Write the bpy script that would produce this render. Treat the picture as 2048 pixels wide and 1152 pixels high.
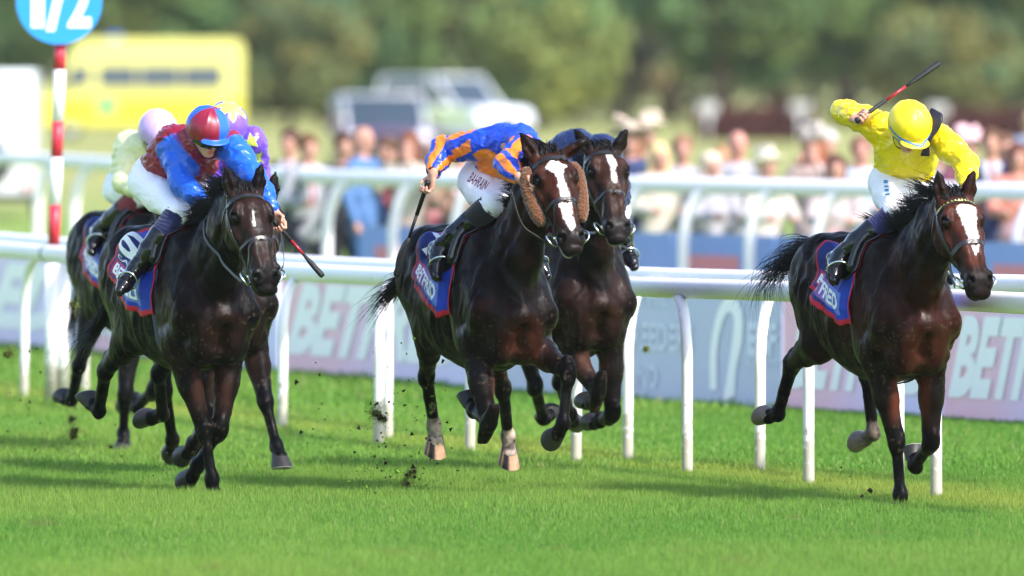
import bpy, bmesh, math, random
import numpy as np
from mathutils import Vector, Matrix
from mathutils.bvhtree import BVHTree

scene = bpy.context.scene
for o in list(bpy.data.objects):
    bpy.data.objects.remove(o)
rnd = random.Random(7)
nrng = np.random.default_rng(7)

# ------------------------------------------------------------------ camera
F_PX = 22755.0          # focal length in pixels of the 2048 wide photograph (400 mm lens)
CAM_H = 2.5
PITCH = math.atan((576 - 110) / F_PX)
cam_data = bpy.data.cameras.new('camera')
cam_data.sensor_width = 36.0
cam_data.lens = 400.0
cam_data.clip_start = 1.0
cam_data.clip_end = 6000.0
cam_data.dof.use_dof = True
cam_data.dof.focus_distance = 64.0
cam_data.dof.aperture_fstop = 2.6
cam = bpy.data.objects.new('camera', cam_data)
scene.collection.objects.link(cam)
cam.location = (0, 0, CAM_H)
cam.rotation_euler = (math.pi / 2 - PITCH, 0, 0)
scene.camera = cam

# ------------------------------------------------------------------ world, sun, exposure
SUN_EL = math.radians(43)
SUN_AZ = math.radians(132)       # compass style: 0 = +Y (away from the camera), 90 = +X (right), 180 = behind the camera
sun_dir = Vector((math.sin(SUN_AZ) * math.cos(SUN_EL), math.cos(SUN_AZ) * math.cos(SUN_EL), math.sin(SUN_EL)))
world = bpy.data.worlds.new('World')
scene.world = world
world.use_nodes = True
wn = world.node_tree
wn.nodes.clear()
sky = wn.nodes.new('ShaderNodeTexSky')
sky.sky_type = 'NISHITA'
sky.sun_disc = False
sky.sun_elevation = SUN_EL
sky.sun_rotation = SUN_AZ
sky.air_density = 1.0
sky.dust_density = 1.2
bgn = wn.nodes.new('ShaderNodeBackground')
bgn.inputs['Strength'].default_value = 0.15
wo = wn.nodes.new('ShaderNodeOutputWorld')
wn.links.new(sky.outputs[0], bgn.inputs[0])
wn.links.new(bgn.outputs[0], wo.inputs[0])
sun_data = bpy.data.lights.new('sun', 'SUN')
sun_data.energy = 2.7
sun_data.angle = math.radians(2.5)
sun_data.color = (1.0, 0.94, 0.89)
sun = bpy.data.objects.new('sun', sun_data)
scene.collection.objects.link(sun)
sun.rotation_euler = (-sun_dir).to_track_quat('-Z', 'Y').to_euler()
sun.location = (20, 20, 40)
scene.view_settings.view_transform = 'Standard'
scene.view_settings.look = 'None'
scene.view_settings.gamma = 1.0
scene.view_settings.exposure = 1.45
scene.view_settings.use_curve_mapping = False
scene.render.engine = 'CYCLES'
scene.cycles.use_denoising = True
scene.cycles.denoiser = 'OPENIMAGEDENOISE'
scene.cycles.max_bounces = 6
scene.cycles.diffuse_bounces = 3
scene.cycles.glossy_bounces = 3
scene.cycles.transmission_bounces = 4
scene.cycles.use_adaptive_sampling = False
scene.cycles.volume_bounces = 0
scene.cycles.sample_clamp_indirect = 6.0

# ------------------------------------------------------------------ photograph <-> world
_cp, _sp = math.cos(PITCH), math.sin(PITCH)

def ray(px, py):
    """direction through a photograph pixel, scaled to depth (world y) 1"""
    a, b = (px - 1024) / F_PX, (576 - py) / F_PX
    v = Vector((a, _cp + b * _sp, -_sp + b * _cp))
    return v / v.y

def at(px, py, depth):
    return Vector((0, 0, CAM_H)) + ray(px, py) * depth

def ground_at(px, py):
    r = ray(px, py)
    return Vector((0, 0, CAM_H)) + r * (-CAM_H / r.z)

def solve(prev, px, py, length, side=1):
    """point on the pixel's ray at `length` from prev; side 1 = nearer to the camera than prev, -1 = further"""
    o = Vector((0, 0, CAM_H))
    d = ray(px, py).normalized()
    w = prev - o
    tc = w.dot(d)
    m2 = length * length - (w - d * tc).length_squared
    h = math.sqrt(m2) if m2 > 0 else 0.0
    p = o + d * (tc - side * h)
    if m2 <= 0:                       # the pixel is farther away than the bone is long: keep the length
        p = prev + (p - prev).normalized() * length
    return p

# ------------------------------------------------------------------ scene objects
COL = scene.collection

def tag(o, label=None, cat=None, group=None, kind=None):
    if label: o['label'] = label
    if cat: o['category'] = cat
    if group: o['group'] = group
    if kind: o['kind'] = kind
    return o

def empty(name, loc=(0, 0, 0), rz=0.0):
    o = bpy.data.objects.new(name, None)
    o.empty_display_size = 0.2
    COL.objects.link(o)
    o.location = loc
    o.rotation_euler = (0, 0, rz)
    return o

def link(name, me, mat=None, parent=None):
    o = bpy.data.objects.new(name, me)
    COL.objects.link(o)
    if mat is not None and not me.materials:
        me.materials.append(mat)
    if parent is not None:
        o.parent = parent
    return o

def np_mesh(name, V, faces, smooth=True, col=None):
    """mesh from an array of vertices and an (n,3|4) array of faces, or a list of such arrays"""
    me = bpy.data.meshes.new(name)
    V = np.asarray(V, np.float32)
    fl = faces if isinstance(faces, list) else [faces]
    fl = [np.asarray(f, np.int32) for f in fl if len(f)]
    me.vertices.add(len(V))
    me.vertices.foreach_set('co', V.ravel())
    nl = sum(f.size for f in fl)
    npoly = sum(len(f) for f in fl)
    me.loops.add(nl)
    me.loops.foreach_set('vertex_index', np.concatenate([f.ravel() for f in fl]))
    me.polygons.add(npoly)
    tot = np.concatenate([np.full(len(f), f.shape[1], np.int32) for f in fl])
    start = np.concatenate([[0], np.cumsum(tot)[:-1]]).astype(np.int32)
    me.polygons.foreach_set('loop_start', start)
    me.polygons.foreach_set('loop_total', tot)
    me.polygons.foreach_set('use_smooth', np.full(npoly, smooth, bool))
    me.update(calc_edges=True)
    if col is not None:
        ca = me.color_attributes.new('Col', 'FLOAT_COLOR', 'POINT')
        c = np.ones((len(V), 4), np.float32)
        c[:, :col.shape[1]] = col
        ca.data.foreach_set('color', c.ravel())
    return me

class MB:
    """collects boxes, tubes and sheets into one mesh"""
    def __init__(self):
        self.v, self.f, self.m = [], [], []
        self.cur = 0
    def add(self, vs, fs):
        n = len(self.v)
        self.v += [tuple(p) for p in vs]
        for f in fs:
            self.f.append(tuple(i + n for i in f))
            self.m.append(self.cur)
    def box(self, lo, hi, bev=0.0):
        (x0, y0, z0), (x1, y1, z1) = lo, hi
        if bev <= 0:
            self.add([(x, y, z) for z in (z0, z1) for y in (y0, y1) for x in (x0, x1)],
                     [(0, 2, 3, 1), (4, 5, 7, 6), (0, 1, 5, 4), (2, 6, 7, 3), (0, 4, 6, 2), (1, 3, 7, 5)])
            return
        bm = bmesh.new()
        bmesh.ops.create_cube(bm, size=1)
        for v in bm.verts:
            v.co = Vector(((x0 + x1) / 2 + v.co.x * (x1 - x0), (y0 + y1) / 2 + v.co.y * (y1 - y0), (z0 + z1) / 2 + v.co.z * (z1 - z0)))
        bmesh.ops.bevel(bm, geom=bm.edges[:], offset=bev, segments=2, affect='EDGES', profile=0.5)
        bm.verts.ensure_lookup_table()
        self.add([v.co[:] for v in bm.verts], [[v.index for v in f.verts] for f in bm.faces])
        bm.free()
    def tube(self, pts, rad, seg=8, cap=True, flat=1.0, up=None):
        pts = [Vector(p) for p in pts]
        rads = rad if isinstance(rad, (list, tuple)) else [rad] * len(pts)
        vs, fs = [], []
        prev = None
        for i, p in enumerate(pts):
            d = (pts[min(i + 1, len(pts) - 1)] - pts[max(i - 1, 0)]).normalized()
            if prev is None:
                ref = Vector(up) if up is not None else (Vector((0, 0, 1)) if abs(d.z) < 0.9 else Vector((1, 0, 0)))
            else:
                ref = prev
            n = ref - d * ref.dot(d)
            if n.length < 1e-6:
                n = d.orthogonal()
            n.normalize()
            prev = n
            b = d.cross(n)
            for k in range(seg):
                a = 2 * math.pi * k / seg
                vs.append(p + n * math.cos(a) * rads[i] * flat + b * math.sin(a) * rads[i])
        for i in range(len(pts) - 1):
            for k in range(seg):
                a, b2 = i * seg + k, i * seg + (k + 1) % seg
                fs.append((a, b2, b2 + seg, a + seg))
        if cap:
            fs.append(tuple(range(seg - 1, -1, -1)))
            n0 = (len(pts) - 1) * seg
            fs.append(tuple(n0 + k for k in range(seg)))
        self.add(vs, fs)
    def ball(self, c, r, seg=12, rings=8):
        c = Vector(c)
        r = Vector(r) if hasattr(r, '__len__') else Vector((r, r, r))
        vs = [c + Vector((0, 0, -r.z))]
        for i in range(1, rings):
            ph = -math.pi / 2 + math.pi * i / rings
            for k in range(seg):
                a = 2 * math.pi * k / seg
                vs.append(c + Vector((r.x * math.cos(ph) * math.cos(a), r.y * math.cos(ph) * math.sin(a), r.z * math.sin(ph))))
        vs.append(c + Vector((0, 0, r.z)))
        fs = [(0, 1 + (k + 1) % seg, 1 + k) for k in range(seg)]
        for i in range(rings - 2):
            for k in range(seg):
                a, b = 1 + i * seg + k, 1 + i * seg + (k + 1) % seg
                fs.append((a, b, b + seg, a + seg))
        n = len(vs) - 1
        base = 1 + (rings - 2) * seg
        fs += [(base + k, base + (k + 1) % seg, n) for k in range(seg)]
        self.add(vs, fs)
    def mesh(self, name, smooth=True):
        me = bpy.data.meshes.new(name)
        me.from_pydata(self.v, [], self.f)
        me.polygons.foreach_set('use_smooth', [smooth] * len(me.polygons))
        if any(self.m):
            me.polygons.foreach_set('material_index', self.m)
        me.update()
        return me
    def build(self, name, mat, parent=None, smooth=True):
        me = self.mesh(name, smooth)
        for m in (mat if isinstance(mat, list) else [mat]):
            me.materials.append(m)
        return link(name, me, None, parent)

def autosmooth(o, deg=35):
    me = o.data
    me.polygons.foreach_set('use_smooth', [True] * len(me.polygons))
    try:
        me.set_sharp_from_angle(angle=math.radians(deg))
    except Exception:
        pass
    return o

# ------------------------------------------------------------------ text as mesh
def text_mesh(s, size=1.0, bold=0.0, shear=0.0, res=3, space=1.0, width=1.0):
    """flat text mesh: list of (x, y) verts, faces; origin at the lower left of its box"""
    cu = bpy.data.curves.new('lettering', 'FONT')
    cu.body = s
    cu.size = size
    cu.offset = bold
    cu.shear = shear
    cu.space_character = space
    cu.resolution_u = res
    cu.fill_mode = 'BOTH'
    ob = bpy.data.objects.new('lettering', cu)
    COL.objects.link(ob)
    dg = bpy.context.evaluated_depsgraph_get()
    me = bpy.data.meshes.new_from_object(ob.evaluated_get(dg))
    V = np.zeros(len(me.vertices) * 3, np.float32)
    me.vertices.foreach_get('co', V)
    V = V.reshape(-1, 3)[:, :2].astype(float)
    Fc = [tuple(p.vertices) for p in me.polygons]
    bpy.data.objects.remove(ob)
    bpy.data.curves.remove(cu)
    bpy.data.meshes.remove(me)
    V = V - V.min(0)
    V[:, 0] *= width
    return V, Fc

def text_fit(s, w, h, bold=0.0, shear=0.0, res=3, space=1.0, fine=0):
    V, Fc = text_mesh(s, 1.0, bold, shear, res, space)
    mx = V.max(0)
    V = V * np.array([w / mx[0], h / mx[1]])
    if fine:
        bm = bmesh.new()
        vs = [bm.verts.new((p[0], p[1], 0)) for p in V]
        for f in Fc:
            try: bm.faces.new([vs[i] for i in f])
            except ValueError: pass
        for _ in range(6):
            es = [e for e in bm.edges if e.calc_length() > fine]
            if not es: break
            bmesh.ops.subdivide_edges(bm, edges=es, cuts=1)
            bmesh.ops.triangulate(bm, faces=bm.faces[:])
        bm.verts.index_update()
        V = np.array([v.co[:2] for v in bm.verts])
        Fc = [tuple(v.index for v in f.verts) for f in bm.faces]
        bm.free()
    return V, Fc
# ------------------------------------------------------------------ signed distance fields -> one continuous surface
def A3(v):
    return np.array([v[0], v[1], v[2]], np.float32)

def unit(v):
    v = A3(v)
    return v / max(float(np.linalg.norm(v)), 1e-9)

def frame(d, side):
    d = unit(d)
    s = A3(side) - d * float(np.dot(A3(side), d))
    if np.linalg.norm(s) < 1e-5:
        s = np.cross(d, np.array([0.3, 0.5, 0.8], np.float32))
    s = unit(s)
    return d, s, np.cross(d, s)

class Field:
    def __init__(self, lo, hi, h):
        self.lo, self.h = A3(lo), float(h)
        n = np.ceil((A3(hi) - self.lo) / h).astype(int) + 1
        self.n = n
        self.ax = [(self.lo[i] + np.arange(n[i]) * h).astype(np.float32) for i in range(3)]
        self.F = np.full(tuple(n), 0.3, np.float32)
    def box(self, lo, hi):
        a = np.clip(np.floor((A3(lo) - self.lo) / self.h).astype(int), 0, self.n - 1)
        b = np.clip(np.ceil((A3(hi) - self.lo) / self.h).astype(int) + 1, 0, self.n)
        if np.any(b - a < 1):
            return None
        sl = tuple(slice(a[i], b[i]) for i in range(3))
        X = self.ax[0][sl[0]][:, None, None]
        Y = self.ax[1][sl[1]][None, :, None]
        Z = self.ax[2][sl[2]][None, None, :]
        return sl, X, Y, Z
    def merge(self, sl, d, k, mode):
        G = self.F[sl]
        if mode < 0:
            G, d = -G, d
        if k > 0:
            hh = np.maximum(k - np.abs(G - d), 0) / k
            r = np.minimum(G, d) - hh * hh * (k * 0.25)
        else:
            r = np.minimum(G, d)
        self.F[sl] = -r if mode < 0 else r
    def ell(self, c, r, k=0.03, R=None, mode=1):
        """ellipsoid, radii r along the rows of R"""
        c = A3(c)
        r = np.array(r if hasattr(r, '__len__') else (r, r, r), np.float32)
        m = float(r.max()) + k + 2 * self.h
        b = self.box(c - m, c + m)
        if b is None: return
        sl, X, Y, Z = b
        X, Y, Z = X - c[0], Y - c[1], Z - c[2]
        if R is None:
            a, bb, cc = X, Y, Z
        else:
            R = [A3(v) for v in R]
            a, bb, cc = [X * v[0] + Y * v[1] + Z * v[2] for v in R]
        q0 = np.sqrt((a / r[0]) ** 2 + (bb / r[1]) ** 2 + (cc / r[2]) ** 2 + 1e-8)
        q1 = np.sqrt((a / r[0] ** 2) ** 2 + (bb / r[1] ** 2) ** 2 + (cc / r[2] ** 2) ** 2 + 1e-8 / float(r.min()) ** 2)
        self.merge(sl, q0 * (q0 - 1) / q1, k, mode)
    def cap(self, a, b, ra, rb, k=0.03, side=(0, 1, 0), mode=1):
        """tapered capsule from a to b; radii are a number or (along side, across side)"""
        a, b = A3(a), A3(b)
        ra = np.array(ra if hasattr(ra, '__len__') else (ra, ra), np.float32)
        rb = np.array(rb if hasattr(rb, '__len__') else (rb, rb), np.float32)
        L = float(np.linalg.norm(b - a))
        if L < 1e-5: return
        d, s, u = frame(b - a, side)
        m = float(max(ra.max(), rb.max())) + k + 2 * self.h
        bx = self.box(np.minimum(a, b) - m, np.maximum(a, b) + m)
        if bx is None: return
        sl, X, Y, Z = bx
        X, Y, Z = X - a[0], Y - a[1], Z - a[2]
        t = X * d[0] + Y * d[1] + Z * d[2]
        S = X * s[0] + Y * s[1] + Z * s[2]
        U = X * u[0] + Y * u[1] + Z * u[2]
        tc = np.clip(t, 0, L)
        axl = t - tc
        w = tc / L
        rs = ra[0] + (rb[0] - ra[0]) * w
        ru = ra[1] + (rb[1] - ra[1]) * w
        rx = np.minimum(rs, ru)
        q0 = np.sqrt((S / rs) ** 2 + (U / ru) ** 2 + (axl / rx) ** 2 + 1e-8)
        q1 = np.sqrt((S / rs ** 2) ** 2 + (U / ru ** 2) ** 2 + (axl / rx ** 2) ** 2 + 1e-8 / rx ** 2)
        self.merge(sl, q0 * (q0 - 1) / q1, k, mode)
    def chain(self, pts, rads, k=0.03, side=(0, 1, 0)):
        for i in range(len(pts) - 1):
            self.cap(pts[i], pts[i + 1], rads[i], rads[i + 1], k, side)
    def loft(self, O, d, s, u, st, k=0.03, taper=0.0, exp=2.0):
        """body along axis d from O: stations (t, top, bottom, halfwidth); top and bottom measured along u"""
        O = A3(O); d, s, u = unit(d), unit(s), unit(u)
        st = np.array(st, np.float32)
        o = np.argsort(st[:, 0]); st = st[o]
        fine = np.linspace(st[0, 0], st[-1, 0], 160)
        cols = []
        for j in (1, 2, 3):
            y = np.interp(fine, st[:, 0], st[:, j])
            ker = np.array([1, 2, 3, 4, 5, 4, 3, 2, 1], float); ker /= ker.sum()
            yp = np.pad(y, 4, mode='edge')
            cols.append(np.convolve(yp, ker, mode='valid'))
        m = float(max(st[:, 3].max(), np.abs(st[:, 1:3]).max())) + k + 2 * self.h
        p0, p1 = O + d * st[0, 0], O + d * st[-1, 0]
        bx = self.box(np.minimum(p0, p1) - m, np.maximum(p0, p1) + m)
        if bx is None: return
        sl, X, Y, Z = bx
        X, Y, Z = X - O[0], Y - O[1], Z - O[2]
        t = X * d[0] + Y * d[1] + Z * d[2]
        S = X * s[0] + Y * s[1] + Z * s[2]
        U = X * u[0] + Y * u[1] + Z * u[2]
        tc = np.clip(t, st[0, 0], st[-1, 0])
        top, bot, hw = [np.interp(tc, fine, c).astype(np.float32) for c in cols]
        ax = t - tc
        hh = (top - bot) / 2
        un = (U - (top + bot) / 2) / hh
        if taper:
            hw = hw * (1 - taper * np.clip(un, 0, 1) ** 2)
        rx = np.minimum(hw, hh)
        if exp == 2.0:
            q0 = np.sqrt((S / hw) ** 2 + un ** 2 + (ax / rx) ** 2 + 1e-8)
        else:
            q0 = (np.abs(S / hw) ** exp + np.abs(un) ** exp + np.abs(ax / rx) ** exp + 1e-8) ** (1 / exp)
        self.merge(sl, (q0 - 1) * rx * 0.9, k, 1)
    def mesh(self, smooth=2):
        V, Q = surface_nets(self.F, self.lo, self.h)
        if smooth:
            V = laplace(V, Q, smooth)
        return V, Q

def surface_nets(F, lo, h):
    ins = F < 0
    n = np.array(F.shape)
    c = ins[:-1, :-1, :-1].astype(np.uint8)
    tot = np.zeros(tuple(n - 1), np.uint8)
    offs = [(i, j, k) for i in (0, 1) for j in (0, 1) for k in (0, 1)]
    for (i, j, k) in offs:
        tot += ins[i:n[0] - 1 + i, j:n[1] - 1 + j, k:n[2] - 1 + k]
    I, J, K = np.nonzero((tot > 0) & (tot < 8))
    N = len(I)
    vals = np.stack([F[I + i, J + j, K + k] for (i, j, k) in offs], 1)
    acc = np.zeros((N, 3), np.float32)
    cnt = np.zeros(N, np.float32)
    ov = np.array(offs, np.float32)
    for a in range(8):
        for b in range(a + 1, 8):
            if np.abs(ov[a] - ov[b]).sum() != 1: continue
            va, vb = vals[:, a], vals[:, b]
            x = (va < 0) != (vb < 0)
            t = np.where(x, va / np.where(x, va - vb, 1), 0)
            p = ov[a] + (ov[b] - ov[a]) * t[:, None]
            acc += np.where(x[:, None], p, 0)
            cnt += x
    V = (np.stack([I, J, K], 1) + acc / cnt[:, None]) * h + lo
    ids = np.full(tuple(n - 1), -1, np.int32)
    ids[I, J, K] = np.arange(N, dtype=np.int32)
    quads = []
    for axis in range(3):
        sa = [slice(None)] * 3; sb = [slice(None)] * 3
        sa[axis] = slice(0, -1); sb[axis] = slice(1, None)
        A, B = ins[tuple(sa)], ins[tuple(sb)]
        E = np.stack(np.nonzero(A != B), 1)
        o1, o2 = [x for x in range(3) if x != axis]
        ok = (E[:, o1] > 0) & (E[:, o2] > 0) & (E[:, o1] < n[o1] - 1) & (E[:, o2] < n[o2] - 1)
        E = E[ok]
        def cell(d1, d2):
            e = E.copy(); e[:, o1] -= d1; e[:, o2] -= d2
            return ids[e[:, 0], e[:, 1], e[:, 2]]
        q = np.stack([cell(1, 1), cell(0, 1), cell(0, 0), cell(1, 0)], 1)
        fl = A[E[:, 0], E[:, 1], E[:, 2]]
        if axis == 1: fl = ~fl
        q = np.where(fl[:, None], q, q[:, ::-1])
        quads.append(q)
    Q = np.concatenate(quads)
    Q = Q[(Q >= 0).all(1)]
    return V.astype(np.float32), Q

def laplace(V, Q, it, lam=0.5):
    a = np.concatenate([Q[:, i] for i in range(4)])
    b = np.concatenate([Q[:, (i + 1) % 4] for i in range(4)])
    i0, i1 = np.concatenate([a, b]), np.concatenate([b, a])
    n = len(V)
    deg = np.bincount(i0, minlength=n).astype(np.float32)
    deg[deg == 0] = 1
    for _ in range(it):
        for l in (lam, -lam * 0.6):
            M = np.stack([np.bincount(i0, weights=V[i1, c], minlength=n) for c in range(3)], 1) / deg[:, None]
            V = V + (M - V) * l
    return V.astype(np.float32)

def vert_normals(V, Q):
    a, b, c, d = V[Q[:, 0]], V[Q[:, 1]], V[Q[:, 2]], V[Q[:, 3]]
    fn = np.cross(c - a, d - b)
    N = np.stack([sum(np.bincount(Q[:, j], weights=fn[:, i], minlength=len(V)) for j in range(4)) for i in range(3)], 1)
    return (N / np.maximum(np.linalg.norm(N, axis=1, keepdims=True), 1e-9)).astype(np.float32)

_LAT = nrng.random((32, 32, 32)).astype(np.float32) * 2 - 1

_LATF = _LAT.ravel()

def vnoise(P):
    P = np.asarray(P, np.float32)
    i = np.floor(P)
    f = P - i
    f = f * f * (3 - 2 * f)
    i = i.astype(np.int32) & 31
    j = (i + 1) & 31
    x0, x1, y0, y1, z0, z1 = i[:, 0] << 10, j[:, 0] << 10, i[:, 1] << 5, j[:, 1] << 5, i[:, 2], j[:, 2]
    fx, fy, fz = f[:, 0], f[:, 1], f[:, 2]
    def row(a, b):
        q = a + b
        p0 = _LATF.take(q + z0)
        return p0 + (_LATF.take(q + z1) - p0) * fz
    r0, r1 = row(x0, y0), row(x0, y1)
    r0 = r0 + (r1 - r0) * fy
    r2, r3 = row(x1, y0), row(x1, y1)
    r2 = r2 + (r3 - r2) * fy
    return r0 + (r2 - r0) * fx

def fbm(P, oct=3):
    r, a = 0, 1.0
    P = np.asarray(P, np.float32)
    for _ in range(oct):
        r = r + a * vnoise(P); P = P * 2.03 + 7.1; a *= 0.5
    return r

def ridge(P, oct=2):
    r, a = 0, 1.0
    P = np.asarray(P, np.float32)
    for _ in range(oct):
        r = r + a * (1 - np.abs(vnoise(P)) * 2.2); P = P * 1.9 + 3.7; a *= 0.5
    return r

def sstep(a, b, x):
    t = np.clip((x - a) / (b - a), 0, 1)
    return t * t * (3 - 2 * t)

def mixc(c, new, m):
    m = np.asarray(m)[:, None]
    return c * (1 - m) + np.array(new, np.float32)[None, :] * m

def make_bvh(V, Q):
    return BVHTree.FromPolygons(V.tolist(), Q.tolist())

def spline(ctrl, n):
    """Catmull-Rom through control points"""
    c = [Vector(p) for p in ctrl]
    c = [c[0] * 2 - c[1]] + c + [c[-1] * 2 - c[-2]]
    out = []
    m = len(c) - 3
    for i in range(n):
        u = i / (n - 1) * m
        k = min(int(u), m - 1)
        t = u - k
        p0, p1, p2, p3 = c[k:k + 4]
        out.append(0.5 * ((2 * p1) + (p2 - p0) * t + (2 * p0 - 5 * p1 + 4 * p2 - p3) * t * t + (3 * p1 - p0 - 3 * p2 + p3) * t ** 3))
    return out

def torus(mb, c, R, r, ax1, ax2, seg=20, ts=8):
    c, ax1, ax2 = Vector(c), Vector(ax1).normalized(), Vector(ax2).normalized()
    ax3 = ax1.cross(ax2)
    vs, fs = [], []
    for i in range(seg):
        a = 2 * math.pi * i / seg
        d = ax1 * math.cos(a) + ax2 * math.sin(a)
        for k in range(ts):
            b = 2 * math.pi * k / ts
            vs.append(c + d * (R + r * math.cos(b)) + ax3 * (r * math.sin(b)))
    for i in range(seg):
        for k in range(ts):
            fs.append((i * ts + k, i * ts + (k + 1) % ts, ((i + 1) % seg) * ts + (k + 1) % ts, ((i + 1) % seg) * ts + k))
    mb.add(vs, fs)

# ------------------------------------------------------------------ materials
MATS = {}

def nmat(name):
    m = bpy.data.materials.new(name)
    m.use_nodes = True
    nt = m.node_tree
    b = nt.nodes['Principled BSDF']
    return m, nt, b

def bump(nt, b, scale, strength, dist=0.01, stretch=None, detail=3, coord='Object', chain=None):
    tc = nt.nodes.new('ShaderNodeTexCoord')
    no = nt.nodes.new('ShaderNodeTexNoise')
    no.inputs['Scale'].default_value = scale
    no.inputs['Detail'].default_value = detail
    src = tc.outputs[coord]
    if stretch:
        mp = nt.nodes.new('ShaderNodeMapping')
        mp.inputs['Scale'].default_value = stretch
        nt.links.new(src, mp.inputs[0])
        src = mp.outputs[0]
    nt.links.new(src, no.inputs['Vector'])
    bp = nt.nodes.new('ShaderNodeBump')
    bp.inputs['Strength'].default_value = strength
    bp.inputs['Distance'].default_value = dist
    nt.links.new(no.outputs[0], bp.inputs['Height'])
    if chain is not None:
        nt.links.new(chain.outputs[0], bp.inputs['Normal'])
    nt.links.new(bp.outputs[0], b.inputs['Normal'])
    return bp

def simple(name, col, rough=0.5, metal=0.0, bs=None, spec=0.5, var=0.0, vscale=8.0, coat=0.0, sheen=0.0):
    """plain surface with fine relief (bs = scale, strength) and slight uneven colour (var)"""
    if name in MATS: return MATS[name]
    m, nt, b = nmat(name)
    b.inputs['Base Color'].default_value = (*col, 1)
    b.inputs['Roughness'].default_value = rough
    b.inputs['Metallic'].default_value = metal
    b.inputs['Specular IOR Level'].default_value = spec
    b.inputs['Coat Weight'].default_value = coat
    b.inputs['Sheen Weight'].default_value = sheen
    if var:
        tc = nt.nodes.new('ShaderNodeTexCoord')
        no = nt.nodes.new('ShaderNodeTexNoise')
        no.inputs['Scale'].default_value = vscale
        no.inputs['Detail'].default_value = 5
        nt.links.new(tc.outputs['Object'], no.inputs['Vector'])
        mx = nt.nodes.new('ShaderNodeMix'); mx.data_type = 'RGBA'
        mx.inputs[6].default_value = (*[c * (1 - var) for c in col], 1)
        mx.inputs[7].default_value = (*[min(1, c * (1 + var)) for c in col], 1)
        nt.links.new(no.outputs[0], mx.inputs[0])
        nt.links.new(mx.outputs[2], b.inputs['Base Color'])
    if bs: bump(nt, b, bs[0], bs[1])
    MATS[name] = m
    return m

def vcol(name, rough=0.5, spec=0.5, bumps=(), sheen=0.0, coat=0.0, var=0.12, vscale=14.0, trans=0.0, coat_rough=0.2):
    """colour from the mesh's own colour attribute, with slight uneven tone and fine relief"""
    if name in MATS: return MATS[name]
    m, nt, b = nmat(name)
    at_ = nt.nodes.new('ShaderNodeAttribute'); at_.attribute_name = 'Col'
    tc = nt.nodes.new('ShaderNodeTexCoord')
    no = nt.nodes.new('ShaderNodeTexNoise')
    no.inputs['Scale'].default_value = vscale
    no.inputs['Detail'].default_value = 5
    nt.links.new(tc.outputs['Object'], no.inputs['Vector'])
    mr = nt.nodes.new('ShaderNodeMapRange')
    mr.inputs['From Min'].default_value = 0.3; mr.inputs['From Max'].default_value = 0.7
    mr.inputs['To Min'].default_value = 1 - var; mr.inputs['To Max'].default_value = 1 + var
    nt.links.new(no.outputs[0], mr.inputs[0])
    vm = nt.nodes.new('ShaderNodeVectorMath'); vm.operation = 'SCALE'
    nt.links.new(at_.outputs['Color'], vm.inputs[0])
    nt.links.new(mr.outputs[0], vm.inputs['Scale'])
    nt.links.new(vm.outputs[0], b.inputs['Base Color'])
    b.inputs['Roughness'].default_value = rough
    b.inputs['Specular IOR Level'].default_value = spec
    b.inputs['Sheen Weight'].default_value = sheen
    b.inputs['Coat Weight'].default_value = coat
    b.inputs['Coat Roughness'].default_value = coat_rough
    ch = None
    for (sc, st, di, stretch) in bumps:
        ch = bump(nt, b, sc, st, di, stretch, chain=ch)
    MATS[name] = m
    return m

M_COAT = vcol('horse_coat', rough=0.45, spec=0.09, bumps=[(8, 0.35, 0.025, (1, 1, 0.6)), (30, 0.40, 0.008, (1, 1, 0.5)), (150, 0.4, 0.002, (1, 1, 0.25))], sheen=0.0, coat=0.0, coat_rough=0.3, var=0.22, vscale=7)
M_SILK = vcol('racing_silk', rough=0.33, spec=0.4, bumps=[(11, 0.30, 0.025, (1.0, 0.35, 1.6)), (40, 0.12, 0.004, (0.7, 0.4, 1.6)), (420, 0.08, 0.001, None)], sheen=0.0, var=0.06)
M_BREECH = vcol('breeches_cloth', rough=0.6, spec=0.35, bumps=[(22, 0.4, 0.012, (1, 1, 2.2)), (60, 0.3, 0.004, (1, 1, 1.6))], var=0.03)
M_SKIN = vcol('skin', rough=0.5, spec=0.4, bumps=[(60, 0.15, 0.003, None)], var=0.08)
M_CLOTH = vcol('printed_cloth', rough=0.55, spec=0.3, bumps=[(18, 0.35, 0.015, None)], var=0.06)
M_WOOL = vcol('clothing', rough=0.8, spec=0.2, bumps=[(30, 0.3, 0.01, None)], var=0.08)
M_HELM = vcol('helmet_cover', rough=0.38, spec=0.5, bumps=[(30, 0.12, 0.006, None)], var=0.05)
M_BLACKLEATHER = simple('black_leather', (0.004, 0.004, 0.005), 0.14, bs=(45, 0.15), spec=0.5)
M_TACK = simple('bridle_leather', (0.012, 0.010, 0.010), 0.35, bs=(90, 0.2))
M_TACKGREY = simple('rein_webbing', (0.05, 0.055, 0.065), 0.5, bs=(120, 0.2))
M_STEEL = simple('polished_steel', (0.75, 0.75, 0.73), 0.18, metal=1.0, bs=(30, 0.05))
M_HOOF = vcol('hoof_horn', rough=0.5, spec=0.4, bumps=[(40, 0.3, 0.004, (1, 1, 4))], var=0.2, vscale=30)
M_HAIR = simple('horse_hair', (0.005, 0.0045, 0.0045), 0.5, spec=0.2, var=0.3, vscale=40)
M_EYE = simple('horse_eye', (0.004, 0.0025, 0.002), 0.18, spec=0.35, var=0.2)
M_WHITEPRINT = simple('white_print', (0.82, 0.82, 0.84), 0.5, var=0.03)
M_FLEECE = simple('brown_sheepskin', (0.115, 0.042, 0.014), 0.95, bs=(110, 1.0), spec=0.1, var=0.45, vscale=60, sheen=0.4)

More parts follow.
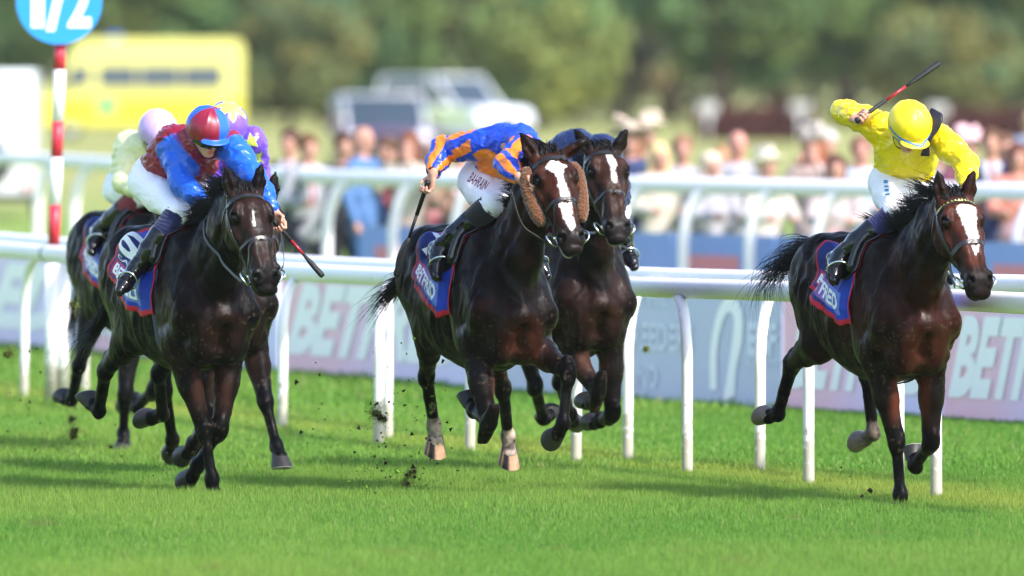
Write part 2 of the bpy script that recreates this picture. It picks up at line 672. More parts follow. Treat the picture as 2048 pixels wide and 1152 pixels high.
# sweat and lie of the hair make the coats shine unevenly
def uneven_gloss(m, scale, r0, r1, s0, s1):
    nt = m.node_tree; b = nt.nodes['Principled BSDF']
    tc = nt.nodes.new('ShaderNodeTexCoord')
    n = nt.nodes.new('ShaderNodeTexNoise'); n.inputs['Scale'].default_value = scale; n.inputs['Detail'].default_value = 7; n.inputs['Roughness'].default_value = 0.65
    nt.links.new(tc.outputs['Object'], n.inputs['Vector'])
    for sock, a, c in (('Roughness', r0, r1), ('Specular IOR Level', s0, s1)):
        mr = nt.nodes.new('ShaderNodeMapRange')
        mr.inputs['From Min'].default_value = 0.35; mr.inputs['From Max'].default_value = 0.65
        mr.inputs['To Min'].default_value = a; mr.inputs['To Max'].default_value = c
        nt.links.new(n.outputs[0], mr.inputs[0]); nt.links.new(mr.outputs[0], b.inputs[sock])
uneven_gloss(M_COAT, 7.0, 0.58, 0.34, 0.02, 0.13)

def grime(m, z0, z1, col):
    """splashed mud near the foot of a post"""
    nt = m.node_tree; b = nt.nodes['Principled BSDF']
    src = b.inputs['Base Color'].links[0].from_socket
    tc = nt.nodes.new('ShaderNodeTexCoord'); sep = nt.nodes.new('ShaderNodeSeparateXYZ'); nt.links.new(tc.outputs['Object'], sep.inputs[0])
    n = nt.nodes.new('ShaderNodeTexNoise'); n.inputs['Scale'].default_value = 26; n.inputs['Detail'].default_value = 6
    nt.links.new(tc.outputs['Object'], n.inputs['Vector'])
    mr = nt.nodes.new('ShaderNodeMapRange'); mr.inputs['From Min'].default_value = z1; mr.inputs['From Max'].default_value = z0
    nt.links.new(sep.outputs['Z'], mr.inputs[0])
    ad = nt.nodes.new('ShaderNodeMath'); ad.operation = 'MULTIPLY_ADD'; ad.inputs[1].default_value = 0.55; nt.links.new(mr.outputs[0], ad.inputs[0]); nt.links.new(n.outputs[0], ad.inputs[2])
    m2 = nt.nodes.new('ShaderNodeMapRange'); m2.inputs['From Min'].default_value = 0.64; m2.inputs['From Max'].default_value = 0.80; m2.inputs['To Max'].default_value = 0.75
    nt.links.new(ad.outputs[0], m2.inputs[0])
    mx = nt.nodes.new('ShaderNodeMix'); mx.data_type = 'RGBA'; mx.inputs[7].default_value = (*col, 1)
    nt.links.new(m2.outputs[0], mx.inputs[0]); nt.links.new(src, mx.inputs[6]); nt.links.new(mx.outputs[2], b.inputs['Base Color'])
# ------------------------------------------------------------------ ground and grass
def ground_material():
    m, nt, b = nmat('turf_ground')
    tc = nt.nodes.new('ShaderNodeTexCoord')
    def noise(scale, stretch, detail=4):
        mp = nt.nodes.new('ShaderNodeMapping'); mp.inputs['Scale'].default_value = stretch
        nt.links.new(tc.outputs['Object'], mp.inputs[0])
        n = nt.nodes.new('ShaderNodeTexNoise'); n.inputs['Scale'].default_value = scale; n.inputs['Detail'].default_value = detail
        nt.links.new(mp.outputs[0], n.inputs['Vector'])
        return n
    n1 = noise(0.9, (1, 0.35, 1)); n2 = noise(30, (1, 0.6, 1)); n3 = noise(0.05, (1, 1, 1))
    r1 = nt.nodes.new('ShaderNodeValToRGB')
    r1.color_ramp.elements[0].position = 0.32; r1.color_ramp.elements[0].color = (0.115, 0.225, 0.030, 1)
    r1.color_ramp.elements[1].position = 0.70; r1.color_ramp.elements[1].color = (0.165, 0.280, 0.040, 1)
    nt.links.new(n1.outputs[0], r1.inputs[0])
    mx = nt.nodes.new('ShaderNodeMix'); mx.data_type = 'RGBA'; mx.blend_type = 'MULTIPLY'; mx.inputs[0].default_value = 0.6
    r2 = nt.nodes.new('ShaderNodeValToRGB')
    r2.color_ramp.elements[0].color = (0.45, 0.5, 0.4, 1); r2.color_ramp.elements[1].color = (1.35, 1.3, 1.1, 1)
    nt.links.new(n2.outputs[0], r2.inputs[0])
    nt.links.new(r1.outputs[0], mx.inputs[6]); nt.links.new(r2.outputs[0], mx.inputs[7])
    # the open heath beyond the course is long dry grass
    sep = nt.nodes.new('ShaderNodeSeparateXYZ'); nt.links.new(tc.outputs['Object'], sep.inputs[0])
    ad = nt.nodes.new('ShaderNodeMath'); ad.operation = 'MULTIPLY_ADD'; ad.inputs[1].default_value = 60; nt.links.new(n3.outputs[0], ad.inputs[0]); nt.links.new(sep.outputs['Y'], ad.inputs[2])
    mr = nt.nodes.new('ShaderNodeMapRange'); mr.inputs['From Min'].default_value = 165; mr.inputs['From Max'].default_value = 240
    nt.links.new(ad.outputs[0], mr.inputs[0])
    r3 = nt.nodes.new('ShaderNodeValToRGB')
    r3.color_ramp.elements[0].position = 0.35; r3.color_ramp.elements[0].color = (0.20, 0.22, 0.06, 1)
    r3.color_ramp.elements[1].position = 0.7; r3.color_ramp.elements[1].color = (0.38, 0.36, 0.14, 1)
    nt.links.new(n1.outputs[0], r3.inputs[0])
    m2 = nt.nodes.new('ShaderNodeMix'); m2.data_type = 'RGBA'
    nt.links.new(mr.outputs[0], m2.inputs[0]); nt.links.new(mx.outputs[2], m2.inputs[6]); nt.links.new(r3.outputs[0], m2.inputs[7])
    nt.links.new(m2.outputs[2], b.inputs['Base Color'])
    b.inputs['Roughness'].default_value = 0.9
    b.inputs['Specular IOR Level'].default_value = 0.15
    bump(nt, b, 40, 0.6, 0.03)
    return m

def make_ground():
    xs = np.concatenate([np.linspace(-1500, -40, 8), np.linspace(-25, 25, 26), np.linspace(40, 1500, 8)])
    ys = np.concatenate([np.linspace(-200, 40, 6), np.linspace(48, 120, 60), np.linspace(130, 600, 40), np.linspace(700, 3000, 8)])
    X, Y = np.meshgrid(xs, ys, indexing='ij')
    P = np.stack([X.ravel() * 0.35, Y.ravel() * 0.13, X.ravel() * 0], 1)
    Z = 0.012 * vnoise(P) * ((Y.ravel() < 125) & (np.abs(X.ravel()) < 26))
    V = np.stack([X.ravel(), Y.ravel(), Z], 1)
    n, m_ = X.shape
    idx = np.arange(n * m_).reshape(n, m_)
    Q = np.stack([idx[:-1, :-1].ravel(), idx[1:, :-1].ravel(), idx[1:, 1:].ravel(), idx[:-1, 1:].ravel()], 1)
    o = link('ground', np_mesh('ground', V, Q), ground_material())
    tag(o, kind='structure')

make_ground()

def grass_material():
    m = bpy.data.materials.new('grass_blade'); m.use_nodes = True
    nt = m.node_tree
    nt.nodes.clear()
    out = nt.nodes.new('ShaderNodeOutputMaterial')
    a = nt.nodes.new('ShaderNodeAttribute'); a.attribute_name = 'Col'
    p = nt.nodes.new('ShaderNodeBsdfPrincipled')
    p.inputs['Roughness'].default_value = 0.55; p.inputs['Specular IOR Level'].default_value = 0.3
    t = nt.nodes.new('ShaderNodeBsdfTranslucent')
    mx = nt.nodes.new('ShaderNodeMixShader'); mx.inputs[0].default_value = 0.42
    nt.links.new(a.outputs['Color'], p.inputs['Base Color']); nt.links.new(a.outputs['Color'], t.inputs['Color'])
    nt.links.new(p.outputs[0], mx.inputs[1]); nt.links.new(t.outputs[0], mx.inputs[2]); nt.links.new(mx.outputs[0], out.inputs[0])
    return m

RAIL_LINE = lambda px: F_PX * CAM_H / (790 + 0.1096 * px - 110)      # distance of the running rail at a column of the picture

def grass_zone(n, d0, d1, hmin, hmax, wid, rs, xm=0.6):
    u = rs.random(n)
    D = d0 + (d1 - d0) * u
    half = D * 1024 / F_PX + xm
    X = (rs.random(n) * 2 - 1) * half
    P2 = np.stack([X * 0.8, D * 0.22, X * 0], 1)
    tone = fbm(P2 + 11, 3)                         # broad patches of the sward
    P3 = np.stack([X * 0.5 + 40, D * 0.6, X * 0], 1)
    dry = fbm(P3, 2)
    fine = vnoise(np.stack([X * 7, D * 3.5, X * 0], 1))
    hgt = (hmin + (hmax - hmin) * rs.random(n)) * (1 + 0.30 * tone + 0.3 * fine)
    ang = rs.random(n) * 2 * math.pi
    lean = np.abs(rs.normal(0, 0.42, n)) + 0.05
    la = rs.random(n) * 2 * math.pi
    base = np.stack([X, D, np.zeros(n) - 0.005], 1)
    side = np.stack([np.cos(ang), np.sin(ang), np.zeros(n)], 1) * (wid * (0.6 + 0.8 * rs.random(n)))[:, None]
    ld = np.stack([np.cos(la), np.sin(la), np.zeros(n)], 1)
    tip = base + ld * (hgt * lean)[:, None] + np.array([0, 0, 1.0]) * (hgt * np.sqrt(np.clip(1 - lean ** 2 * 0.5, 0.2, 1)))[:, None]
    V = np.stack([base - side, base + side, tip], 1).reshape(-1, 3)
    g = np.array([0.148, 0.280, 0.040]); y = np.array([0.215, 0.325, 0.050]); dk = np.array([0.085, 0.225, 0.025]); st = np.array([0.42, 0.38, 0.16])
    k = rs.random(n)
    c = g[None] * (0.55 + 0.9 * k[:, None])
    c = c + (dk - c) * np.clip(-tone * 0.7 + 0.05, 0, 0.65)[:, None]
    c = c + (y - c) * np.clip(tone * 0.45 + dry * 0.3 + 0.05, 0, 0.7)[:, None]
    # trampled, paler strip along the foot of the rail
    px = 1024 + X / D * F_PX
    rd = F_PX * CAM_H / (680 + 0.1096 * px)
    strip = np.exp(-((D - rd - 0.4) / 1.6) ** 2)
    c = c + (np.array([0.34, 0.36, 0.06]) - c) * (strip * 0.6 * np.clip(0.6 + dry, 0, 1))[:, None]
    c = np.where((k > 0.975)[:, None], st[None], c)
    # worn spots where bare earth shows
    for (qx, qy, rr) in ((790, 1110, 0.07), (855, 1119, 0.05), (422, 1147, 0.06), (80, 1052, 0.08), (1369, 1112, 0.05), (1466, 1130, 0.07), (560, 1086, 0.04), (1110, 1100, 0.05), (1760, 1072, 0.05), (250, 1120, 0.04), (1590, 1040, 0.04)):
        q = ground_at(qx, qy)
        dd = ((X - q.x) / rr) ** 2 + ((D - q.y) / (rr * 3.5)) ** 2
        w = np.exp(-dd) * (rs.random(n) < 0.7)
        c = c + (np.array([0.20, 0.13, 0.06]) - c) * (w * 0.75)[:, None]
    col = np.repeat(c, 3, 0)
    return V, col

def make_grass():
    rs = np.random.default_rng(5)
    zs = [grass_zone(280000, 53.5, 60, 0.018, 0.056, 0.0024, rs), grass_zone(350000, 60, 68, 0.018, 0.056, 0.0024, rs), grass_zone(160000, 68, 80, 0.02, 0.055, 0.005, rs), grass_zone(80000, 80, 104, 0.03, 0.07, 0.010, rs)]
    V = np.concatenate([z[0] for z in zs]); C = np.concatenate([z[1] for z in zs])
    T = np.arange(len(V)).reshape(-1, 3)
    o = link('grass', np_mesh('grass', V, T, False, C), grass_material())
    tag(o, 'short bright green turf of the racecourse', 'grass', kind='stuff')

make_grass()

# ------------------------------------------------------------------ running rails
M_PVC = simple('white_rail_plastic', (0.82, 0.78, 0.80), 0.5, bs=(14, 0.08), spec=0.3, var=0.04, vscale=3)
grime(M_PVC, 0.0, 0.45, (0.30, 0.27, 0.17))
M_DARKJOINT = simple('rail_joint', (0.10, 0.11, 0.11), 0.5, bs=(60, 0.2))

def rail(name, pts, rad, posts, label, post_r, group='rails of the racecourse', joints=()):
    """pts: picture points of the tube's axis with distance; posts: (base world point, top world point, bow vector)"""
    P = [at(px, py, D) for (px, py, D) in pts]
    base = Vector((P[len(P) // 2].x, P[len(P) // 2].y, 0))
    root = empty(name, base)
    path = spline(P, 60)
    mb = MB(); mb.tube([p - base for p in path], rad, 18)
    mb.build('rail_tube', M_PVC, root)
    for (b, t, bow) in posts:
        mb = MB()
        h = t.z - b.z
        pts_ = []
        for k in range(15):
            u = k / 14
            v = max(0.0, (u - 0.62) / 0.38)
            lat = 1 - math.cos(v * math.pi / 2)
            pts_.append(Vector((b.x + (t.x - b.x) * lat, b.y + (t.y - b.y) * lat, b.z - 0.03 + (h + 0.03) * (u if u < 0.62 else 0.62 + 0.38 * math.sin(v * math.pi / 2)))) + bow * (u * (1 - u)) - base)
        mb.tube(pts_, post_r, 14, up=(1, 0, 0))
        mb.build('post', M_PVC, root)
    for u in joints:
        i = int(u * 58)
        mb = MB(); d = (path[i + 1] - path[i]).normalized()
        mb.tube([path[i] - base, path[i] + d * 0.035 - base], rad + 0.004, 20)
        mb.build('joint', M_DARKJOINT, root)
    tag(root, label, 'rail', group)
    return root, path

def nearest_on(path, x):
    return min(path, key=lambda p: abs(p.x / p.y - x))

def course_rails():
    near = [(-120, 490, RAIL_LINE(-120)), (0, 499, RAIL_LINE(0)), (600, 545, RAIL_LINE(600)), (1280, 574, RAIL_LINE(1280)), (1600, 584, RAIL_LINE(1600)), (2048, 607, RAIL_LINE(2048)), (2300, 622, RAIL_LINE(2300))]
    P = spline([at(*p) for p in near], 200)
    posts = []
    for (bx, by, side) in ((48, 795, 1), (565, 858, 1), (757, 891, 1), (940, 905, 1), (1152, 926, 1), (1375, 946, -1), (1618, 971, -1), (1873, 997, -1), (2140, 1026, -1)):
        b = ground_at(bx, by)
        q = nearest_on(P, (bx + 22 * side - 1024) / F_PX)
        posts.append((b, Vector((q.x, q.y, q.z - 0.05)), Vector((0.012 * side, 0, 0))))
    rail('running_rail', near, 0.060, posts, 'white plastic running rail nearest the horses, on curved posts', 0.033, joints=(0.925, 0.69, 0.45, 0.22))
    far = [(-120, 470, RAIL_LINE(-120) * 1.05), (0, 480, RAIL_LINE(0) * 1.05), (600, 527, RAIL_LINE(600) * 1.045), (1280, 553, RAIL_LINE(1280) * 1.04), (1600, 562, RAIL_LINE(1600) * 1.045), (2048, 570, RAIL_LINE(2048) * 1.06), (2300, 574, RAIL_LINE(2300) * 1.07)]
    P = spline([at(*p) for p in far], 200)
    posts = []
    for (bx, by, tx) in ((170, 787, 180), (776, 880, 780), (1256, 921, 1285), (1520, 943, 1556), (1797, 962, 1806)):
        b = ground_at(bx, by)
        q = nearest_on(P, (tx - 1024) / F_PX)
        posts.append((b, Vector((q.x, q.y, q.z - 0.05)), Vector((0, 0, 0))))
    rail('running_rail', far, 0.060, posts, 'second white rail just behind the running rail', 0.033)
    # rail in front of the spectators
    cr = [(-200, 308, 140), (150, 323, 126), (560, 350, 111), (1240, 368, 104), (2048, 384, 99), (2300, 388, 97.5)]
    P = spline([at(*p) for p in cr], 200)
    posts = []
    for x in (-40, 110, 192, 330, 470, 588, 705, 830, 960, 1090, 1190, 1288, 1418, 1548, 1680, 1810, 1950, 2080, 2200):
        q = nearest_on(P, (x - 1024) / F_PX)
        b = Vector((q.x - 0.22, q.y + 0.05, 0))
        posts.append((b, Vector((q.x, q.y, q.z - 0.05)), Vector((0, 0, 0))))
    rail('spectator_rail', cr, 0.075, posts, 'blurred white rail in front of the spectators', 0.05)

course_rails()

# ------------------------------------------------------------------ advertising boards
def board_mat(name, stops):
    """printed vinyl, colour running along the board"""
    if name in MATS: return MATS[name]
    m, nt, b = nmat(name)
    tc = nt.nodes.new('ShaderNodeTexCoord')
    sep = nt.nodes.new('ShaderNodeSeparateXYZ'); nt.links.new(tc.outputs['Generated'], sep.inputs[0])
    cr = nt.nodes.new('ShaderNodeValToRGB')
    el = cr.color_ramp.elements
    while len(el) < len(stops): el.new(0.5)
    for e, (p, c) in zip(el, stops):
        e.position = p; e.color = (*c, 1)
    nt.links.new(sep.outputs['X'], cr.inputs[0])
    nt.links.new(cr.outputs[0], b.inputs['Base Color'])
    b.inputs['Roughness'].default_value = 0.45
    bump(nt, b, 5, 0.15, 0.02)
    MATS[name] = m
    return m

PINK = (0.90, 0.47, 0.60); PERI = (0.66, 0.63, 0.93); GREYB = (0.49, 0.50, 0.69)
M_BETF = board_mat('betting_board', [(0.0, PINK), (0.28, (0.88, 0.50, 0.65)), (0.55, (0.76, 0.57, 0.85)), (1.0, PERI)])
M_GREYB = board_mat('grey_board', [(0.0, (0.51, 0.53, 0.72)), (1.0, GREYB)])
M_BOARDTEXT = simple('board_white', (0.92, 0.88, 0.93), 0.45, var=0.03)
M_PALETEXT = simple('board_pale_blue', (0.66, 0.67, 0.84), 0.45, var=0.03)
M_BLUEBOARD = board_mat('blue_board', [(0.0, (0.17, 0.27, 0.60)), (1.0, (0.20, 0.31, 0.64))])
M_REDBLOCK = simple('board_red', (0.62, 0.19, 0.23), 0.5, var=0.08)

def panel(p0, p1, z0, z1, mat, label, texts, group, blocks=()):
    """upright board from p0 to p1 (left to right as seen from the course)"""
    d = Vector((p1.x - p0.x, p1.y - p0.y, 0)); L = d.length
    rz = math.atan2(d.y, d.x)
    root = empty('advertising_board', (p0.x, p0.y, 0), rz)
    mb = MB(); mb.box((0, 0, z0), (L, 0.03, z1)); face = mb.build('board_face', mat, root, smooth=False)
    mb = MB()
    for x in (0.15, L / 2, L - 0.15):
        mb.tube([(x, 0.06, -0.02), (x, 0.06, z1 - 0.03)], 0.022, 8)
    mb.build('stake', simple('board_stake', (0.25, 0.25, 0.26), 0.5, bs=(20, .2)), root)
    H = z1 - z0
    for (x0, x1, y0, y1, m) in blocks:
        mb = MB(); mb.box((x0 * L, -0.004, z0 + y0 * H), (x1 * L, -0.0005, z0 + y1 * H)); mb.build('printed_block', m, face, smooth=False)
    for (s, x0, x1, y0, y1, m, bold, shear) in texts:
        if isinstance(s, str):
            V, Fc = text_fit(s, (x1 - x0) * L, (y1 - y0) * H, bold, shear, 3)
        else:
            V, Fc = s; V = np.array(V) * np.array([(x1 - x0) * L, (y1 - y0) * H])
        me = bpy.data.meshes.new('lettering')
        me.from_pydata([(x0 * L + v[0], -0.008, z0 + y0 * H + v[1]) for v in V], [], Fc); me.update()
        me.materials.append(m)
        link('lettering', me, None, face)
    tag(root, label, 'board', group)
    return root

def horse_emblem():
    """tall loop like a horse's bent head and neck"""
    outer = spline([(0.02, 0.0, 0), (0.04, 0.45, 0), (0.22, 0.85, 0), (0.5, 1.0, 0), (0.78, 0.88, 0), (0.80, 0.55, 0), (0.66, 0.25, 0), (0.62, -0.05, 0)], 26)
    inner = spline([(0.20, 0.0, 0), (0.20, 0.42, 0), (0.34, 0.74, 0), (0.50, 0.84, 0), (0.60, 0.76, 0), (0.56, 0.52, 0), (0.46, 0.22, 0), (0.34, -0.12, 0)], 26)
    V = [(p.x, p.y) for p in outer] + [(p.x, p.y) for p in inner]
    F = [(i, i + 1, 27 + i, 26 + i) for i in range(25)]
    return V, F

def boards():
    knots = [(-400, 650), (0, 688), (580, 745), (1240, 797), (2400, 866)]
    def base(px):
        for (a, ya), (b, yb) in zip(knots, knots[1:]):
            if px <= b: return ground_at(px, ya + (yb - ya) * (px - a) / (b - a))
    B = 'BETFRED'
    bt = lambda: [(B, 0.03, 0.97, 0.17, 0.83, M_BOARDTEXT, 0.05, 0.55)]
    G = 'sponsor boards behind the running rail'
    lay = [(-330, 158, M_BETF, bt(), 'pink and blue BETFRED board at the far left, behind the striped post'),
           (163, 556, M_BETF, bt(), 'pink and blue BETFRED board hidden behind the near black horse'),
           (562, 955, M_BETF, bt(), 'pink and blue BETFRED board behind the flying turf'),
           (960, 1240, M_GREYB, [], 'plain grey blue board behind the middle horses'),
           (1243, 1562, M_GREYB, [('THE', 0.10, 0.30, 0.80, 0.94, M_PALETEXT, 0.03, 0), ('BREEDERS', 0.02, 0.46, 0.42, 0.66, M_PALETEXT, 0.03, 0), ('FUND', 0.0, 0.24, 0.10, 0.30, M_PALETEXT, 0.03, 0),
                                 (horse_emblem(), 0.56, 0.82, 0.12, 0.90, M_BOARDTEXT, 0, 0), ('EBF', 0.80, 0.98, 0.42, 0.70, M_PALETEXT, 0.05, 0), ('RACING', 0.80, 0.97, 0.33, 0.38, M_PALETEXT, 0.02, 0)],
            'grey blue EBF board with a white horse emblem'),
           (1567, 1884, M_BETF, bt(), 'pink and blue BETFRED board behind the brown horse on the right'),
           (1888, 2230, M_BETF, bt(), 'pink and blue BETFRED board cut by the right edge')]
    for (a, b, m, t, lab) in lay:
        panel(base(a), base(b), 0.0, 0.86, m, lab, t, G)
    # boards along the spectators' rail
    ys = lambda px: 109 - 11 * (px - 600) / 1450
    lab2 = ['left end blue board below the crowd, beside the men in suits', 'second blue board below the crowd, behind the middle horses', 'third blue board below the crowd, right of the striped horse head',
            'fourth blue board below the crowd with a red block', 'fifth blue board below the crowd, behind the raised tail', 'sixth blue board below the crowd, behind the yellow jockey', 'blue board below the crowd at the right edge']
    xs = [725, 925, 1130, 1345, 1550, 1750, 1960, 2170]
    for i in range(7):
        a, b = xs[i] + 2, xs[i + 1] - 2
        p0, p1 = at(a, 450, ys(a)), at(b, 450, ys(b))
        panel(p0, p1, 0.02, 0.88, M_BLUEBOARD, lab2[i], [(B, 0.18, 0.60, 0.10, 0.44, M_BOARDTEXT, 0.04, 0)], 'sponsor boards below the crowd', blocks=((0.12, 0.66, 0.05, 0.78, M_REDBLOCK),))

boards()

# ------------------------------------------------------------------ half furlong sign
def marker_sign():
    b = ground_at(112, 806)
    root = empty('distance_marker', b)
    white = M_PVC; red = simple('marker_red', (0.55, 0.025, 0.05), 0.4, bs=(20, 0.1), var=0.08)
    mb = MB(); mb.tube([(-0.035, 0, -0.02), (-0.035, 0, 1.0)], 0.045, 14); mb.build('foot_post', white, root)
    mb = MB(); mb.tube([(0.045, 0.02, -0.02), (0.045, 0.02, 1.0)], 0.05, 14); mb.build('foot_post', white, root)
    s = F_PX / b.y
    zof = lambda py: at(112, py, b.y).z
    edges = [490, 410, 315, 243, 140, 86]
    x0, x1 = -0.02, 0.035
    for i in range(5):
        za, zb = zof(edges[i]), zof(edges[i + 1])
        f = lambda z: x0 + (x1 - x0) * (z - 1.0) / 1.6
        mb = MB(); mb.tube([(f(za), 0, za), (f(zb), 0, zb)], 0.042, 14)
        mb.build('band', red if i % 2 == 0 else white, root)
    zc = zof(3)
    cx = at(119, 3, b.y).x - b.x
    R = 0.308
    mb = MB()
    seg = 48
    vs = [(cx + R * math.cos(2 * math.pi * k / seg), y, zc + R * math.sin(2 * math.pi * k / seg)) for y in (-0.075, -0.045) for k in range(seg)]
    fs = [tuple(range(seg)), tuple(range(2 * seg - 1, seg - 1, -1))] + [(k, k + seg, (k + 1) % seg + seg, (k + 1) % seg) for k in range(seg)]
    mb.add(vs, fs)
    disc = mb.build('sign_disc', simple('sign_blue', (0.02, 0.27, 0.72), 0.4, bs=(8, 0.05), var=0.05), root, smooth=False)
    for (t, xo, zo, w, h) in (('1', -0.20, -0.19, 0.095, 0.36), ('/', -0.095, -0.215, 0.16, 0.40), ('2', 0.06, -0.19, 0.17, 0.36)):
        V, Fc = text_fit(t, w, h, 0.035, 0, 4)
        me = bpy.data.meshes.new('numeral')
        me.from_pydata([(cx + xo + v[0], -0.079, zc + zo + v[1]) for v in V], [], Fc); me.update()
        me.materials.append(M_WHITEPRINT); link('numeral', me, None, disc)
    tag(root, 'red and white striped post carrying a blue round 1/2 sign', 'sign')

marker_sign()
# ------------------------------------------------------------------ horses
HEADING = math.atan2(-1.0, 0.304)      # they gallop along the rail, towards the camera and to its right

def segdist(P, a, b):
    a, b = A3(a), A3(b)
    d = b - a
    t = np.clip(((P - a) @ d) / max(float(d @ d), 1e-9), 0, 1)
    return np.linalg.norm(P - a - t[:, None] * d, axis=1), t

def ribbon(pts, normals, w, th, mb):
    """flat strap through pts, lying on normals"""
    n = len(pts)
    vs, fs = [], []
    for i in range(n):
        t = (pts[min(i + 1, n - 1)] - pts[max(i - 1, 0)]).normalized()
        nn = normals[i]
        s = t.cross(nn)
        if s.length < 1e-6: s = t.orthogonal()
        s.normalize()
        nn = s.cross(t).normalized()
        ww = w[i] if hasattr(w, '__len__') else w
        for (a, b) in ((-1, 0), (-0.8, 1), (0.8, 1), (1, 0)):
            vs.append(pts[i] + s * (a * ww / 2) + nn * (b * th))
    for i in range(n - 1):
        for k in range(3):
            a = i * 4 + k
            fs.append((a, a + 1, a + 5, a + 4))
        fs.append((i * 4 + 3, i * 4, i * 4 + 4, i * 4 + 7))
    fs.append((0, 3, 2, 1)); e = (n - 1) * 4
    fs.append((e, e + 1, e + 2, e + 3))
    mb.add(vs, fs)

def hair_mesh(strands, name):
    """strands: list of (points, root radius) -> one mesh of thin tapered three-sided tubes"""
    V, Q = [], []
    for pts, r in strands:
        n = len(pts)
        base = len(V)
        for i, p in enumerate(pts):
            t = (pts[min(i + 1, n - 1)] - pts[max(i - 1, 0)]).normalized()
            s = t.orthogonal().normalized(); b = t.cross(s)
            rr = r * (1 - (i / (n - 1)) ** 1.5 * 0.9)
            for k in range(3):
                a = 2.094 * k
                q = p + s * (math.cos(a) * rr) + b * (math.sin(a) * rr)
                V.append(q[:])
        for i in range(n - 1):
            for k in range(3):
                Q.append((base + i * 3 + k, base + i * 3 + (k + 1) % 3, base + (i + 1) * 3 + (k + 1) % 3, base + (i + 1) * 3 + k))
    return np_mesh(name, np.array(V), np.array(Q))

def horse(S):
    """S: specification with image positions of the joints. Returns the root and what the rider needs."""
    D, dz, hv = S['D'], S['dz'], S.get('voxel', 0.009)
    yaw = HEADING + math.radians(S.get('yaw', 0))
    Rm = Matrix.Rotation(yaw, 4, 'Z')
    chest_w = at(S['cx'], 640, D)
    off = Rm @ Vector((0.30, 0, 0))
    root_loc = Vector((chest_w.x - off.x, chest_w.y - off.y, 0))
    root = empty('racehorse', root_loc, yaw)
    Mw = Matrix.Translation(root_loc) @ Rm
    Mi = Mw.inverted()
    Wd = lambda p: Mw @ Vector(p)
    Lc = lambda p: Mi @ Vector(p)
    up = Vector((0, 0, 1)); Yv = (0, 1, 0)
    def sv(prev_local, px, L, side):
        return Lc(solve(Wd(prev_local), px[0], px[1], L, side))
    SC = S.get('scale', 1.0)
    # ---- joints
    legs = {}
    for key, s in (('RF', -1), ('LF', 1)):
        j = S[key]
        E = Vector((0.04, s * 0.165, 0.85 + dz)) + Vector(j.get('eo', (0, 0, 0)))
        k_, f_, t_ = j['px']
        sd = j.get('side', (1, 1, 1))
        K = sv(E, k_, 0.485 * SC, sd[0]); Fk = sv(K, f_, 0.295 * SC, sd[1]); T = sv(Fk, t_, 0.165 * SC, sd[2])
        legs[key] = (s, E, K, Fk, T)
    for key, s in (('RH', -1), ('LH', 1)):
        j = S[key]
        E = Vector((-0.70, s * 0.175, 0.93 + dz)) + Vector(j.get('eo', (0, 0, 0)))
        k_, f_, t_ = j['px']
        sd = j.get('side', (-1, -1, -1))
        K = sv(E, k_, 0.43 * SC, sd[0]); Fk = sv(K, f_, 0.36 * SC, sd[1]); T = sv(Fk, t_, 0.165 * SC, sd[2])
        legs[key] = (s, E, K, Fk, T)
    NB = Vector((0.08, 0, 1.22 + dz))
    poll = sv(NB, S['poll'], S.get('neck', 0.86), 1)
    muz = sv(poll, S['muzzle'], 0.60, S.get('muzzle_side', 1))
    a = (muz - poll).normalized()
    sd_ = Vector((0, 1, 0)); sd_ = (Matrix.Rotation(math.radians(S.get('head_yaw', 0)), 3, 'Z') @ sd_)
    sd_ = (sd_ - a * sd_.dot(a)).normalized()
    dn = a.cross(sd_).normalized()
    tw = math.radians(S.get('twist', 0))
    if tw:
        q = Matrix.Rotation(tw, 3, a)
        sd_ = q @ sd_; dn = q @ dn
    HW = 1.20
    hp = lambda t, d, s: poll + a * t + dn * d + sd_ * (s * HW)
    ears = []
    for s, key in ((-1, 'earR'), (1, 'earL')):
        b = hp(0.005, 0.02, s * 0.062)
        wb = Wd(b)
        tip = Lc(at(S[key][0], S[key][1], wb.y))
        ears.append((s, b, b + (tip - b).normalized() * 0.17))
    # ---- field
    allp = [Vector((0.45, 0, 1.2)), Vector((-1.4, 0, 1.2)), poll, muz, Vector((0, 0, 1.6 + dz)), Vector((0, .34, .7 + dz)), Vector((0, -.34, .7 + dz))] + [e[2] for e in ears]
    for v in legs.values(): allp += list(v[1:])
    lo = [min(p[i] for p in allp) - 0.14 for i in range(3)]
    hi = [max(p[i] for p in allp) + 0.14 for i in range(3)]
    f = Field(lo, hi, hv)
    O = Vector((0, 0, dz))
    st = [(0.335, 1.10, 0.96, 0.07), (0.29, 1.20, 0.86, 0.16), (0.20, 1.33, 0.77, 0.215), (0.08, 1.46, 0.73, 0.245), (-0.06, 1.555, 0.705, 0.265),
          (-0.20, 1.555, 0.695, 0.285), (-0.38, 1.50, 0.70, 0.305), (-0.55, 1.475, 0.735, 0.30), (-0.72, 1.49, 0.81, 0.275),
          (-0.86, 1.525, 0.90, 0.255), (-1.0, 1.525, 0.98, 0.235), (-1.11, 1.47, 1.03, 0.20), (-1.20, 1.38, 1.10, 0.14), (-1.25, 1.30, 1.16, 0.07)]
    f.loft(O, (1, 0, 0), Yv, (0, 0, 1), st, k=0.02, taper=0.42)
    z = lambda x, y, zz: Vector((x, y, zz + dz))
    # neck
    nk = [NB, NB.lerp(poll, 0.33) + Vector((0, 0, -0.015)), NB.lerp(poll, 0.66) + Vector((0.0, 0, 0.0)), hp(0.05, -0.045, 0)]
    f.chain(nk, [(0.165, 0.30), (0.118, 0.215), (0.088, 0.165), (0.075, 0.115)], 0.07, side=sd_ * 0.5 + Vector((0, 0.5, 0)))
    ndir = (poll - NB).normalized()
    ndors = Vector((-ndir.z, 0, ndir.x)).normalized() if True else None
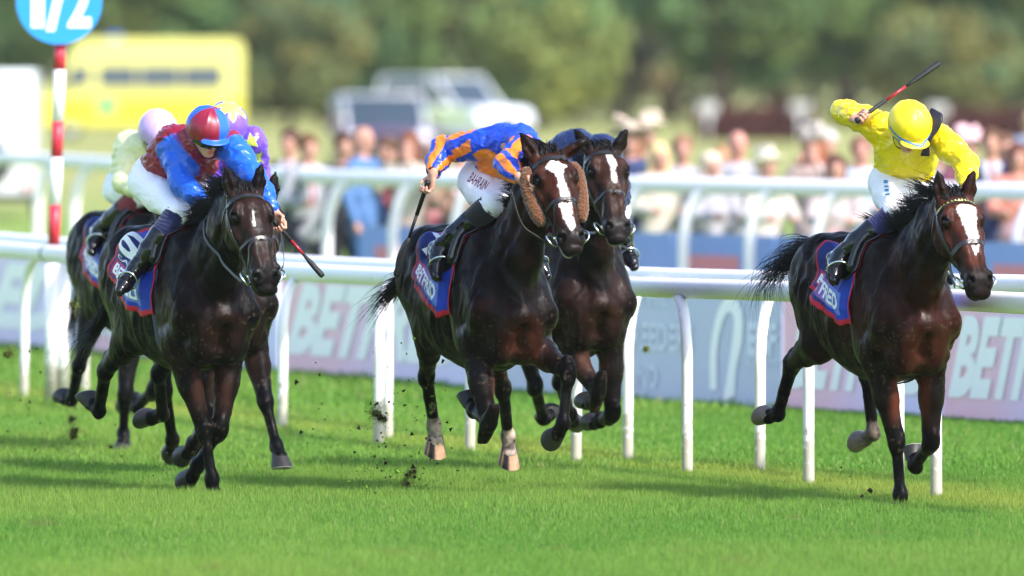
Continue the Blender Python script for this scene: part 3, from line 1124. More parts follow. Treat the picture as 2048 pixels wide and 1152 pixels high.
    if ndors.z < 0: ndors = -ndors
    # crest of the neck
    f.chain([NB + ndors * 0.25, nk[1] + ndors * 0.19, nk[2] + ndors * 0.145, hp(-0.02, -0.03, 0)], [0.05, 0.042, 0.04, 0.045], 0.06)
    for s, E, K, Fk, T in (legs['RF'], legs['LF']):
        sh = z(0.235, s * 0.155, 1.03)
        f.cap(z(-0.03, s * 0.12, 1.40), sh, (0.075, 0.13), (0.095, 0.12), 0.07)
        f.ell(sh, (0.068, 0.06, 0.09), 0.05)
        f.cap(z(-0.08, s * 0.15, 1.14), E + Vector((-0.03, 0, 0.04)), (0.095, 0.13), (0.075, 0.10), 0.06)
        f.cap(sh, E, (0.08, 0.085), (0.08, 0.09), 0.04)
        f.ell(z(0.295, s * 0.080, 0.970), (0.062, 0.085, 0.115), 0.05)
        f.ell(z(0.22, s * 0.085, 0.84), (0.10, 0.085, 0.095), 0.06)
        f.cap(z(0.315, s * 0.02, 1.06), z(0.245, s * 0.15, 0.86), (0.022, 0.022), (0.03, 0.03), 0.03)
        ax = (K - E).normalized()
        fr = ax.cross(Vector(Yv)).normalized()       # front of the limb
        f.cap(E + Vector((0, 0, 0.03)), E.lerp(K, 0.5), (0.084, 0.105), (0.066, 0.078), 0.05)
        f.cap(E.lerp(K, 0.45), K, (0.066, 0.076), (0.044, 0.048), 0.03)
        f.cap(E + fr * 0.045, E.lerp(K, 0.55) + fr * 0.03 + Vector((0, s * .012, 0)), (0.042, 0.04), (0.026, 0.024), 0.025)
        f.cap(E - fr * 0.05, E.lerp(K, 0.6) - fr * 0.03 - Vector((0, s * .01, 0)), (0.04, 0.042), (0.02, 0.022), 0.025)
        # groove between the breast and the limb
        ax2 = (Fk - K).normalized()
        fr2 = ax2.cross(Vector(Yv)).normalized()
        f.ell(K, (0.047, 0.047, 0.072), 0.022, R=[Yv, (fr + fr2).normalized() if (fr + fr2).length > .1 else fr, ax])
        f.ell(K + fr * 0.014, (0.036, 0.032, 0.050), 0.015, R=[Yv, fr, ax])
        f.cap(K - fr2 * 0.02, K.lerp(Fk, 0.22) - fr2 * 0.028, 0.026, 0.016, 0.02)
        f.cap(K, Fk, (0.033, 0.034), (0.029, 0.030), 0.025)
        f.cap(K.lerp(Fk, 0.1) - fr2 * 0.034, Fk - fr2 * 0.034, (0.016, 0.015), (0.017, 0.016), 0.010)
        _foot(f, Fk, T, fr2)
    for s, E, K, Fk, T in (legs['RH'], legs['LH']):
        f.ell(z(-0.93, s * 0.135, 1.27), (0.27, 0.135, 0.235), 0.09)
        f.ell(z(-0.66, s * 0.19, 1.40), (0.08, 0.065, 0.07), 0.07)
        hipj = z(-0.90, s * 0.15, 1.18)
        f.cap(hipj, E, (0.125, 0.19), (0.095, 0.125), 0.07)
        ax = (K - E).normalized()
        fr = ax.cross(Vector(Yv)).normalized()
        f.cap(z(-1.13, s * 0.105, 1.20), E.lerp(K, 0.30) - fr * 0.03, (0.085, 0.095), (0.055, 0.06), 0.06)
        f.cap(E, E.lerp(K, 0.5), (0.082, 0.118), (0.058, 0.078), 0.05)
        f.cap(E.lerp(K, 0.45), K, (0.058, 0.075), (0.038, 0.045), 0.03)
        f.cap(E.lerp(K, 0.05) + fr * 0.05, E.lerp(K, 0.6) + fr * 0.022, (0.045, 0.045), (0.028, 0.026), 0.03)
        ax2 = (Fk - K).normalized()
        fr2 = ax2.cross(Vector(Yv)).normalized()
        f.ell(K, (0.045, 0.056, 0.062), 0.02, R=[Yv, fr2, ax2])
        poh = K - ax * 0.085 - fr2 * 0.062
        f.cap(poh, K - fr2 * 0.035 + ax2 * 0.06, (0.026, 0.028), (0.026, 0.026), 0.022)
        f.cap(E.lerp(K, 0.5) - fr * 0.05, poh, (0.022, 0.022), (0.018, 0.018), 0.03)
        f.cap(K, Fk, (0.037, 0.044), (0.032, 0.035), 0.028)
        f.cap(K.lerp(Fk, 0.1) - fr2 * 0.042, Fk - fr2 * 0.036, (0.018, 0.017), (0.018, 0.017), 0.010)
        _foot(f, Fk, T, fr2)
    # hollow of the flank, breast furrow, windpipe groove
    f.cap(z(0.368, 0, 0.99), z(0.322, 0, 0.86), (0.008, 0.012), (0.008, 0.015), 0.05, mode=-1)
    for s in (-1, 1):
        g0 = NB.lerp(poll, 0.26) - ndors * 0.11 + Vector((0.0, s * 0.125, 0.0))
        g1 = NB.lerp(poll, 0.80) - ndors * 0.075 + sd_ * (s * 0.083)
        f.cap(g0, g1, 0.008, 0.010, 0.05, mode=-1)
        f.cap(z(-0.12, s * 0.285, 1.25), z(-0.13, s * 0.27, 0.92), 0.018, 0.02, 0.07, mode=-1)
    # tail dock
    tb = z(-1.215, 0, 1.40)
    td = Vector(S.get('tail_dir', (-0.8, 0, -0.25))).normalized()
    f.cap(tb + Vector((0.1, 0, 0.03)), tb + td * 0.12, 0.045, 0.028, 0.04)
    # ---- head
    hs = [(-0.02, 0.035, -0.11, 0.062), (0.05, 0.078, -0.145, 0.086), (0.11, 0.092, -0.175, 0.098), (0.17, 0.093, -0.185, 0.100), (0.23, 0.083, -0.178, 0.088),
          (0.30, 0.068, -0.148, 0.068), (0.37, 0.058, -0.115, 0.056), (0.44, 0.05, -0.092, 0.051), (0.51, 0.044, -0.086, 0.057), (0.56, 0.032, -0.08, 0.057), (0.597, 0.0, -0.066, 0.046)]
    hs = [(q[0], q[1] * 1.06, q[2] * 1.04, q[3] * HW) for q in hs]
    f.loft(poll, a, sd_, dn, hs, k=0.04, taper=0.06, exp=2.4)
    H3 = [a, dn, sd_]
    for s in (-1, 1):
        f.ell(hp(0.175, -0.085, s * 0.066), (0.115, 0.092, 0.036), 0.03, R=H3)
        f.ell(hp(0.160, 0.048, s * 0.080), (0.046, 0.038, 0.032), 0.02, R=H3)
        f.cap(hp(0.105, 0.072, s * 0.068), hp(0.175, 0.060, s * 0.094), 0.022, 0.018, 0.02)
        f.cap(hp(0.215, -0.005, s * 0.090), hp(0.36, -0.02, s * 0.055), 0.017, 0.010, 0.025)
        f.cap(hp(0.27, 0.055, s * 0.036), hp(0.50, 0.035, s * 0.026), 0.020, 0.016, 0.02)
        f.ell(hp(0.174, 0.062, s * 0.098), (0.030, 0.017, 0.019), 0.008, R=H3, mode=-1)
        f.cap(hp(0.25, 0.03, s * 0.10), hp(0.33, 0.015, s * 0.078), 0.016, 0.012, 0.03, mode=-1)
        f.ell(hp(0.545, -0.002, s * 0.040), (0.045, 0.040, 0.030), 0.018, R=H3)
        f.ell(hp(0.556, 0.034, s * 0.046), (0.026, 0.026, 0.017), 0.008, R=H3, mode=-1)
        f.ell(hp(0.522, 0.030, s * 0.047), (0.018, 0.016, 0.018), 0.014, R=H3)
        # mouth line
        f.cap(hp(0.50, -0.066, s * 0.062), hp(0.585, -0.058, s * 0.040), 0.006, 0.006, 0.008, mode=-1)
    f.ell(hp(0.560, -0.040, 0), (0.045, 0.036, 0.046), 0.02, R=H3)
    lip = S.get('lip', 0.0)
    f.ell(hp(0.552 + lip * .3, -0.098 - lip, 0), (0.048, 0.024, 0.036), 0.016, R=H3)
    f.ell(hp(0.512, -0.098 - lip * .6, 0), (0.05, 0.026, 0.036), 0.02, R=H3)
    f.cap(hp(0.62, -0.076 - lip * .4, -0.05), hp(0.62, -0.076 - lip * .4, 0.05), 0.012 + lip * .4, 0.012 + lip * .4, 0.01, mode=-1)
    for s, b, tip in ears:
        ed = (tip - b).normalized()
        es = (sd_ - ed * sd_.dot(ed)).normalized()
        ef = ed.cross(es)
        if ef.dot(dn) < 0: ef = -ef
        open_ = (ef * 0.85 + es * (s * 0.5)).normalized()
        m1, m2 = b.lerp(tip, 0.42) , b.lerp(tip, 0.75) - es * (s * 0.004)
        f.cap(b - ed * 0.02, m1, (0.030, 0.030), (0.037, 0.028), 0.025, side=es)
        f.cap(m1, m2, (0.037, 0.028), (0.022, 0.016), 0.012, side=es)
        f.cap(m2, tip, (0.022, 0.016), (0.005, 0.005), 0.01, side=es)
        f.cap(b.lerp(tip, 0.22) + open_ * 0.030, b.lerp(tip, 0.80) + open_ * 0.020, (0.022, 0.020), (0.008, 0.012), 0.008, side=es, mode=-1)
    V, Q = f.mesh(2)
    # muscle relief
    N = vert_normals(V, Q)
    wv = V + 0.04 * np.stack([vnoise(V * 6.0), vnoise(V * 6.0 + 5), vnoise(V * 6.0 + 9)], 1)
    strand_ = ridge(wv @ np.array([[9, 2, 3], [2, 9, 2], [-3, 2, 4]], np.float32), 2)
    trunk = np.clip((V[:, 2:3] - 0.6) * 4, 0.1, 1)
    vein = np.maximum(0, 1 - np.abs(vnoise(wv @ np.array([[5, 1, 2], [1, 5, 1], [2, 1, 9]], np.float32) + 4.4)) * 13) ** 1.5
    vm = np.clip(vnoise(V * 2.2 + 8) * 2.0 + 0.4, 0, 1)
    V = V + N * ((0.0030 * fbm(V * 11.0, 2) + 0.0068 * strand_)[:, None] * trunk + (0.0030 * vein * vm)[:, None])
    # ---- coat colours
    base = np.array(S['coat'], np.float32)
    C = np.repeat(base[None], len(V), 0)
    red = np.array(S.get('red', base * 2.2), np.float32)
    n1 = fbm(V * 3.0 + S['cx'], 3)
    C = mixc(C, red, S.get('redmix', 0.35) * sstep(0.1, 0.8, n1))
    # warmer inner legs, breast and face
    hd = (V - A3(poll)) @ np.stack([A3(a), A3(dn), A3(sd_)], 1)
    t_, d_, s_ = hd[:, 0], hd[:, 1], hd[:, 2]
    near_head = (t_ > -0.12) & (t_ < 0.75) & (np.abs(s_) < 0.19) & (d_ > -0.24) & (d_ < 0.2)
    face = near_head * sstep(-0.04, 0.05, t_) * sstep(-0.16, -0.02, d_)
    C = mixc(C, red * 1.25, 0.75 * face * (0.6 + 0.4 * np.clip(fbm(V * 14.0, 2), -1, 1)))
    C = mixc(C, red * 1.1, 0.45 * sstep(0.16, 0.03, np.linalg.norm((V - A3(z(0.30, 0, 0.93))) * np.array([1, .8, .7]), axis=1)) )
    for key in ('RF', 'LF', 'RH', 'LH'):
        s, E, K, Fk, T = legs[key]
        if key in ('RF', 'LF'):
            d1, t1 = segdist(V, E, K)
            inner = sstep(0.02, 0.07, -(V[:, 1] - E[1]) * s)
            C = mixc(C, red * 1.9, 0.7 * inner * sstep(0.12, 0.07, d1) * sstep(0.05, 0.3, t1) * sstep(0.95, 0.6, t1))
        d1, t1 = segdist(V, E.lerp(K, 0.55), K)
        C = mixc(C, base * 0.35, 0.85 * sstep(0.11, 0.08, d1) * sstep(0.0, 1.0, t1))
        d2, t2 = segdist(V, K, Fk)
        d3, _ = segdist(V, Fk, T)
        C = mixc(C, base * 0.3, 0.95 * np.maximum(sstep(0.10, 0.075, d2), sstep(0.10, 0.075, d3)))
        if key in S.get('socks', {}):
            lev, scol = S['socks'][key]
            d4, t4 = segdist(V, K.lerp(Fk, 1 - lev), Fk)
            msk = np.maximum(sstep(0.085, 0.07, d3), sstep(0.07, 0.06, d4) * sstep(0.0, 0.25, t4))
            msk = msk * np.clip(0.62 + 0.55 * fbm(V * 26.0, 3), 0, 1)
            C = mixc(C, scol, msk)
    # muzzle, around the eye
    C = mixc(C, base * 0.45 + 0.004, near_head * sstep(0.44, 0.53, t_) * 0.9)
    for s in (-1, 1):
        C = mixc(C, base * 0.35, 0.85 * sstep(0.055, 0.03, np.linalg.norm(V - A3(hp(0.174, 0.055, s * 0.09)), axis=1)))
        C = mixc(C, base * 0.08, 0.97 * sstep(0.030, 0.021, np.linalg.norm((V - A3(hp(0.556, 0.024, s * 0.046))), axis=1)))
    if S.get('pale_lip'):
        m = near_head * sstep(0.50, 0.54, t_) * sstep(-0.075, -0.09, d_)
        C = mixc(C, S['pale_lip'], m * np.clip(0.75 + 0.5 * fbm(V * 40, 2), 0, 1))
    if S.get('blaze'):
        jag = 0.010 * vnoise(V * 60.0) + 0.008 * vnoise(V * 22.0)
        for (t0, t1, w0, w1, c0, c1) in S['blaze']:
            w = np.interp(t_, [t0, t1], [w0, w1]); cc = np.interp(t_, [t0, t1], [c0, c1])
            m = near_head * (d_ > -0.02) * ((t_ + jag) > t0) * ((t_ + jag) < t1) * sstep(0.006, -0.004, np.abs(s_ - cc) - w / 2 + jag * 0.7)
            C = mixc(C, (0.80, 0.77, 0.74), m)
    # flecks of mud kicked up on to legs, belly and breast
    fl = (vnoise(V * 70.0 + 3) > 0.60) & (vnoise(V * 6.0 + 20) > -0.1) & (V[:, 2] < 1.05 + dz)
    C = mixc(C, (0.075, 0.055, 0.035), fl * 0.55)
    body = link('body', np_mesh('horse_body', V, Q, True, np.clip(C, 0.0015, 1)), M_COAT, root)
    bvh = make_bvh(V, Q)
    # ---- hooves
    for key in ('RF', 'LF', 'RH', 'LH'):
        s, E, K, Fk, T = legs[key]
        _hoof(Fk, T, Fk - K, root, S.get('hoof', {}).get(key, (0.02, 0.018, 0.018)))
    # ---- eyes
    for s in (-1, 1):
        mb = MB(); mb.ball(hp(0.173, 0.0505, s * 0.0825), 0.0235, 14, 10)
        mb.build('eye', M_EYE, root)
    info = dict(root=root, Mw=Mw, Mi=Mi, Wd=Wd, Lc=Lc, hp=hp, bvh=bvh, a=a, dn=dn, sd=sd_, poll=poll, NB=NB, ndors=ndors, dz=dz, tb=tb, td=td, legs=legs, V=V)
    return root, info

def _foot(f, Fk, T, fr2):
    ax = (T - Fk).normalized()
    fr = ax.cross(Vector((0, 1, 0))).normalized()
    f.ell(Fk, (0.041, 0.045, 0.052), 0.022, R=[(0, 1, 0), fr, ax])
    f.ell(Fk - fr * 0.034, (0.032, 0.024, 0.030), 0.012, R=[(0, 1, 0), fr, ax])
    f.cap(Fk, Fk + ax * 0.070, (0.033, 0.036), (0.036, 0.038), 0.022)
    f.cap(Fk + ax * 0.070, Fk + ax * 0.095, (0.036, 0.038), (0.046, 0.047), 0.015)

def _hoof(Fk, T, cannon, root, col):
    ax = (T - Fk).normalized()
    fr = ax.cross(Vector((0, 1, 0))).normalized()
    c40, s40 = math.cos(math.radians(36)), math.sin(math.radians(36))
    n = (ax * c40 - fr * s40).normalized()          # towards the sole
    w = (fr * c40 + ax * s40).normalized()          # towards the toe
    side = Vector((0, 1, 0))
    C0 = Fk + ax * 0.082
    prof = [(0.0, 0.046, 0.0), (0.012, 0.050, 0.004), (0.04, 0.058, 0.016), (0.075, 0.068, 0.030), (0.079, 0.0665, 0.031), (0.079, 0.050, 0.031), (0.068, 0.044, 0.030)]
    seg = 28
    V, Q, C = [], [], []
    for (h_, r, sh) in prof:
        for k in range(seg):
            an = 2 * math.pi * k / seg
            ca, sa = math.cos(an), math.sin(an)
            rr = r * (1.06 if ca > 0 else 0.92)
            p = C0 + n * (h_ - (0.018 * (1 - ca) * (1 - h_ / 0.079))) + w * (sh + rr * ca) + side * (r * 0.97 * sa)
            V.append(p[:])
            cc = np.array(col[:3], float)
            if len(col) > 3:                         # pale horn with dark streaks
                st = math.sin(an * 3.0 + 0.7) + 0.6 * math.sin(an * 7 + 2)
                cc = np.array(col[:3]) if st > -0.25 else np.array((0.012, 0.010, 0.012))
            if h_ >= 0.0789: cc = np.array((0.35, 0.35, 0.36))
            if r < 0.045: cc = np.array((0.03, 0.028, 0.024))
            C.append(cc)
    m = len(prof)
    for i in range(m - 1):
        for k in range(seg):
            Q.append((i * seg + k, i * seg + (k + 1) % seg, (i + 1) * seg + (k + 1) % seg, (i + 1) * seg + k))
    cen = np.mean(np.array(V[-seg:]), 0); V.append(tuple(cen)); C.append(np.array((0.03, 0.028, 0.024)))
    T3 = [(len(V) - 1, (m - 1) * seg + k, (m - 1) * seg + (k + 1) % seg) for k in range(seg)]
    top = np.mean(np.array(V[:seg]), 0)
    o = link('hoof', np_mesh('hoof', np.array(V), [np.array(Q), np.array(T3)], True, np.array(C)), M_HOOF, root)
    autosmooth(o, 40)
    return o
# ------------------------------------------------------------------ mane, tail, bridle, saddle cloth
def surf_path(I, ctrl, n, off=0.003):
    pts, nor = [], []
    for p in spline([I['hp'](*c) for c in ctrl], n):
        q, nn, _, _ = I['bvh'].find_nearest(p)
        pts.append(q + nn * off); nor.append(nn)
    for _ in range(2):
        pts = [pts[0]] + [(pts[i - 1] + pts[i] * 2 + pts[i + 1]) / 4 for i in range(1, n - 1)] + [pts[-1]]
    return pts, nor

def strap(I, name, ctrl, w, mat, parent, n=24, th=0.004, off=0.002):
    pts, nor = surf_path(I, ctrl, n, off)
    mb = MB(); ribbon(pts, nor, w, th, mb)
    o = mb.build(name, mat, parent)
    return autosmooth(o, 50)

def bridle(I, B, hands=None):
    root = I['root']
    hp = I['hp']
    br = strap(I, 'bridle', [(0.10, 0.0, -0.105), (0.03, -0.02, -0.085), (-0.035, -0.01, -0.05), (-0.045, 0.0, 0), (-0.035, -0.01, 0.05), (0.03, -0.02, 0.085), (0.10, 0.0, 0.105)], 0.022, M_TACK, root)
    bb = strap(I, 'browband', [(0.075, -0.005, -0.1), (0.060, 0.05, -0.088), (0.052, 0.10, -0.045), (0.050, 0.11, 0), (0.052, 0.10, 0.045), (0.060, 0.05, 0.088), (0.075, -0.005, 0.1)], 0.034, M_TACK, br, n=40, th=0.008)
    if B.get('studs'):
        gold = simple('gold_stud', (0.85, 0.66, 0.16), 0.25, metal=0.6, var=0.1)
        pts, nor = surf_path(I, [(0.070, 0.02, -0.095), (0.060, 0.05, -0.088), (0.052, 0.10, -0.045), (0.050, 0.11, 0), (0.052, 0.10, 0.045), (0.060, 0.05, 0.088), (0.070, 0.02, 0.095)], 17, 0.010)
        for i in range(16):
            mb = MB()
            a, b = pts[i], pts[i + 1]
            t = (b - a); nn = nor[i]; s = t.cross(nn).normalized()
            if s.dot(I['a']) > 0: s = -s
            m = a + t * 0.5 + s * 0.0
            mb.add([a - s * 0.011 + t * .08, b - s * 0.011 - t * .08, m + s * 0.012, a + (b - a) * 0.5 + nn * 0.006], [(0, 1, 3), (1, 2, 3), (2, 0, 3), (0, 2, 1)])
            mb.build('stud', gold, br, smooth=False)
    for s in (-1, 1):
        strap(I, 'cheek_strap', [(0.055, 0.005, s * 0.10), (0.13, -0.02, s * 0.105), (0.26, -0.045, s * 0.09), (0.38, -0.062, s * 0.065), (0.485, -0.065, s * 0.06)], 0.023, M_TACK, br, n=22)
        strap(I, 'noseband_strap', [(0.06, -0.015, s * 0.10), (0.16, -0.005, s * 0.11), (0.27, -0.02, s * 0.092), (0.345, -0.04, s * 0.07)], 0.012, M_TACK, br, n=16)
        strap(I, 'throat_lash', [(0.04, -0.02, s * 0.09), (0.12, -0.10, s * 0.10), (0.16, -0.20, s * 0.07), (0.16, -0.24, s * 0.0)], 0.012, M_TACK, br, n=16)
    # noseband right round the nose
    nb = [(0.345, -0.10, -0.05), (0.345, -0.05, -0.08), (0.335, 0.03, -0.065), (0.330, 0.075, -0.02), (0.330, 0.075, 0.02), (0.335, 0.03, 0.065), (0.345, -0.05, 0.08), (0.345, -0.10, 0.05), (0.345, -0.14, 0.0), (0.345, -0.10, -0.05)]
    strap(I, 'noseband', nb, 0.032 if not B.get('grackle') else 0.024, M_TACK, br, n=44, th=0.008)
    if B.get('grackle'):
        for s in (-1, 1):
            strap(I, 'noseband_cross', [(0.330, 0.08, 0.0), (0.355, 0.05, s * 0.045), (0.43, 0.0, s * 0.062), (0.475, -0.06, s * 0.06), (0.485, -0.11, s * 0.035)], 0.018, M_TACK, br, n=20)
        mb = MB(); c = hp(0.332, 0.068, 0); mb.ball(c, 0.016, 12, 8); mb.build('noseband_boss', M_TACK, br)
    for s in (-1, 1):
        mb = MB()
        c = hp(0.505, -0.065, s * 0.072)
        torus(mb, c, 0.045, 0.0058, I['a'] + I['dn'] * 0.2, I['dn'] * 0.7 + I['sd'] * s * 0.9)
        mb.tube([hp(0.50, -0.055, s * 0.03), hp(0.50, -0.055, s * 0.068)], 0.009, 10)
        mb.build('bit_ring', M_STEEL, br)
        # reins
        if hands and hands.get(s) is not None:
            h_ = hands[s]
            c = hp(0.49, -0.125, s * 0.072)
            mid = c.lerp(h_, 0.5) + Vector((0.0, s * 0.05, -0.04))
            pts = spline([c, c.lerp(h_, 0.2) + Vector((0, s * 0.03, -0.02)), mid, h_], 24)
            good = []
            for p in pts:
                q, nn, _, dist = I['bvh'].find_nearest(p)
                if (p - q).dot(nn) < 0.006: p = q + nn * 0.008
                good.append(p)
            nor = [(Vector((0, s, 0.15)))] * len(good)
            mb = MB(); ribbon(good, nor, 0.019, 0.003, mb)
            mb.build('rein', M_TACKGREY if B.get('greyrein') else M_TACK, br)
    if B.get('loop'):
        # slack end of the reins hanging round the base of the neck
        lo = B['loop']
        pts = [I['Lc'](at(px, py, dep)) for (px, py, dep) in lo]
        good = []
        for p in spline(pts, 40):
            q, nn, _, dist = I['bvh'].find_nearest(p)
            if (p - q).dot(nn) < 0.004 or dist > 0.02: p = q + nn * 0.006
            good.append(p)
        for _ in range(3):
            good = [good[0]] + [(good[i - 1] + good[i] * 2 + good[i + 1]) / 4 for i in range(1, 39)] + [good[-1]]
        mb = MB(); mb.tube(good, 0.005, 6); mb.build('neck_strap', M_TACK, br)
    for (t0, s) in B.get('fleece', ()):
        # sheepskin roll lying along the cheek strap
        ctrl = [(0.065, -0.005, s * 0.118), (0.17, -0.04, s * 0.128), (0.28, -0.06, s * 0.118), (0.37, -0.07, s * 0.10)]
        pts = spline([hp(*c) for c in ctrl], 9)
        lo = [min(p[i] for p in pts) - 0.08 for i in range(3)]; hi = [max(p[i] for p in pts) + 0.08 for i in range(3)]
        f = Field(lo, hi, 0.005)
        f.chain(pts, [0.027] + [0.034] * 7 + [0.030], 0.02)
        V, Q = f.mesh(1)
        N = vert_normals(V, Q)
        V = V + N * (0.0045 * fbm(V * 120, 3))[:, None]
        link('sheepskin_cheekpiece', np_mesh('sheepskin_cheekpiece', V, Q), M_FLEECE, br)
    return br

def mane(I, S, count=260, seed=1):
    r = random.Random(seed)
    hp, NB, poll, nd = I['hp'], I['NB'], I['poll'], I['ndors']
    strands = []
    crest = spline([NB + nd * 0.33 + Vector((-0.02, 0, 0)), NB.lerp(poll, 0.35) + nd * 0.24, NB.lerp(poll, 0.68) + nd * 0.19, hp(-0.05, -0.01, 0)], 60)
    sp_ = S.get('mane_side', -1)
    L0 = S.get('mane_len', 0.17)
    locks = []
    for i in range(max(12, count // 24)):
        lift = r.random() ** 1.3 * S.get('mane_lift', 1.0)
        locks.append((r.random(), lift, Vector((-0.9, sp_ * r.uniform(0.2, 1.2), r.uniform(-0.9, 0.4) + 0.4 * lift)).normalized(), L0 * r.uniform(0.7, 1.35)))
    for i in range(count):
        u0, lift, v2, L = locks[i % len(locks)]
        u = min(max(u0 + r.gauss(0, 0.02), 0), 0.999)
        p = crest[int(u * 59)].copy()
        q, nn, _, _ = I['bvh'].find_nearest(p)
        p = q + nn * 0.002 + Vector((r.uniform(-.01, .01), r.uniform(-.014, .014), 0))
        v = (nn * (0.5 + 0.7 * lift) + Vector((-0.7 - 0.6 * lift, sp_ * r.uniform(0.2, 0.7), 0.1 + 0.3 * lift))).normalized()
        w2 = (v2 + Vector((r.gauss(0, .16), r.gauss(0, .16), r.gauss(0, .16)))).normalized()
        L = L * r.uniform(0.65, 1.15)
        pts = [p - nn * 0.01]
        cur = p.copy()
        for k in range(1, 8):
            w = k / 7
            cur = cur + (v * (1 - w) + w2 * w).normalized() * (L / 7)
            qq, n2, _, dd = I['bvh'].find_nearest(cur, 0.05)
            if qq is not None and (cur - qq).dot(n2) < 0.006: cur = qq + n2 * (0.006 + 0.008 * r.random())
            pts.append(cur.copy())
        strands.append((pts, r.uniform(0.0012, 0.0034)))
    # forelock
    for i in range(S.get('forelock', 170)):
        p = hp(r.uniform(-0.04, 0.02), r.uniform(0.0, 0.05), r.uniform(-0.05, 0.05))
        q, nn, _, _ = I['bvh'].find_nearest(p)
        v = (nn * 0.55 + I['sd'] * r.uniform(-.5, .4) - I['a'] * r.uniform(0.3, 0.9)).normalized()
        v2 = (Vector((-0.9, r.uniform(-.6, .4), r.uniform(-.2, .5)))).normalized()
        pts = [q.copy()]; cur = q.copy(); L = r.uniform(0.04, 0.085)
        for k in range(1, 6):
            w = k / 5
            cur = cur + (v * (1 - w) + v2 * w).normalized() * (L / 5)
            pts.append(cur.copy())
        strands.append((pts, r.uniform(0.0025, 0.0045)))
    tag(link('mane', hair_mesh(strands, 'mane'), M_HAIR, I['root']), kind='stuff')

def tail(I, S, count=220, seed=2):
    """S['tail']: image points the tail sweeps through, from the dock"""
    r = random.Random(seed)
    tb, td = I['tb'], I['td']
    wb = I['Wd'](tb)
    ctrl = [tb, tb + td * 0.12]
    for (px, py, dd) in S['tail']:
        ctrl.append(I['Lc'](at(px, py, wb.y + dd)))
    mid = spline(ctrl, 24)
    strands = []
    spread = S.get('tail_spread', 0.10)
    for i in range(count):
        end = int(r.uniform(0.55, 1.0) * 23)
        a1 = r.uniform(0, 6.28); rad = r.random() ** 0.6
        o = Vector((math.cos(a1), math.sin(a1) * 0.8, math.sin(a1 * 1.0 + 1.0))) * rad
        wob = Vector((r.gauss(0, 1), r.gauss(0, 1), r.gauss(0, 1))) * 0.5
        st = r.choice([0, 0, 0, 2, 4])
        pts = []
        for k in range(10):
            u = (st + (end - st) * k / 9)
            k0 = min(int(u), 22)
            p = mid[k0].lerp(mid[k0 + 1], u - k0)
            w = (u / 23)
            pts.append(p + o * (0.022 + spread * w ** 1.2) + wob * (spread * 0.9 * w ** 2.2))
        strands.append((pts, r.uniform(0.0020, 0.0042)))
    tag(link('tail', hair_mesh(strands, 'tail'), M_HAIR, I['root']), kind='stuff')

# point on the flank of the horse: x along the back, phi degrees from the spine (negative = right side)
def flank(I, x, phi, off):
    o = Vector((x, 0, 1.16 + I['dz']))
    an = math.radians(phi)
    d = Vector((0, math.sin(an), math.cos(an)))
    hit = None
    start = o + d * 0.9
    loc, nn, idx, dist = I['bvh'].ray_cast(start, -d)
    if loc is None:
        loc, nn = o + d * 0.3, d
    r = (loc - o).length
    return o, d, r + off

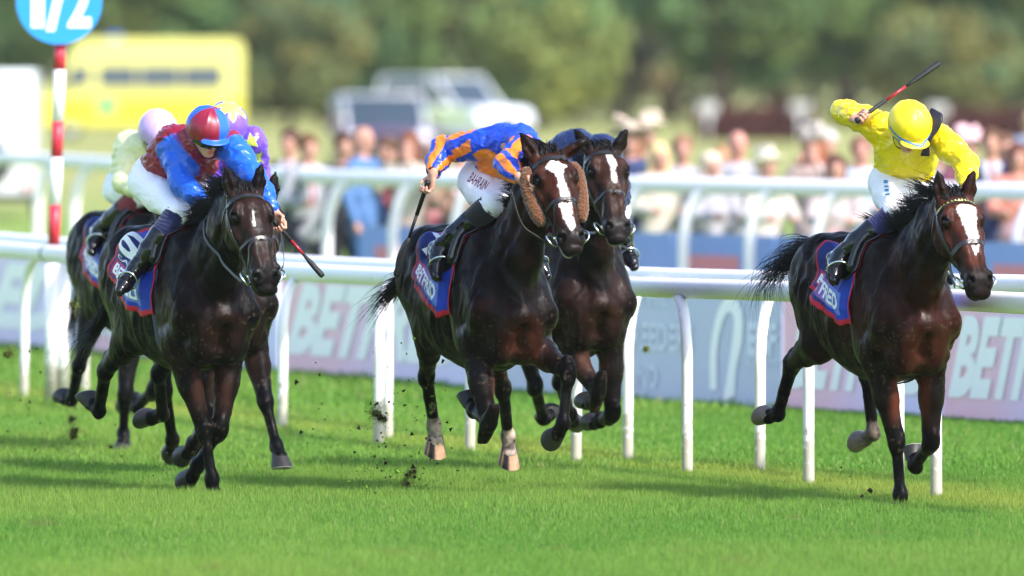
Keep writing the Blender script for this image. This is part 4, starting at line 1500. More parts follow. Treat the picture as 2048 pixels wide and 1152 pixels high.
class Drape:
    """sheet over the horse's back: x along the horse, v from -1 (right hem) to 1 (left hem); phm(x) = angle of the hem from the spine"""
    def __init__(self, I, xs, vs, phm, off, flare=0.0, seed=3, smooth=3):
        self.xs, self.vs = np.array(xs, float), np.array(vs, float)
        nx, nv = len(xs), len(vs)
        PH = np.array([[phm(x) * v for v in vs] for x in xs])
        Rr = np.zeros((nx, nv))
        for i, x in enumerate(xs):
            for j in range(nv):
                Rr[i, j] = flank(I, x, PH[i, j], off)[2]
        for _ in range(smooth):
            P = np.pad(Rr, 1, mode='edge')
            Rr = np.maximum(Rr, (P[:-2, 1:-1] + P[2:, 1:-1] + P[1:-1, :-2] + P[1:-1, 2:] + 4 * Rr) / 8)
        # below the widest place cloth hangs down instead of tucking under
        for i in range(nx):
            for sgn in (-1, 1):
                js = sorted([j for j in range(nv) if vs[j] * sgn > 0], key=lambda j: abs(vs[j]))
                wmax = 0
                for j in js:
                    sn = abs(math.sin(math.radians(PH[i, j])))
                    w = Rr[i, j] * sn
                    wmax = max(wmax, w)
                    if w < wmax - 0.012 and abs(PH[i, j]) > 60:
                        Rr[i, j] = min((wmax - 0.012) / max(0.15, sn), Rr[i, j] + 0.07)
        X = np.repeat(self.xs[:, None], nv, 1)
        nz = fbm(np.stack([X.ravel() * 9, PH.ravel() / 22, X.ravel() * 0 + seed * 1.7], 1), 3).reshape(nx, nv)
        low = np.clip((np.abs(PH) - 40) / 60, 0, 1)
        back = np.clip((self.xs.max() - X) / (self.xs.max() - self.xs.min()), 0, 1)
        Rr = Rr + np.abs(nz) * 0.010 + flare * low * (0.35 + 0.65 * nz) * back
        an = np.radians(PH)
        self.G = np.stack([X, Rr * np.sin(an), 1.16 + I['dz'] + Rr * np.cos(an)], 2)
    def pt(self, x, v, off=0.0):
        i = min(max(float(np.interp(x, self.xs, np.arange(len(self.xs)))), 0), len(self.xs) - 1.001)
        j = min(max(float(np.interp(v, self.vs, np.arange(len(self.vs)))), 0), len(self.vs) - 1.001)
        i0, j0 = int(i), int(j); fi, fj = i - i0, j - j0
        G = self.G
        p = (G[i0, j0] * (1 - fi) + G[i0 + 1, j0] * fi) * (1 - fj) + (G[i0, j0 + 1] * (1 - fi) + G[i0 + 1, j0 + 1] * fi) * fj
        if off:
            n = np.cross(G[i0 + 1, j0] - G[i0, j0], G[i0, j0 + 1] - G[i0, j0]); n /= max(np.linalg.norm(n), 1e-9)
            if n[1] * p[1] + n[2] * (p[2] - 1.1) < 0: n = -n
            p = p + n * off
        return p
    def mesh(self, name, colfn=None):
        nx, nv = self.G.shape[:2]
        idx = np.arange(nx * nv).reshape(nx, nv)
        Q = np.stack([idx[:-1, :-1].ravel(), idx[1:, :-1].ravel(), idx[1:, 1:].ravel(), idx[:-1, 1:].ravel()], 1)
        col = None
        if colfn:
            X, W = np.meshgrid(self.xs, self.vs, indexing='ij')
            col = colfn(X.ravel(), W.ravel())
        return np_mesh(name, self.G.reshape(-1, 3), Q, True, col)

def solidify(o, t, off=0.0):
    m = o.modifiers.new('thickness', 'SOLIDIFY')
    m.thickness = t; m.offset = off
    return o

def print_on(dr, name, text, x0, x1, v_bot, v_top, mat, parent, bold=0.02, shear=0.0, off=0.0055):
    """lettering on the right hand side of a drape: baseline along x from x0 to x1"""
    V, Fc = text_fit(text, 1.0, 1.0, bold, shear, 3, fine=0.08)
    P = [dr.pt(x0 + (x1 - x0) * u, v_bot + (v_top - v_bot) * v, off) for u, v in V]
    me = bpy.data.meshes.new(name)
    me.from_pydata([tuple(p) for p in P], [], Fc)
    me.update()
    me.materials.append(mat)
    return link(name, me, None, parent)

NAVY = (0.008, 0.016, 0.11); ROYAL = (0.010, 0.040, 0.36); CRIMSON = (0.45, 0.010, 0.025)

def saddle_set(I, T, seed=3):
    root = I['root']
    x0, x1 = T.get('x', (-0.70, -0.07))
    ph0, ph1 = T.get('phi', (76, 116))
    L = x1 - x0
    phm = lambda x: ph0 + (ph1 - ph0) * max(0, min(1, (x - x0) / (L * 0.8)))
    xs = np.linspace(x0, x1, 80)
    vs = np.linspace(-1, 1, 150)
    dr = Drape(I, xs, vs, phm, 0.010, T.get('flare', 0.05), seed)
    def colfn(X, W):
        A = np.abs(W)
        C = np.repeat(np.array(ROYAL, np.float32)[None], len(X), 0)
        u = (X - x0) / L
        C = mixc(C, NAVY, sstep(0.60, 0.55, u) * sstep(0.36, 0.40, A) * 0.9)
        # sponsor's strip near the lower edge: crimson running into blue
        st = (A > 0.71) & (A < 0.91) & (u > 0.06) & (u < 0.80)
        g = np.clip((u - 0.08) / 0.6, 0, 1)[:, None]
        grad = np.array((0.42, 0.012, 0.06)) * (1 - g) + np.array((0.12, 0.20, 0.62)) * g
        C = np.where(st[:, None], grad, C)
        edge = (X < x0 + 0.020) | (A > 0.955) | (X > x1 - 0.012)
        C = np.where(edge[:, None], np.array(CRIMSON, np.float32)[None], C)
        return C.astype(np.float32)
    sc = link('saddle_cloth', dr.mesh('saddle_cloth', colfn), M_CLOTH, root)
    solidify(sc, 0.005)
    if T.get('number'):
        print_on(dr, 'number', T['number'], x0 + L * T.get('num_x', 0.12), x0 + L * T.get('num_x', 0.12) + T.get('num_w', 0.21), -0.60, -0.32, M_WHITEPRINT, sc, 0.03)
    if T.get('name'):
        print_on(dr, 'name_lettering', T['name'], x0 + L * 0.08, x0 + L * T.get('name_w', 0.6), -0.685, -0.635, M_WHITEPRINT, sc, 0.01)
    print_on(dr, 'sponsor_lettering', 'BETFRED', x0 + L * 0.09, x0 + L * 0.78, -0.885, -0.745, M_WHITEPRINT, sc, 0.035)
    # racing saddle
    sx = np.linspace(-0.50, -0.06, 36); sp = np.linspace(-1, 1, 60)
    sd = Drape(I, sx, sp, lambda x: 42 + 26 * max(0.0, 1 - abs(x + 0.17) / 0.17) ** 0.5 if x > -0.34 else 42 - 14 * (-0.34 - x) / 0.16, 0.022, 0.0, seed + 1)
    o = link('saddle', sd.mesh('saddle'), M_BLACKLEATHER, root)
    solidify(o, 0.014)
    mb = MB()
    for (xx, hgt, rad) in ((-0.50, 0.045, 0.03), (-0.10, 0.035, 0.026)):
        pts = [Vector(sd.pt(xx, p, hgt * math.cos(p * 1.4))) for p in np.linspace(-0.95, 0.95, 18)]
        mb.tube(pts, rad, 10, flat=0.7)
    mb.build('pommel_and_cantle', M_BLACKLEATHER, o)
    # girth
    gx = T.get('girth_x', -0.10)
    mats = T.get('girth', [(0.5, M_TACK)])
    for s in (-1, 1):
        for (wof, wid, mat) in T.get('girth', [(0.0, 0.075, M_TACK)]):
            pts, nor = [], []
            for p in np.linspace(62, 180, 30):
                o_, d, rr = flank(I, gx + wof, s * p, 0.006)
                if p > 120: rr = min(rr, 0.482)
                pts.append(o_ + d * rr); nor.append(d.copy())
            for _ in range(3):
                pts = [pts[0]] + [(pts[i - 1] + pts[i] * 2 + pts[i + 1]) / 4 for i in range(1, 29)] + [pts[-1]]
            mb = MB(); ribbon(pts, nor, wid, 0.005, mb)
            mb.build('girth', mat, o)
    return dr, sd, o

def stirrup(I, saddle, foot, shin_dir, toe_dir, knee_pt):
    """iron round the ball of the rider's foot with its leather running up to the saddle"""
    t = toe_dir.normalized(); u = (-shin_dir).normalized(); u = (u - t * u.dot(t)).normalized(); s = t.cross(u)
    mb = MB()
    pts = []
    for k in range(17):
        an = math.radians(-50 + 280 * k / 16)
        pts.append(foot + s * math.cos(an) * 0.058 + u * (math.sin(an) * 0.068 + 0.02))
    mb.tube(pts, 0.0055, 8)
    mb.tube([pts[0], pts[-1]], 0.010, 8, flat=0.6)
    top = foot + u * 0.09
    mb.build('stirrup_iron', M_STEEL, saddle)
    mb = MB()
    sgn = -1 if foot.y < 0 else 1
    tops = Vector((-0.22, sgn * 0.2, 1.40 + I['dz']))
    pts = []
    for p in spline([top, top.lerp(tops, 0.5) + Vector((0, sgn * 0.02, 0)), tops], 16):
        q, nn, _, _ = I['bvh'].find_nearest(p)
        if (p - q).dot(nn) < 0.03: p = q + nn * 0.035
        pts.append(p)
    ribbon(pts, [Vector((0, sgn, 0.2))] * 16, 0.018, 0.003, mb)
    mb.build('stirrup_leather', M_TACK, saddle)
# ------------------------------------------------------------------ riders
def decal(bvh, name, o, U, W, d, shape, mat, parent, off=0.0025, shift=None):
    """lay a flat shape (verts in u,v metres, faces) on a surface, cast from o along d"""
    V, Fc = shape
    U, W, d = Vector(U).normalized(), Vector(W).normalized(), Vector(d).normalized()
    P = []
    for u, v in V:
        p = Vector(o) + U * u + W * v
        loc, nn, _, _ = bvh.ray_cast(p - d * 0.25, d, 0.6)
        if loc is None:
            q, nn, _, _ = bvh.find_nearest(p)
            loc = q
        P.append(loc - d * off)
    if shift is not None: P = [p - shift for p in P]
    me = bpy.data.meshes.new(name)
    me.from_pydata([p[:] for p in P], [], Fc); me.update()
    me.materials.append(mat)
    return link(name, me, None, parent)

def star_shape(r, n=5, inner=0.45, rot=0.0):
    V = [(0, 0)]
    for i in range(2 * n):
        a = rot + math.pi * i / n + math.pi / 2
        q = r if i % 2 == 0 else r * inner
        V.append((math.cos(a) * q, math.sin(a) * q))
    # two rings so that it bends over folds
    mid = [(v[0] * .5, v[1] * .5) for v in V[1:]]
    V2 = V + mid
    m = 2 * n
    F = []
    for i in range(m):
        j = (i + 1) % m
        F.append((0, 1 + m + i, 1 + m + j))
        F.append((1 + m + i, 1 + i, 1 + j, 1 + m + j))
    return np.array(V2), F

def hand_sdf(f, W, dirn, g, n, fist=0.9, sgn=1):
    """palm and five bent fingers closing round an axis g; n is where the palm faces"""
    dirn = Vector(dirn).normalized()
    g = (Vector(g) - dirn * Vector(g).dot(dirn)).normalized()
    n = dirn.cross(g); n = n * (1 if sgn > 0 else -1)
    f.cap(W - dirn * 0.02, W + dirn * 0.03, (0.021, 0.027), (0.017, 0.034), 0.015, side=n)
    pc = W + dirn * 0.055
    f.ell(pc, (0.046, 0.041, 0.017), 0.014, R=[dirn, g, n])
    ln = [0.92, 1.0, 0.96, 0.80]
    for i in range(4):
        k0 = W + dirn * (0.088 - 0.004 * abs(i - 1.3)) + g * ((1.5 - i) * 0.0195) - n * 0.004
        l = 0.037 * ln[i]
        p1 = k0 + (dirn * 0.80 + n * 0.60).normalized() * l
        p2 = p1 + (n * 0.97 - dirn * 0.25).normalized() * l * 0.72
        p3 = p2 + (-dirn * 0.95 + n * 0.1).normalized() * l * 0.62
        f.cap(k0 - dirn * 0.02, k0, 0.0092, 0.0100, 0.006)
        f.cap(k0, p1, 0.0100, 0.0090, 0.004)
        f.cap(p1, p2, 0.0090, 0.0084, 0.004)
        f.cap(p2, p3, 0.0084, 0.0075, 0.004)
    t0 = W + dirn * 0.022 + g * 0.026 + n * 0.006
    t1 = t0 + (g * 0.75 + dirn * 0.75 + n * 0.45).normalized() * 0.036
    t2 = t1 + (dirn * 0.75 + n * 0.65 - g * 0.35).normalized() * 0.030
    f.cap(t0, t1, 0.0130, 0.0105, 0.010)
    f.cap(t1, t2, 0.0105, 0.0085, 0.004)
    grip = W + dirn * 0.095 + n * 0.024
    return grip, g, n

def jockey(I, J, label, name='person'):
    D = J['D']
    Lc, Wd = I['Lc'], I['Wd']
    P = lambda t: Lc(at(t[0], t[1], D + t[2]))
    def sv(prev, px, L, side): return Lc(solve(Wd(prev), px[0], px[1], L, side))
    pel, nkb, hc = P(J['pelvis']), P(J['neck']), P(J['head'])
    shR, shL = P(J['shR']), P(J['shL'])
    j = {}
    for s, k in ((-1, 'R'), (1, 'L')):
        sh = shR if s < 0 else shL
        e = J['arm' + k]
        el = sv(sh, e[0], 0.28, e[0][2]); wr = sv(el, e[1], 0.245, e[1][2])
        hd = sv(wr, e[2], 0.075, e[2][2])
        j['el' + k], j['wr' + k], j['hd' + k] = el, wr, hd
    hips = {}
    for s, k in ((-1, 'R'), (1, 'L')):
        hips[k] = pel + Vector((0.03, s * 0.095, -0.035))
        lg = J.get('leg' + k)
        if lg:
            kn = sv(hips[k], lg[0], 0.40, lg[0][2]); an = sv(kn, lg[1], 0.39, lg[1][2]); to = sv(an, lg[2], 0.19, lg[2][2])
        else:
            m = {-1: 'L', 1: 'R'}[s]
            mm = lambda p: Vector((p.x, -p.y, p.z))
            if 'kn' + m not in j:
                lg = J['leg' + m]
                h2 = pel + Vector((0.03, -s * 0.095, -0.035))
                kn = sv(h2, lg[0], 0.40, lg[0][2]); an = sv(kn, lg[1], 0.39, lg[1][2]); to = sv(an, lg[2], 0.19, lg[2][2])
                kn, an, to = mm(kn), mm(an), mm(to)
            else:
                kn, an, to = mm(j['kn' + m]), mm(j['an' + m]), mm(j['to' + m])
        # keep the leg on its own side of the horse
        def clear(p, r):
            q, nn, _, dist = I['bvh'].find_nearest(p)
            if (p - q).dot(nn) < r: return q + nn * r
            return p
        if J.get('clear', True):
            kn, an, to = clear(kn, 0.095), clear(an, 0.075), clear(to, 0.065)
        j['kn' + k], j['an' + k], j['to' + k] = kn, an, to
    base = Vector((pel.x, pel.y, pel.z - 0.14))
    root = empty(name, Wd(base), I['root'].rotation_euler.z)
    B = A3(base)
    def shift(p): return Vector(p) - base
    spine = (nkb - pel).normalized()
    latv = (shL - shR); lat = (latv - spine * latv.dot(spine)).normalized()
    frt = lat.cross(spine).normalized()          # where the chest faces
    # ---------------- head frame
    fd = Vector(J.get('face', (0.75, 0.0, -0.66))).normalized()
    hs = Vector((0, 1, 0)) + Vector((0, 0, J.get('head_roll', 0)))
    hs = Matrix.Rotation(math.radians(J.get('head_yaw', 0)), 3, 'Z') @ hs
    hs = (hs - fd * hs.dot(fd)).normalized()
    hu = fd.cross(hs).normalized()
    h = lambda f_, s_, u_: hc + fd * f_ + hs * s_ + hu * u_
    H3 = [fd, hs, hu]
    pts = [pel, nkb, hc, shR, shL] + list(j.values())
    lo = [min(p[i] for p in pts) - 0.18 for i in range(3)]; hi = [max(p[i] for p in pts) + 0.18 for i in range(3)]
    vx = J.get('voxel', 0.0055)
    # ---------------- the person, one continuous skin
    f = Field(lo, hi, vx)
    f.chain([pel, pel.lerp(nkb, 0.5), nkb], [(0.115, 0.080), (0.110, 0.072), (0.080, 0.055)], 0.05, side=lat)
    f.cap(shR, shL, 0.04, 0.04, 0.04)
    f.cap(nkb, h(-0.03, 0, -0.05), 0.055, 0.052, 0.03)
    # head
    f.ell(h(-0.005, 0, 0.03), (0.093, 0.073, 0.090), 0.02, R=H3)
    f.ell(h(0.025, 0, -0.055), (0.060, 0.052, 0.062), 0.03, R=H3)
    f.ell(h(0.060, 0, -0.098), (0.026, 0.030, 0.020), 0.02, R=H3)      # chin
    f.cap(h(0.088, 0, 0.005), h(0.104, 0, -0.032), 0.009, 0.014, 0.012)     # nose
    f.cap(h(0.082, -0.035, 0.016), h(0.082, 0.035, 0.016), 0.010, 0.010, 0.015)
    for s in (-1, 1):
        f.ell(h(0.083, s * 0.030, -0.002), (0.016, 0.016, 0.011), 0.012, R=H3, mode=-1)
        f.ell(h(0.076, s * 0.031, -0.003), (0.012, 0.013, 0.010), 0.004, R=H3)
        f.ell(h(0.058, s * 0.040, -0.030), (0.024, 0.020, 0.018), 0.02, R=H3)
        f.ell(h(-0.01, s * 0.074, -0.008), (0.020, 0.008, 0.030), 0.008, R=H3)
    f.ell(h(0.085, 0, -0.062), (0.012, 0.024, 0.007), 0.008, R=H3)
    f.ell(h(0.083, 0, -0.077), (0.012, 0.021, 0.008), 0.008, R=H3)
    f.cap(h(0.098, -0.02, -0.069), h(0.098, 0.02, -0.069), 0.004, 0.004, 0.004, mode=-1)
    grips = {}
    for s, k in ((-1, 'R'), (1, 'L')):
        sh = shR if s < 0 else shL
        el, wr, hd = j['el' + k], j['wr' + k], j['hd' + k]
        f.cap(sh, el, 0.050, 0.040, 0.03)
        f.cap(el, el.lerp(wr, 0.35), 0.041, 0.040, 0.02)
        f.cap(el.lerp(wr, 0.35), wr, 0.040, 0.026, 0.02)
        wp = J.get('whip') if J.get('whip_hand') == k else None
        dirn = (hd - wr).normalized()
        if wp:
            hw = wr + dirn * 0.09
            q0 = Lc(at(wp[0][0], wp[0][1], Wd(hw).y + wp[0][2])); q1 = Lc(at(wp[1][0], wp[1][1], Wd(hw).y + wp[1][2]))
            g = (q1 - q0).normalized()
        else:
            g = Vector((0.3, 0.0, 1.0))
        grips[k] = hand_sdf(f, wr, dirn, g, None, sgn=J.get('palm' + k, 1))
        f.cap(hips[k], j['kn' + k], 0.078, 0.05, 0.04)
        f.cap(j['kn' + k], j['an' + k], 0.046, 0.028, 0.03)
        sd1 = (j['an' + k] - j['kn' + k]).normalized()
        f.cap(j['an' + k] + sd1 * 0.015, j['an' + k].lerp(j['to' + k], 0.6) + sd1 * 0.034, 0.026, 0.018, 0.02)
    V, Q = f.mesh(1)
    sk = np.array(J.get('skin', (0.55, 0.27, 0.19)), np.float32)
    C = np.repeat(sk[None], len(V), 0)
    for k in 'RL':
        C = mixc(C, sk * np.array([1.0, 0.80, 0.78]), 0.7 * sstep(0.05, 0.02, np.linalg.norm(V - A3(j['wr' + k] + (j['hd' + k] - j['wr' + k]) * 1.25), axis=1)))
    C = mixc(C, sk * np.array([0.85, 0.5, 0.5]), sstep(0.022, 0.012, np.linalg.norm((V - A3(h(0.088, 0, -0.069))) @ np.diag([1, 1, 1.0]), axis=1)))
    hd_ = (V - A3(hc)) @ np.stack([A3(fd), A3(hs), A3(hu)], 1)
    eye = (np.abs(np.abs(hd_[:, 1]) - 0.031) < 0.012) & (np.abs(hd_[:, 2] + 0.003) < 0.006) & (hd_[:, 0] > 0.07) & (np.linalg.norm(hd_, axis=1) < 0.2)
    C = mixc(C, (0.05, 0.03, 0.025), eye * 0.9)
    hairm = (np.linalg.norm(hd_, axis=1) < 0.16) & (hd_[:, 0] < 0.0) & (hd_[:, 2] > -0.05)
    C = mixc(C, J.get('hair', (0.05, 0.03, 0.02)), hairm * 0.9)
    link('body', np_mesh('person_body', V - B, Q, True, C), M_SKIN, root)
    # ---------------- jersey
    f = Field(lo, hi, vx)
    wst = pel.lerp(nkb, 0.10)
    bl = J.get('billow', 1.0)
    f.chain([wst, pel.lerp(nkb, 0.35) - frt * 0.02 * bl, pel.lerp(nkb, 0.70) - frt * 0.01, nkb - spine * 0.03],
            [(0.150, 0.112), (0.168, 0.130), (0.175, 0.125), (0.115, 0.085)], 0.05, side=lat)
    f.chain([shR - spine * 0.03, nkb - spine * 0.015, shL - spine * 0.03], [0.068, 0.075, 0.068], 0.06)
    f.cap(nkb - spine * 0.04, nkb.lerp(h(-0.03, 0, -0.05), 0.42), 0.075, 0.064, 0.03)
    for s, k in ((-1, 'R'), (1, 'L')):
        sh = shR if s < 0 else shL
        el, wr = j['el' + k], j['wr' + k]
        f.cap(sh, sh.lerp(el, 0.5), 0.078, 0.072, 0.05)
        f.cap(sh.lerp(el, 0.5), el, 0.072, 0.062, 0.03)
        f.cap(el, el.lerp(wr, 0.45), 0.062, 0.058, 0.03)
        f.cap(el.lerp(wr, 0.45), el.lerp(wr, 0.80), 0.058, 0.043, 0.025)
        f.cap(el.lerp(wr, 0.80), el.lerp(wr, 0.90), 0.036, 0.036, 0.012)
    V, Q = f.mesh(1)
    N = vert_normals(V, Q)
    # folds: along the arms they run round, on the body they pull from the shoulders
    w = vnoise(V * 9.0)[:, None] * 0.05
    fold = ridge((V + w) @ np.array([[9, 3, 0], [-4, 16, 5], [3, -6, 22]], np.float32), 2)
    soft = fbm((V + w) * 7.5, 2)
    amp = np.full(len(V), 0.0065, np.float32)
    s_off = 3.1
    for k in 'RL':
        sh = shR if k == 'R' else shL
        s_off += 4.7
        for (p0, p1) in ((sh, j['el' + k]), (j['el' + k], j['wr' + k])):
            d1, t1 = segdist(V, p0, p1)
            dv, sv1, uv1 = frame(p1 - p0, frt)
            rel = V - A3(p0)
            ang = np.arctan2(rel @ uv1, rel @ sv1)
            ringn = ridge(np.stack([np.cos(ang) * 1.5 + t1 * 2.6, np.sin(ang) * 1.5 - t1 * 1.7, t1 * 3.2 + s_off], 1) + 0.25 * vnoise(V * 12)[:, None], 2)
            m = sstep(0.10, 0.07, d1)
            fold = fold * (1 - m) + ringn * m * 0.85
    fine = ridge((V + w) @ np.array([[14, 6, 4], [-9, 30, 8], [6, -12, 40]], np.float32) + 2.0, 1)
    V = V + N * (amp * fold + 0.008 * soft + 0.0022 * fine)[:, None]
    C = J['silk'](V, dict(j=j, shR=shR, shL=shL, pel=pel, nkb=nkb, lat=lat, spine=spine, frt=frt))
    jb = make_bvh(V, Q)
    jer = link('jersey', np_mesh('jersey', V - B, Q, True, C), M_SILK, root)
    # cuffs
    for k in 'RL':
        el, wr = j['el' + k], j['wr' + k]
        mb = MB()
        d = (wr - el).normalized()
        c0 = el.lerp(wr, 0.855)
        mb.tube([shift(c0 + d * t) for t in (0, 0.008, 0.022, 0.03)], [0.034, 0.039, 0.039, 0.034], 16)
        cm = simple('cuff_' + J['cuff'][0], J['cuff'][1], 0.7, bs=(80, 0.3))
        mb.build('cuff', cm, jer)
    # ---------------- breeches
    f = Field(lo, hi, vx)
    f.ell(pel + Vector((0, 0, -0.01)), (0.115, 0.148, 0.100), 0.05, R=[frt, lat, spine])
    f.cap(pel.lerp(nkb, -0.05), pel.lerp(nkb, 0.30), (0.148, 0.105), (0.130, 0.092), 0.04, side=lat)
    for k in 'RL':
        kn, an = j['kn' + k], j['an' + k]
        hp_ = hips[k]
        f.cap(hp_, hp_.lerp(kn, 0.45), 0.100, 0.092, 0.045)
        f.cap(hp_.lerp(kn, 0.45), kn, 0.092, 0.070, 0.04)
        f.cap(kn, kn.lerp(an, 0.12), 0.068, 0.060, 0.03)
    V, Q = f.mesh(1)
    N = vert_normals(V, Q)
    V = V + N * (0.0030 * ridge(V @ np.array([[7, 2, 0], [-3, 12, 4], [3, -4, 15]], np.float32), 2) + 0.003 * fbm(V * 9, 2))[:, None]
    C = np.repeat(np.array(J.get('breech', (0.90, 0.86, 0.92)), np.float32)[None], len(V), 0)
    bb = make_bvh(V, Q)
    bre = link('breeches', np_mesh('breeches', V - B, Q, True, C), M_BREECH, root)
    # ---------------- socks and boots
    for k in 'RL':
        kn, an, to = j['kn' + k], j['an' + k], j['to' + k]
        sh_ = (an - kn).normalized()
        lo2 = [min(p[i] for p in (kn, an, to)) - 0.11 for i in range(3)]; hi2 = [max(p[i] for p in (kn, an, to)) + 0.11 for i in range(3)]
        f = Field(lo2, hi2, 0.006)
        f.cap(kn.lerp(an, 0.04), kn.lerp(an, 0.44), 0.074, 0.068, 0.02)
        V, Q = f.mesh(1)
        N = vert_normals(V, Q)
        tt = (V - A3(kn)) @ A3(sh_)
        V = V + N * (0.0022 * np.sin(tt * 330 + 5 * vnoise(V * 18)))[:, None]
        link('sock', np_mesh('sock', V - B, Q, True), simple('sock_' + J['sock'][0], J['sock'][1], 0.85, bs=(120, 0.4), sheen=0.3), root)
        f = Field(lo2, hi2, 0.0055)
        f.cap(kn.lerp(an, 0.41), kn.lerp(an, 0.68), 0.073, 0.063, 0.01)
        f.cap(kn.lerp(an, 0.68), an - sh_ * 0.02, 0.063, 0.049, 0.02)
        fdv = (to - an).normalized()
        flat = (sh_ - fdv * sh_.dot(fdv)).normalized()          # towards the sole
        hl = an - fdv * 0.035 + sh_ * 0.045
        f.cap(an - sh_ * 0.03, hl, 0.043, 0.034, 0.025)
        f.cap(hl, an.lerp(to, 0.6) + sh_ * 0.035, (0.036, 0.036), (0.042, 0.030), 0.025, side=fdv.cross(sh_))
        f.cap(an + fdv * 0.01, an.lerp(to, 0.7) + sh_ * 0.028, 0.044, 0.034, 0.03)
        f.cap(an.lerp(to, 0.55) + sh_ * 0.034, to + sh_ * 0.03, (0.042, 0.031), (0.030, 0.022), 0.02, side=fdv.cross(sh_))
        V, Q = f.mesh(1)
        N = vert_normals(V, Q)
        dan = np.linalg.norm(V - A3(an), axis=1)
        V = V + N * ((0.0035 * ridge((V + 0.03 * vnoise(V * 8)[:, None]) @ np.array([[6, 0, 10], [0, 8, 8], [-8, 4, 24]], np.float32), 2)) * sstep(0.24, 0.05, dan))[:, None]
        bt = link('boot', np_mesh('boot', V - B, Q, True), M_BLACKLEATHER, root)
        # sole
        mb = MB()
        s_ = fdv.cross(flat).normalized()
        pts = [shift(hl + sh_ * 0.030 - fdv * 0.02), shift(hl + sh_ * 0.031 + fdv * 0.05), shift(an.lerp(to, 0.55) + sh_ * 0.066), shift(to + sh_ * 0.053)]
        ribbon(pts, [sh_] * 4, [0.055, 0.058, 0.072, 0.045], 0.008, mb)
        mb.build('sole', simple('boot_sole', (0.03, 0.02, 0.015), 0.8, bs=(60, 0.3)), bt)
        j['foot' + k] = an.lerp(to, 0.55) + sh_ * 0.03
        j['shd' + k], j['fdv' + k] = sh_, fdv
    # ---------------- helmet
    lo3 = [hc[i] - 0.26 for i in range(3)]; hi3 = [hc[i] + 0.26 for i in range(3)]
    f = Field(lo3, hi3, 0.005)
    f.ell(h(-0.008, 0, 0.042), (0.140, 0.122, 0.120), 0.01, R=H3)
    f.ell(h(-0.035, 0, 0.010), (0.108, 0.108, 0.10), 0.02, R=H3)
    f.ell(h(0.07, 0, -0.105), (0.16, 0.16, 0.118), 0.012, R=H3, mode=-1)
    f.ell(h(-0.02, 0, -0.16), (0.2, 0.2, 0.115), 0.012, R=H3, mode=-1)
    f.ell(h(0.122, 0, 0.016), (0.052, 0.088, 0.0095), 0.010, R=H3)
    V, Q = f.mesh(1)
    N = vert_normals(V, Q)
    hl_ = (V - A3(hc)) @ np.stack([A3(fd), A3(hs), A3(hu)], 1)
    # gathers of the cap cover towards its button
    ang = np.arctan2(hl_[:, 1], hl_[:, 0])
    V = V + N * (0.0022 * vnoise(np.stack([ang * 5, hl_[:, 2] * 8, ang * 0], 1)) + 0.0012 * np.sin(ang * 9) * sstep(0.05, 0.15, hl_[:, 2]))[:, None]
    C = J['cap'](hl_)
    hel = link('helmet', np_mesh('helmet', V - B, Q, True, C), M_HELM, root)
    hb = make_bvh(V, Q)
    if J.get('cap_band'):
        pts, nor = [], []
        for k in range(36):
            an_ = math.radians(-88 + 176 * k / 35)
            p = h(math.cos(an_) * 0.16, math.sin(an_) * 0.14, 0.030 - 0.006 * math.cos(an_))
            loc, nn, _, _ = hb.ray_cast(p, (h(0, 0, 0.03) - p).normalized())
            if loc is None: continue
            pts.append(shift(loc + nn * 0.001)); nor.append(nn)
        mb = MB(); ribbon(pts, nor, 0.012, 0.003, mb)
        mb.build('cap_band', simple('blue_band', (0.03, 0.16, 0.50), 0.5, bs=(60, .2)), hel)
    mb = MB(); mb.ball(shift(h(-0.02, 0, 0.155)), 0.010, 10, 6)
    mb.build('cap_button', simple('button_' + J['cuff'][0], tuple(C[int(np.argmax(hl_[:, 2]))]), 0.5, var=0.05), hel)
    # chin strap
    mb = MB()
    for s in (-1, 1):
        pts = [shift(h(*q)) for q in ((0.0, s * 0.090, 0.0), (0.015, s * 0.080, -0.05), (0.035, s * 0.055, -0.10), (0.045, 0, -0.122))]
        ribbon(spline(pts, 12), [hs * s - hu * 0.2] * 12, 0.014, 0.003, mb)
    mb.build('chin_strap', simple('chin_webbing', (0.02, 0.02, 0.022), 0.7, bs=(90, .2)), hel)
    # goggles
    gk = J.get('goggles', 'dark')
    lo4 = [h(0.07, 0, 0.0)[i] - 0.13 for i in range(3)]; hi4 = [h(0.07, 0, 0.0)[i] + 0.13 for i in range(3)]
    f = Field(lo4, hi4, 0.0045)
    gp = [h(0.035, -0.086, -0.008), h(0.082, -0.058, -0.014), h(0.106, -0.02, -0.014), h(0.106, 0.02, -0.014), h(0.082, 0.058, -0.014), h(0.035, 0.086, -0.008)]
    f.chain(gp, [(0.026, 0.011)] * 6, 0.008, side=hu)
    V, Q = f.mesh(1)
    gm = simple('goggle_dark', (0.004, 0.004, 0.006), 0.06, spec=0.8, var=0.1) if gk == 'dark' else simple('goggle_clear', (0.30, 0.30, 0.34), 0.08, spec=0.8, var=0.1)
    link('goggles', np_mesh('goggles', V - B, Q), gm, root)
    tag(root, label, 'jockey', 'riders in the race')
    info = dict(root=root, j=j, grips=grips, base=base, shift=shift, jb=jb, bb=bb, hb=hb, h=h, jer=jer, bre=bre, hel=hel, hips=hips, lat=lat, spine=spine, frt=frt, fd=fd, hs=hs, hu=hu, shR=shR, shL=shL, pel=pel, nkb=nkb)
    return root, info

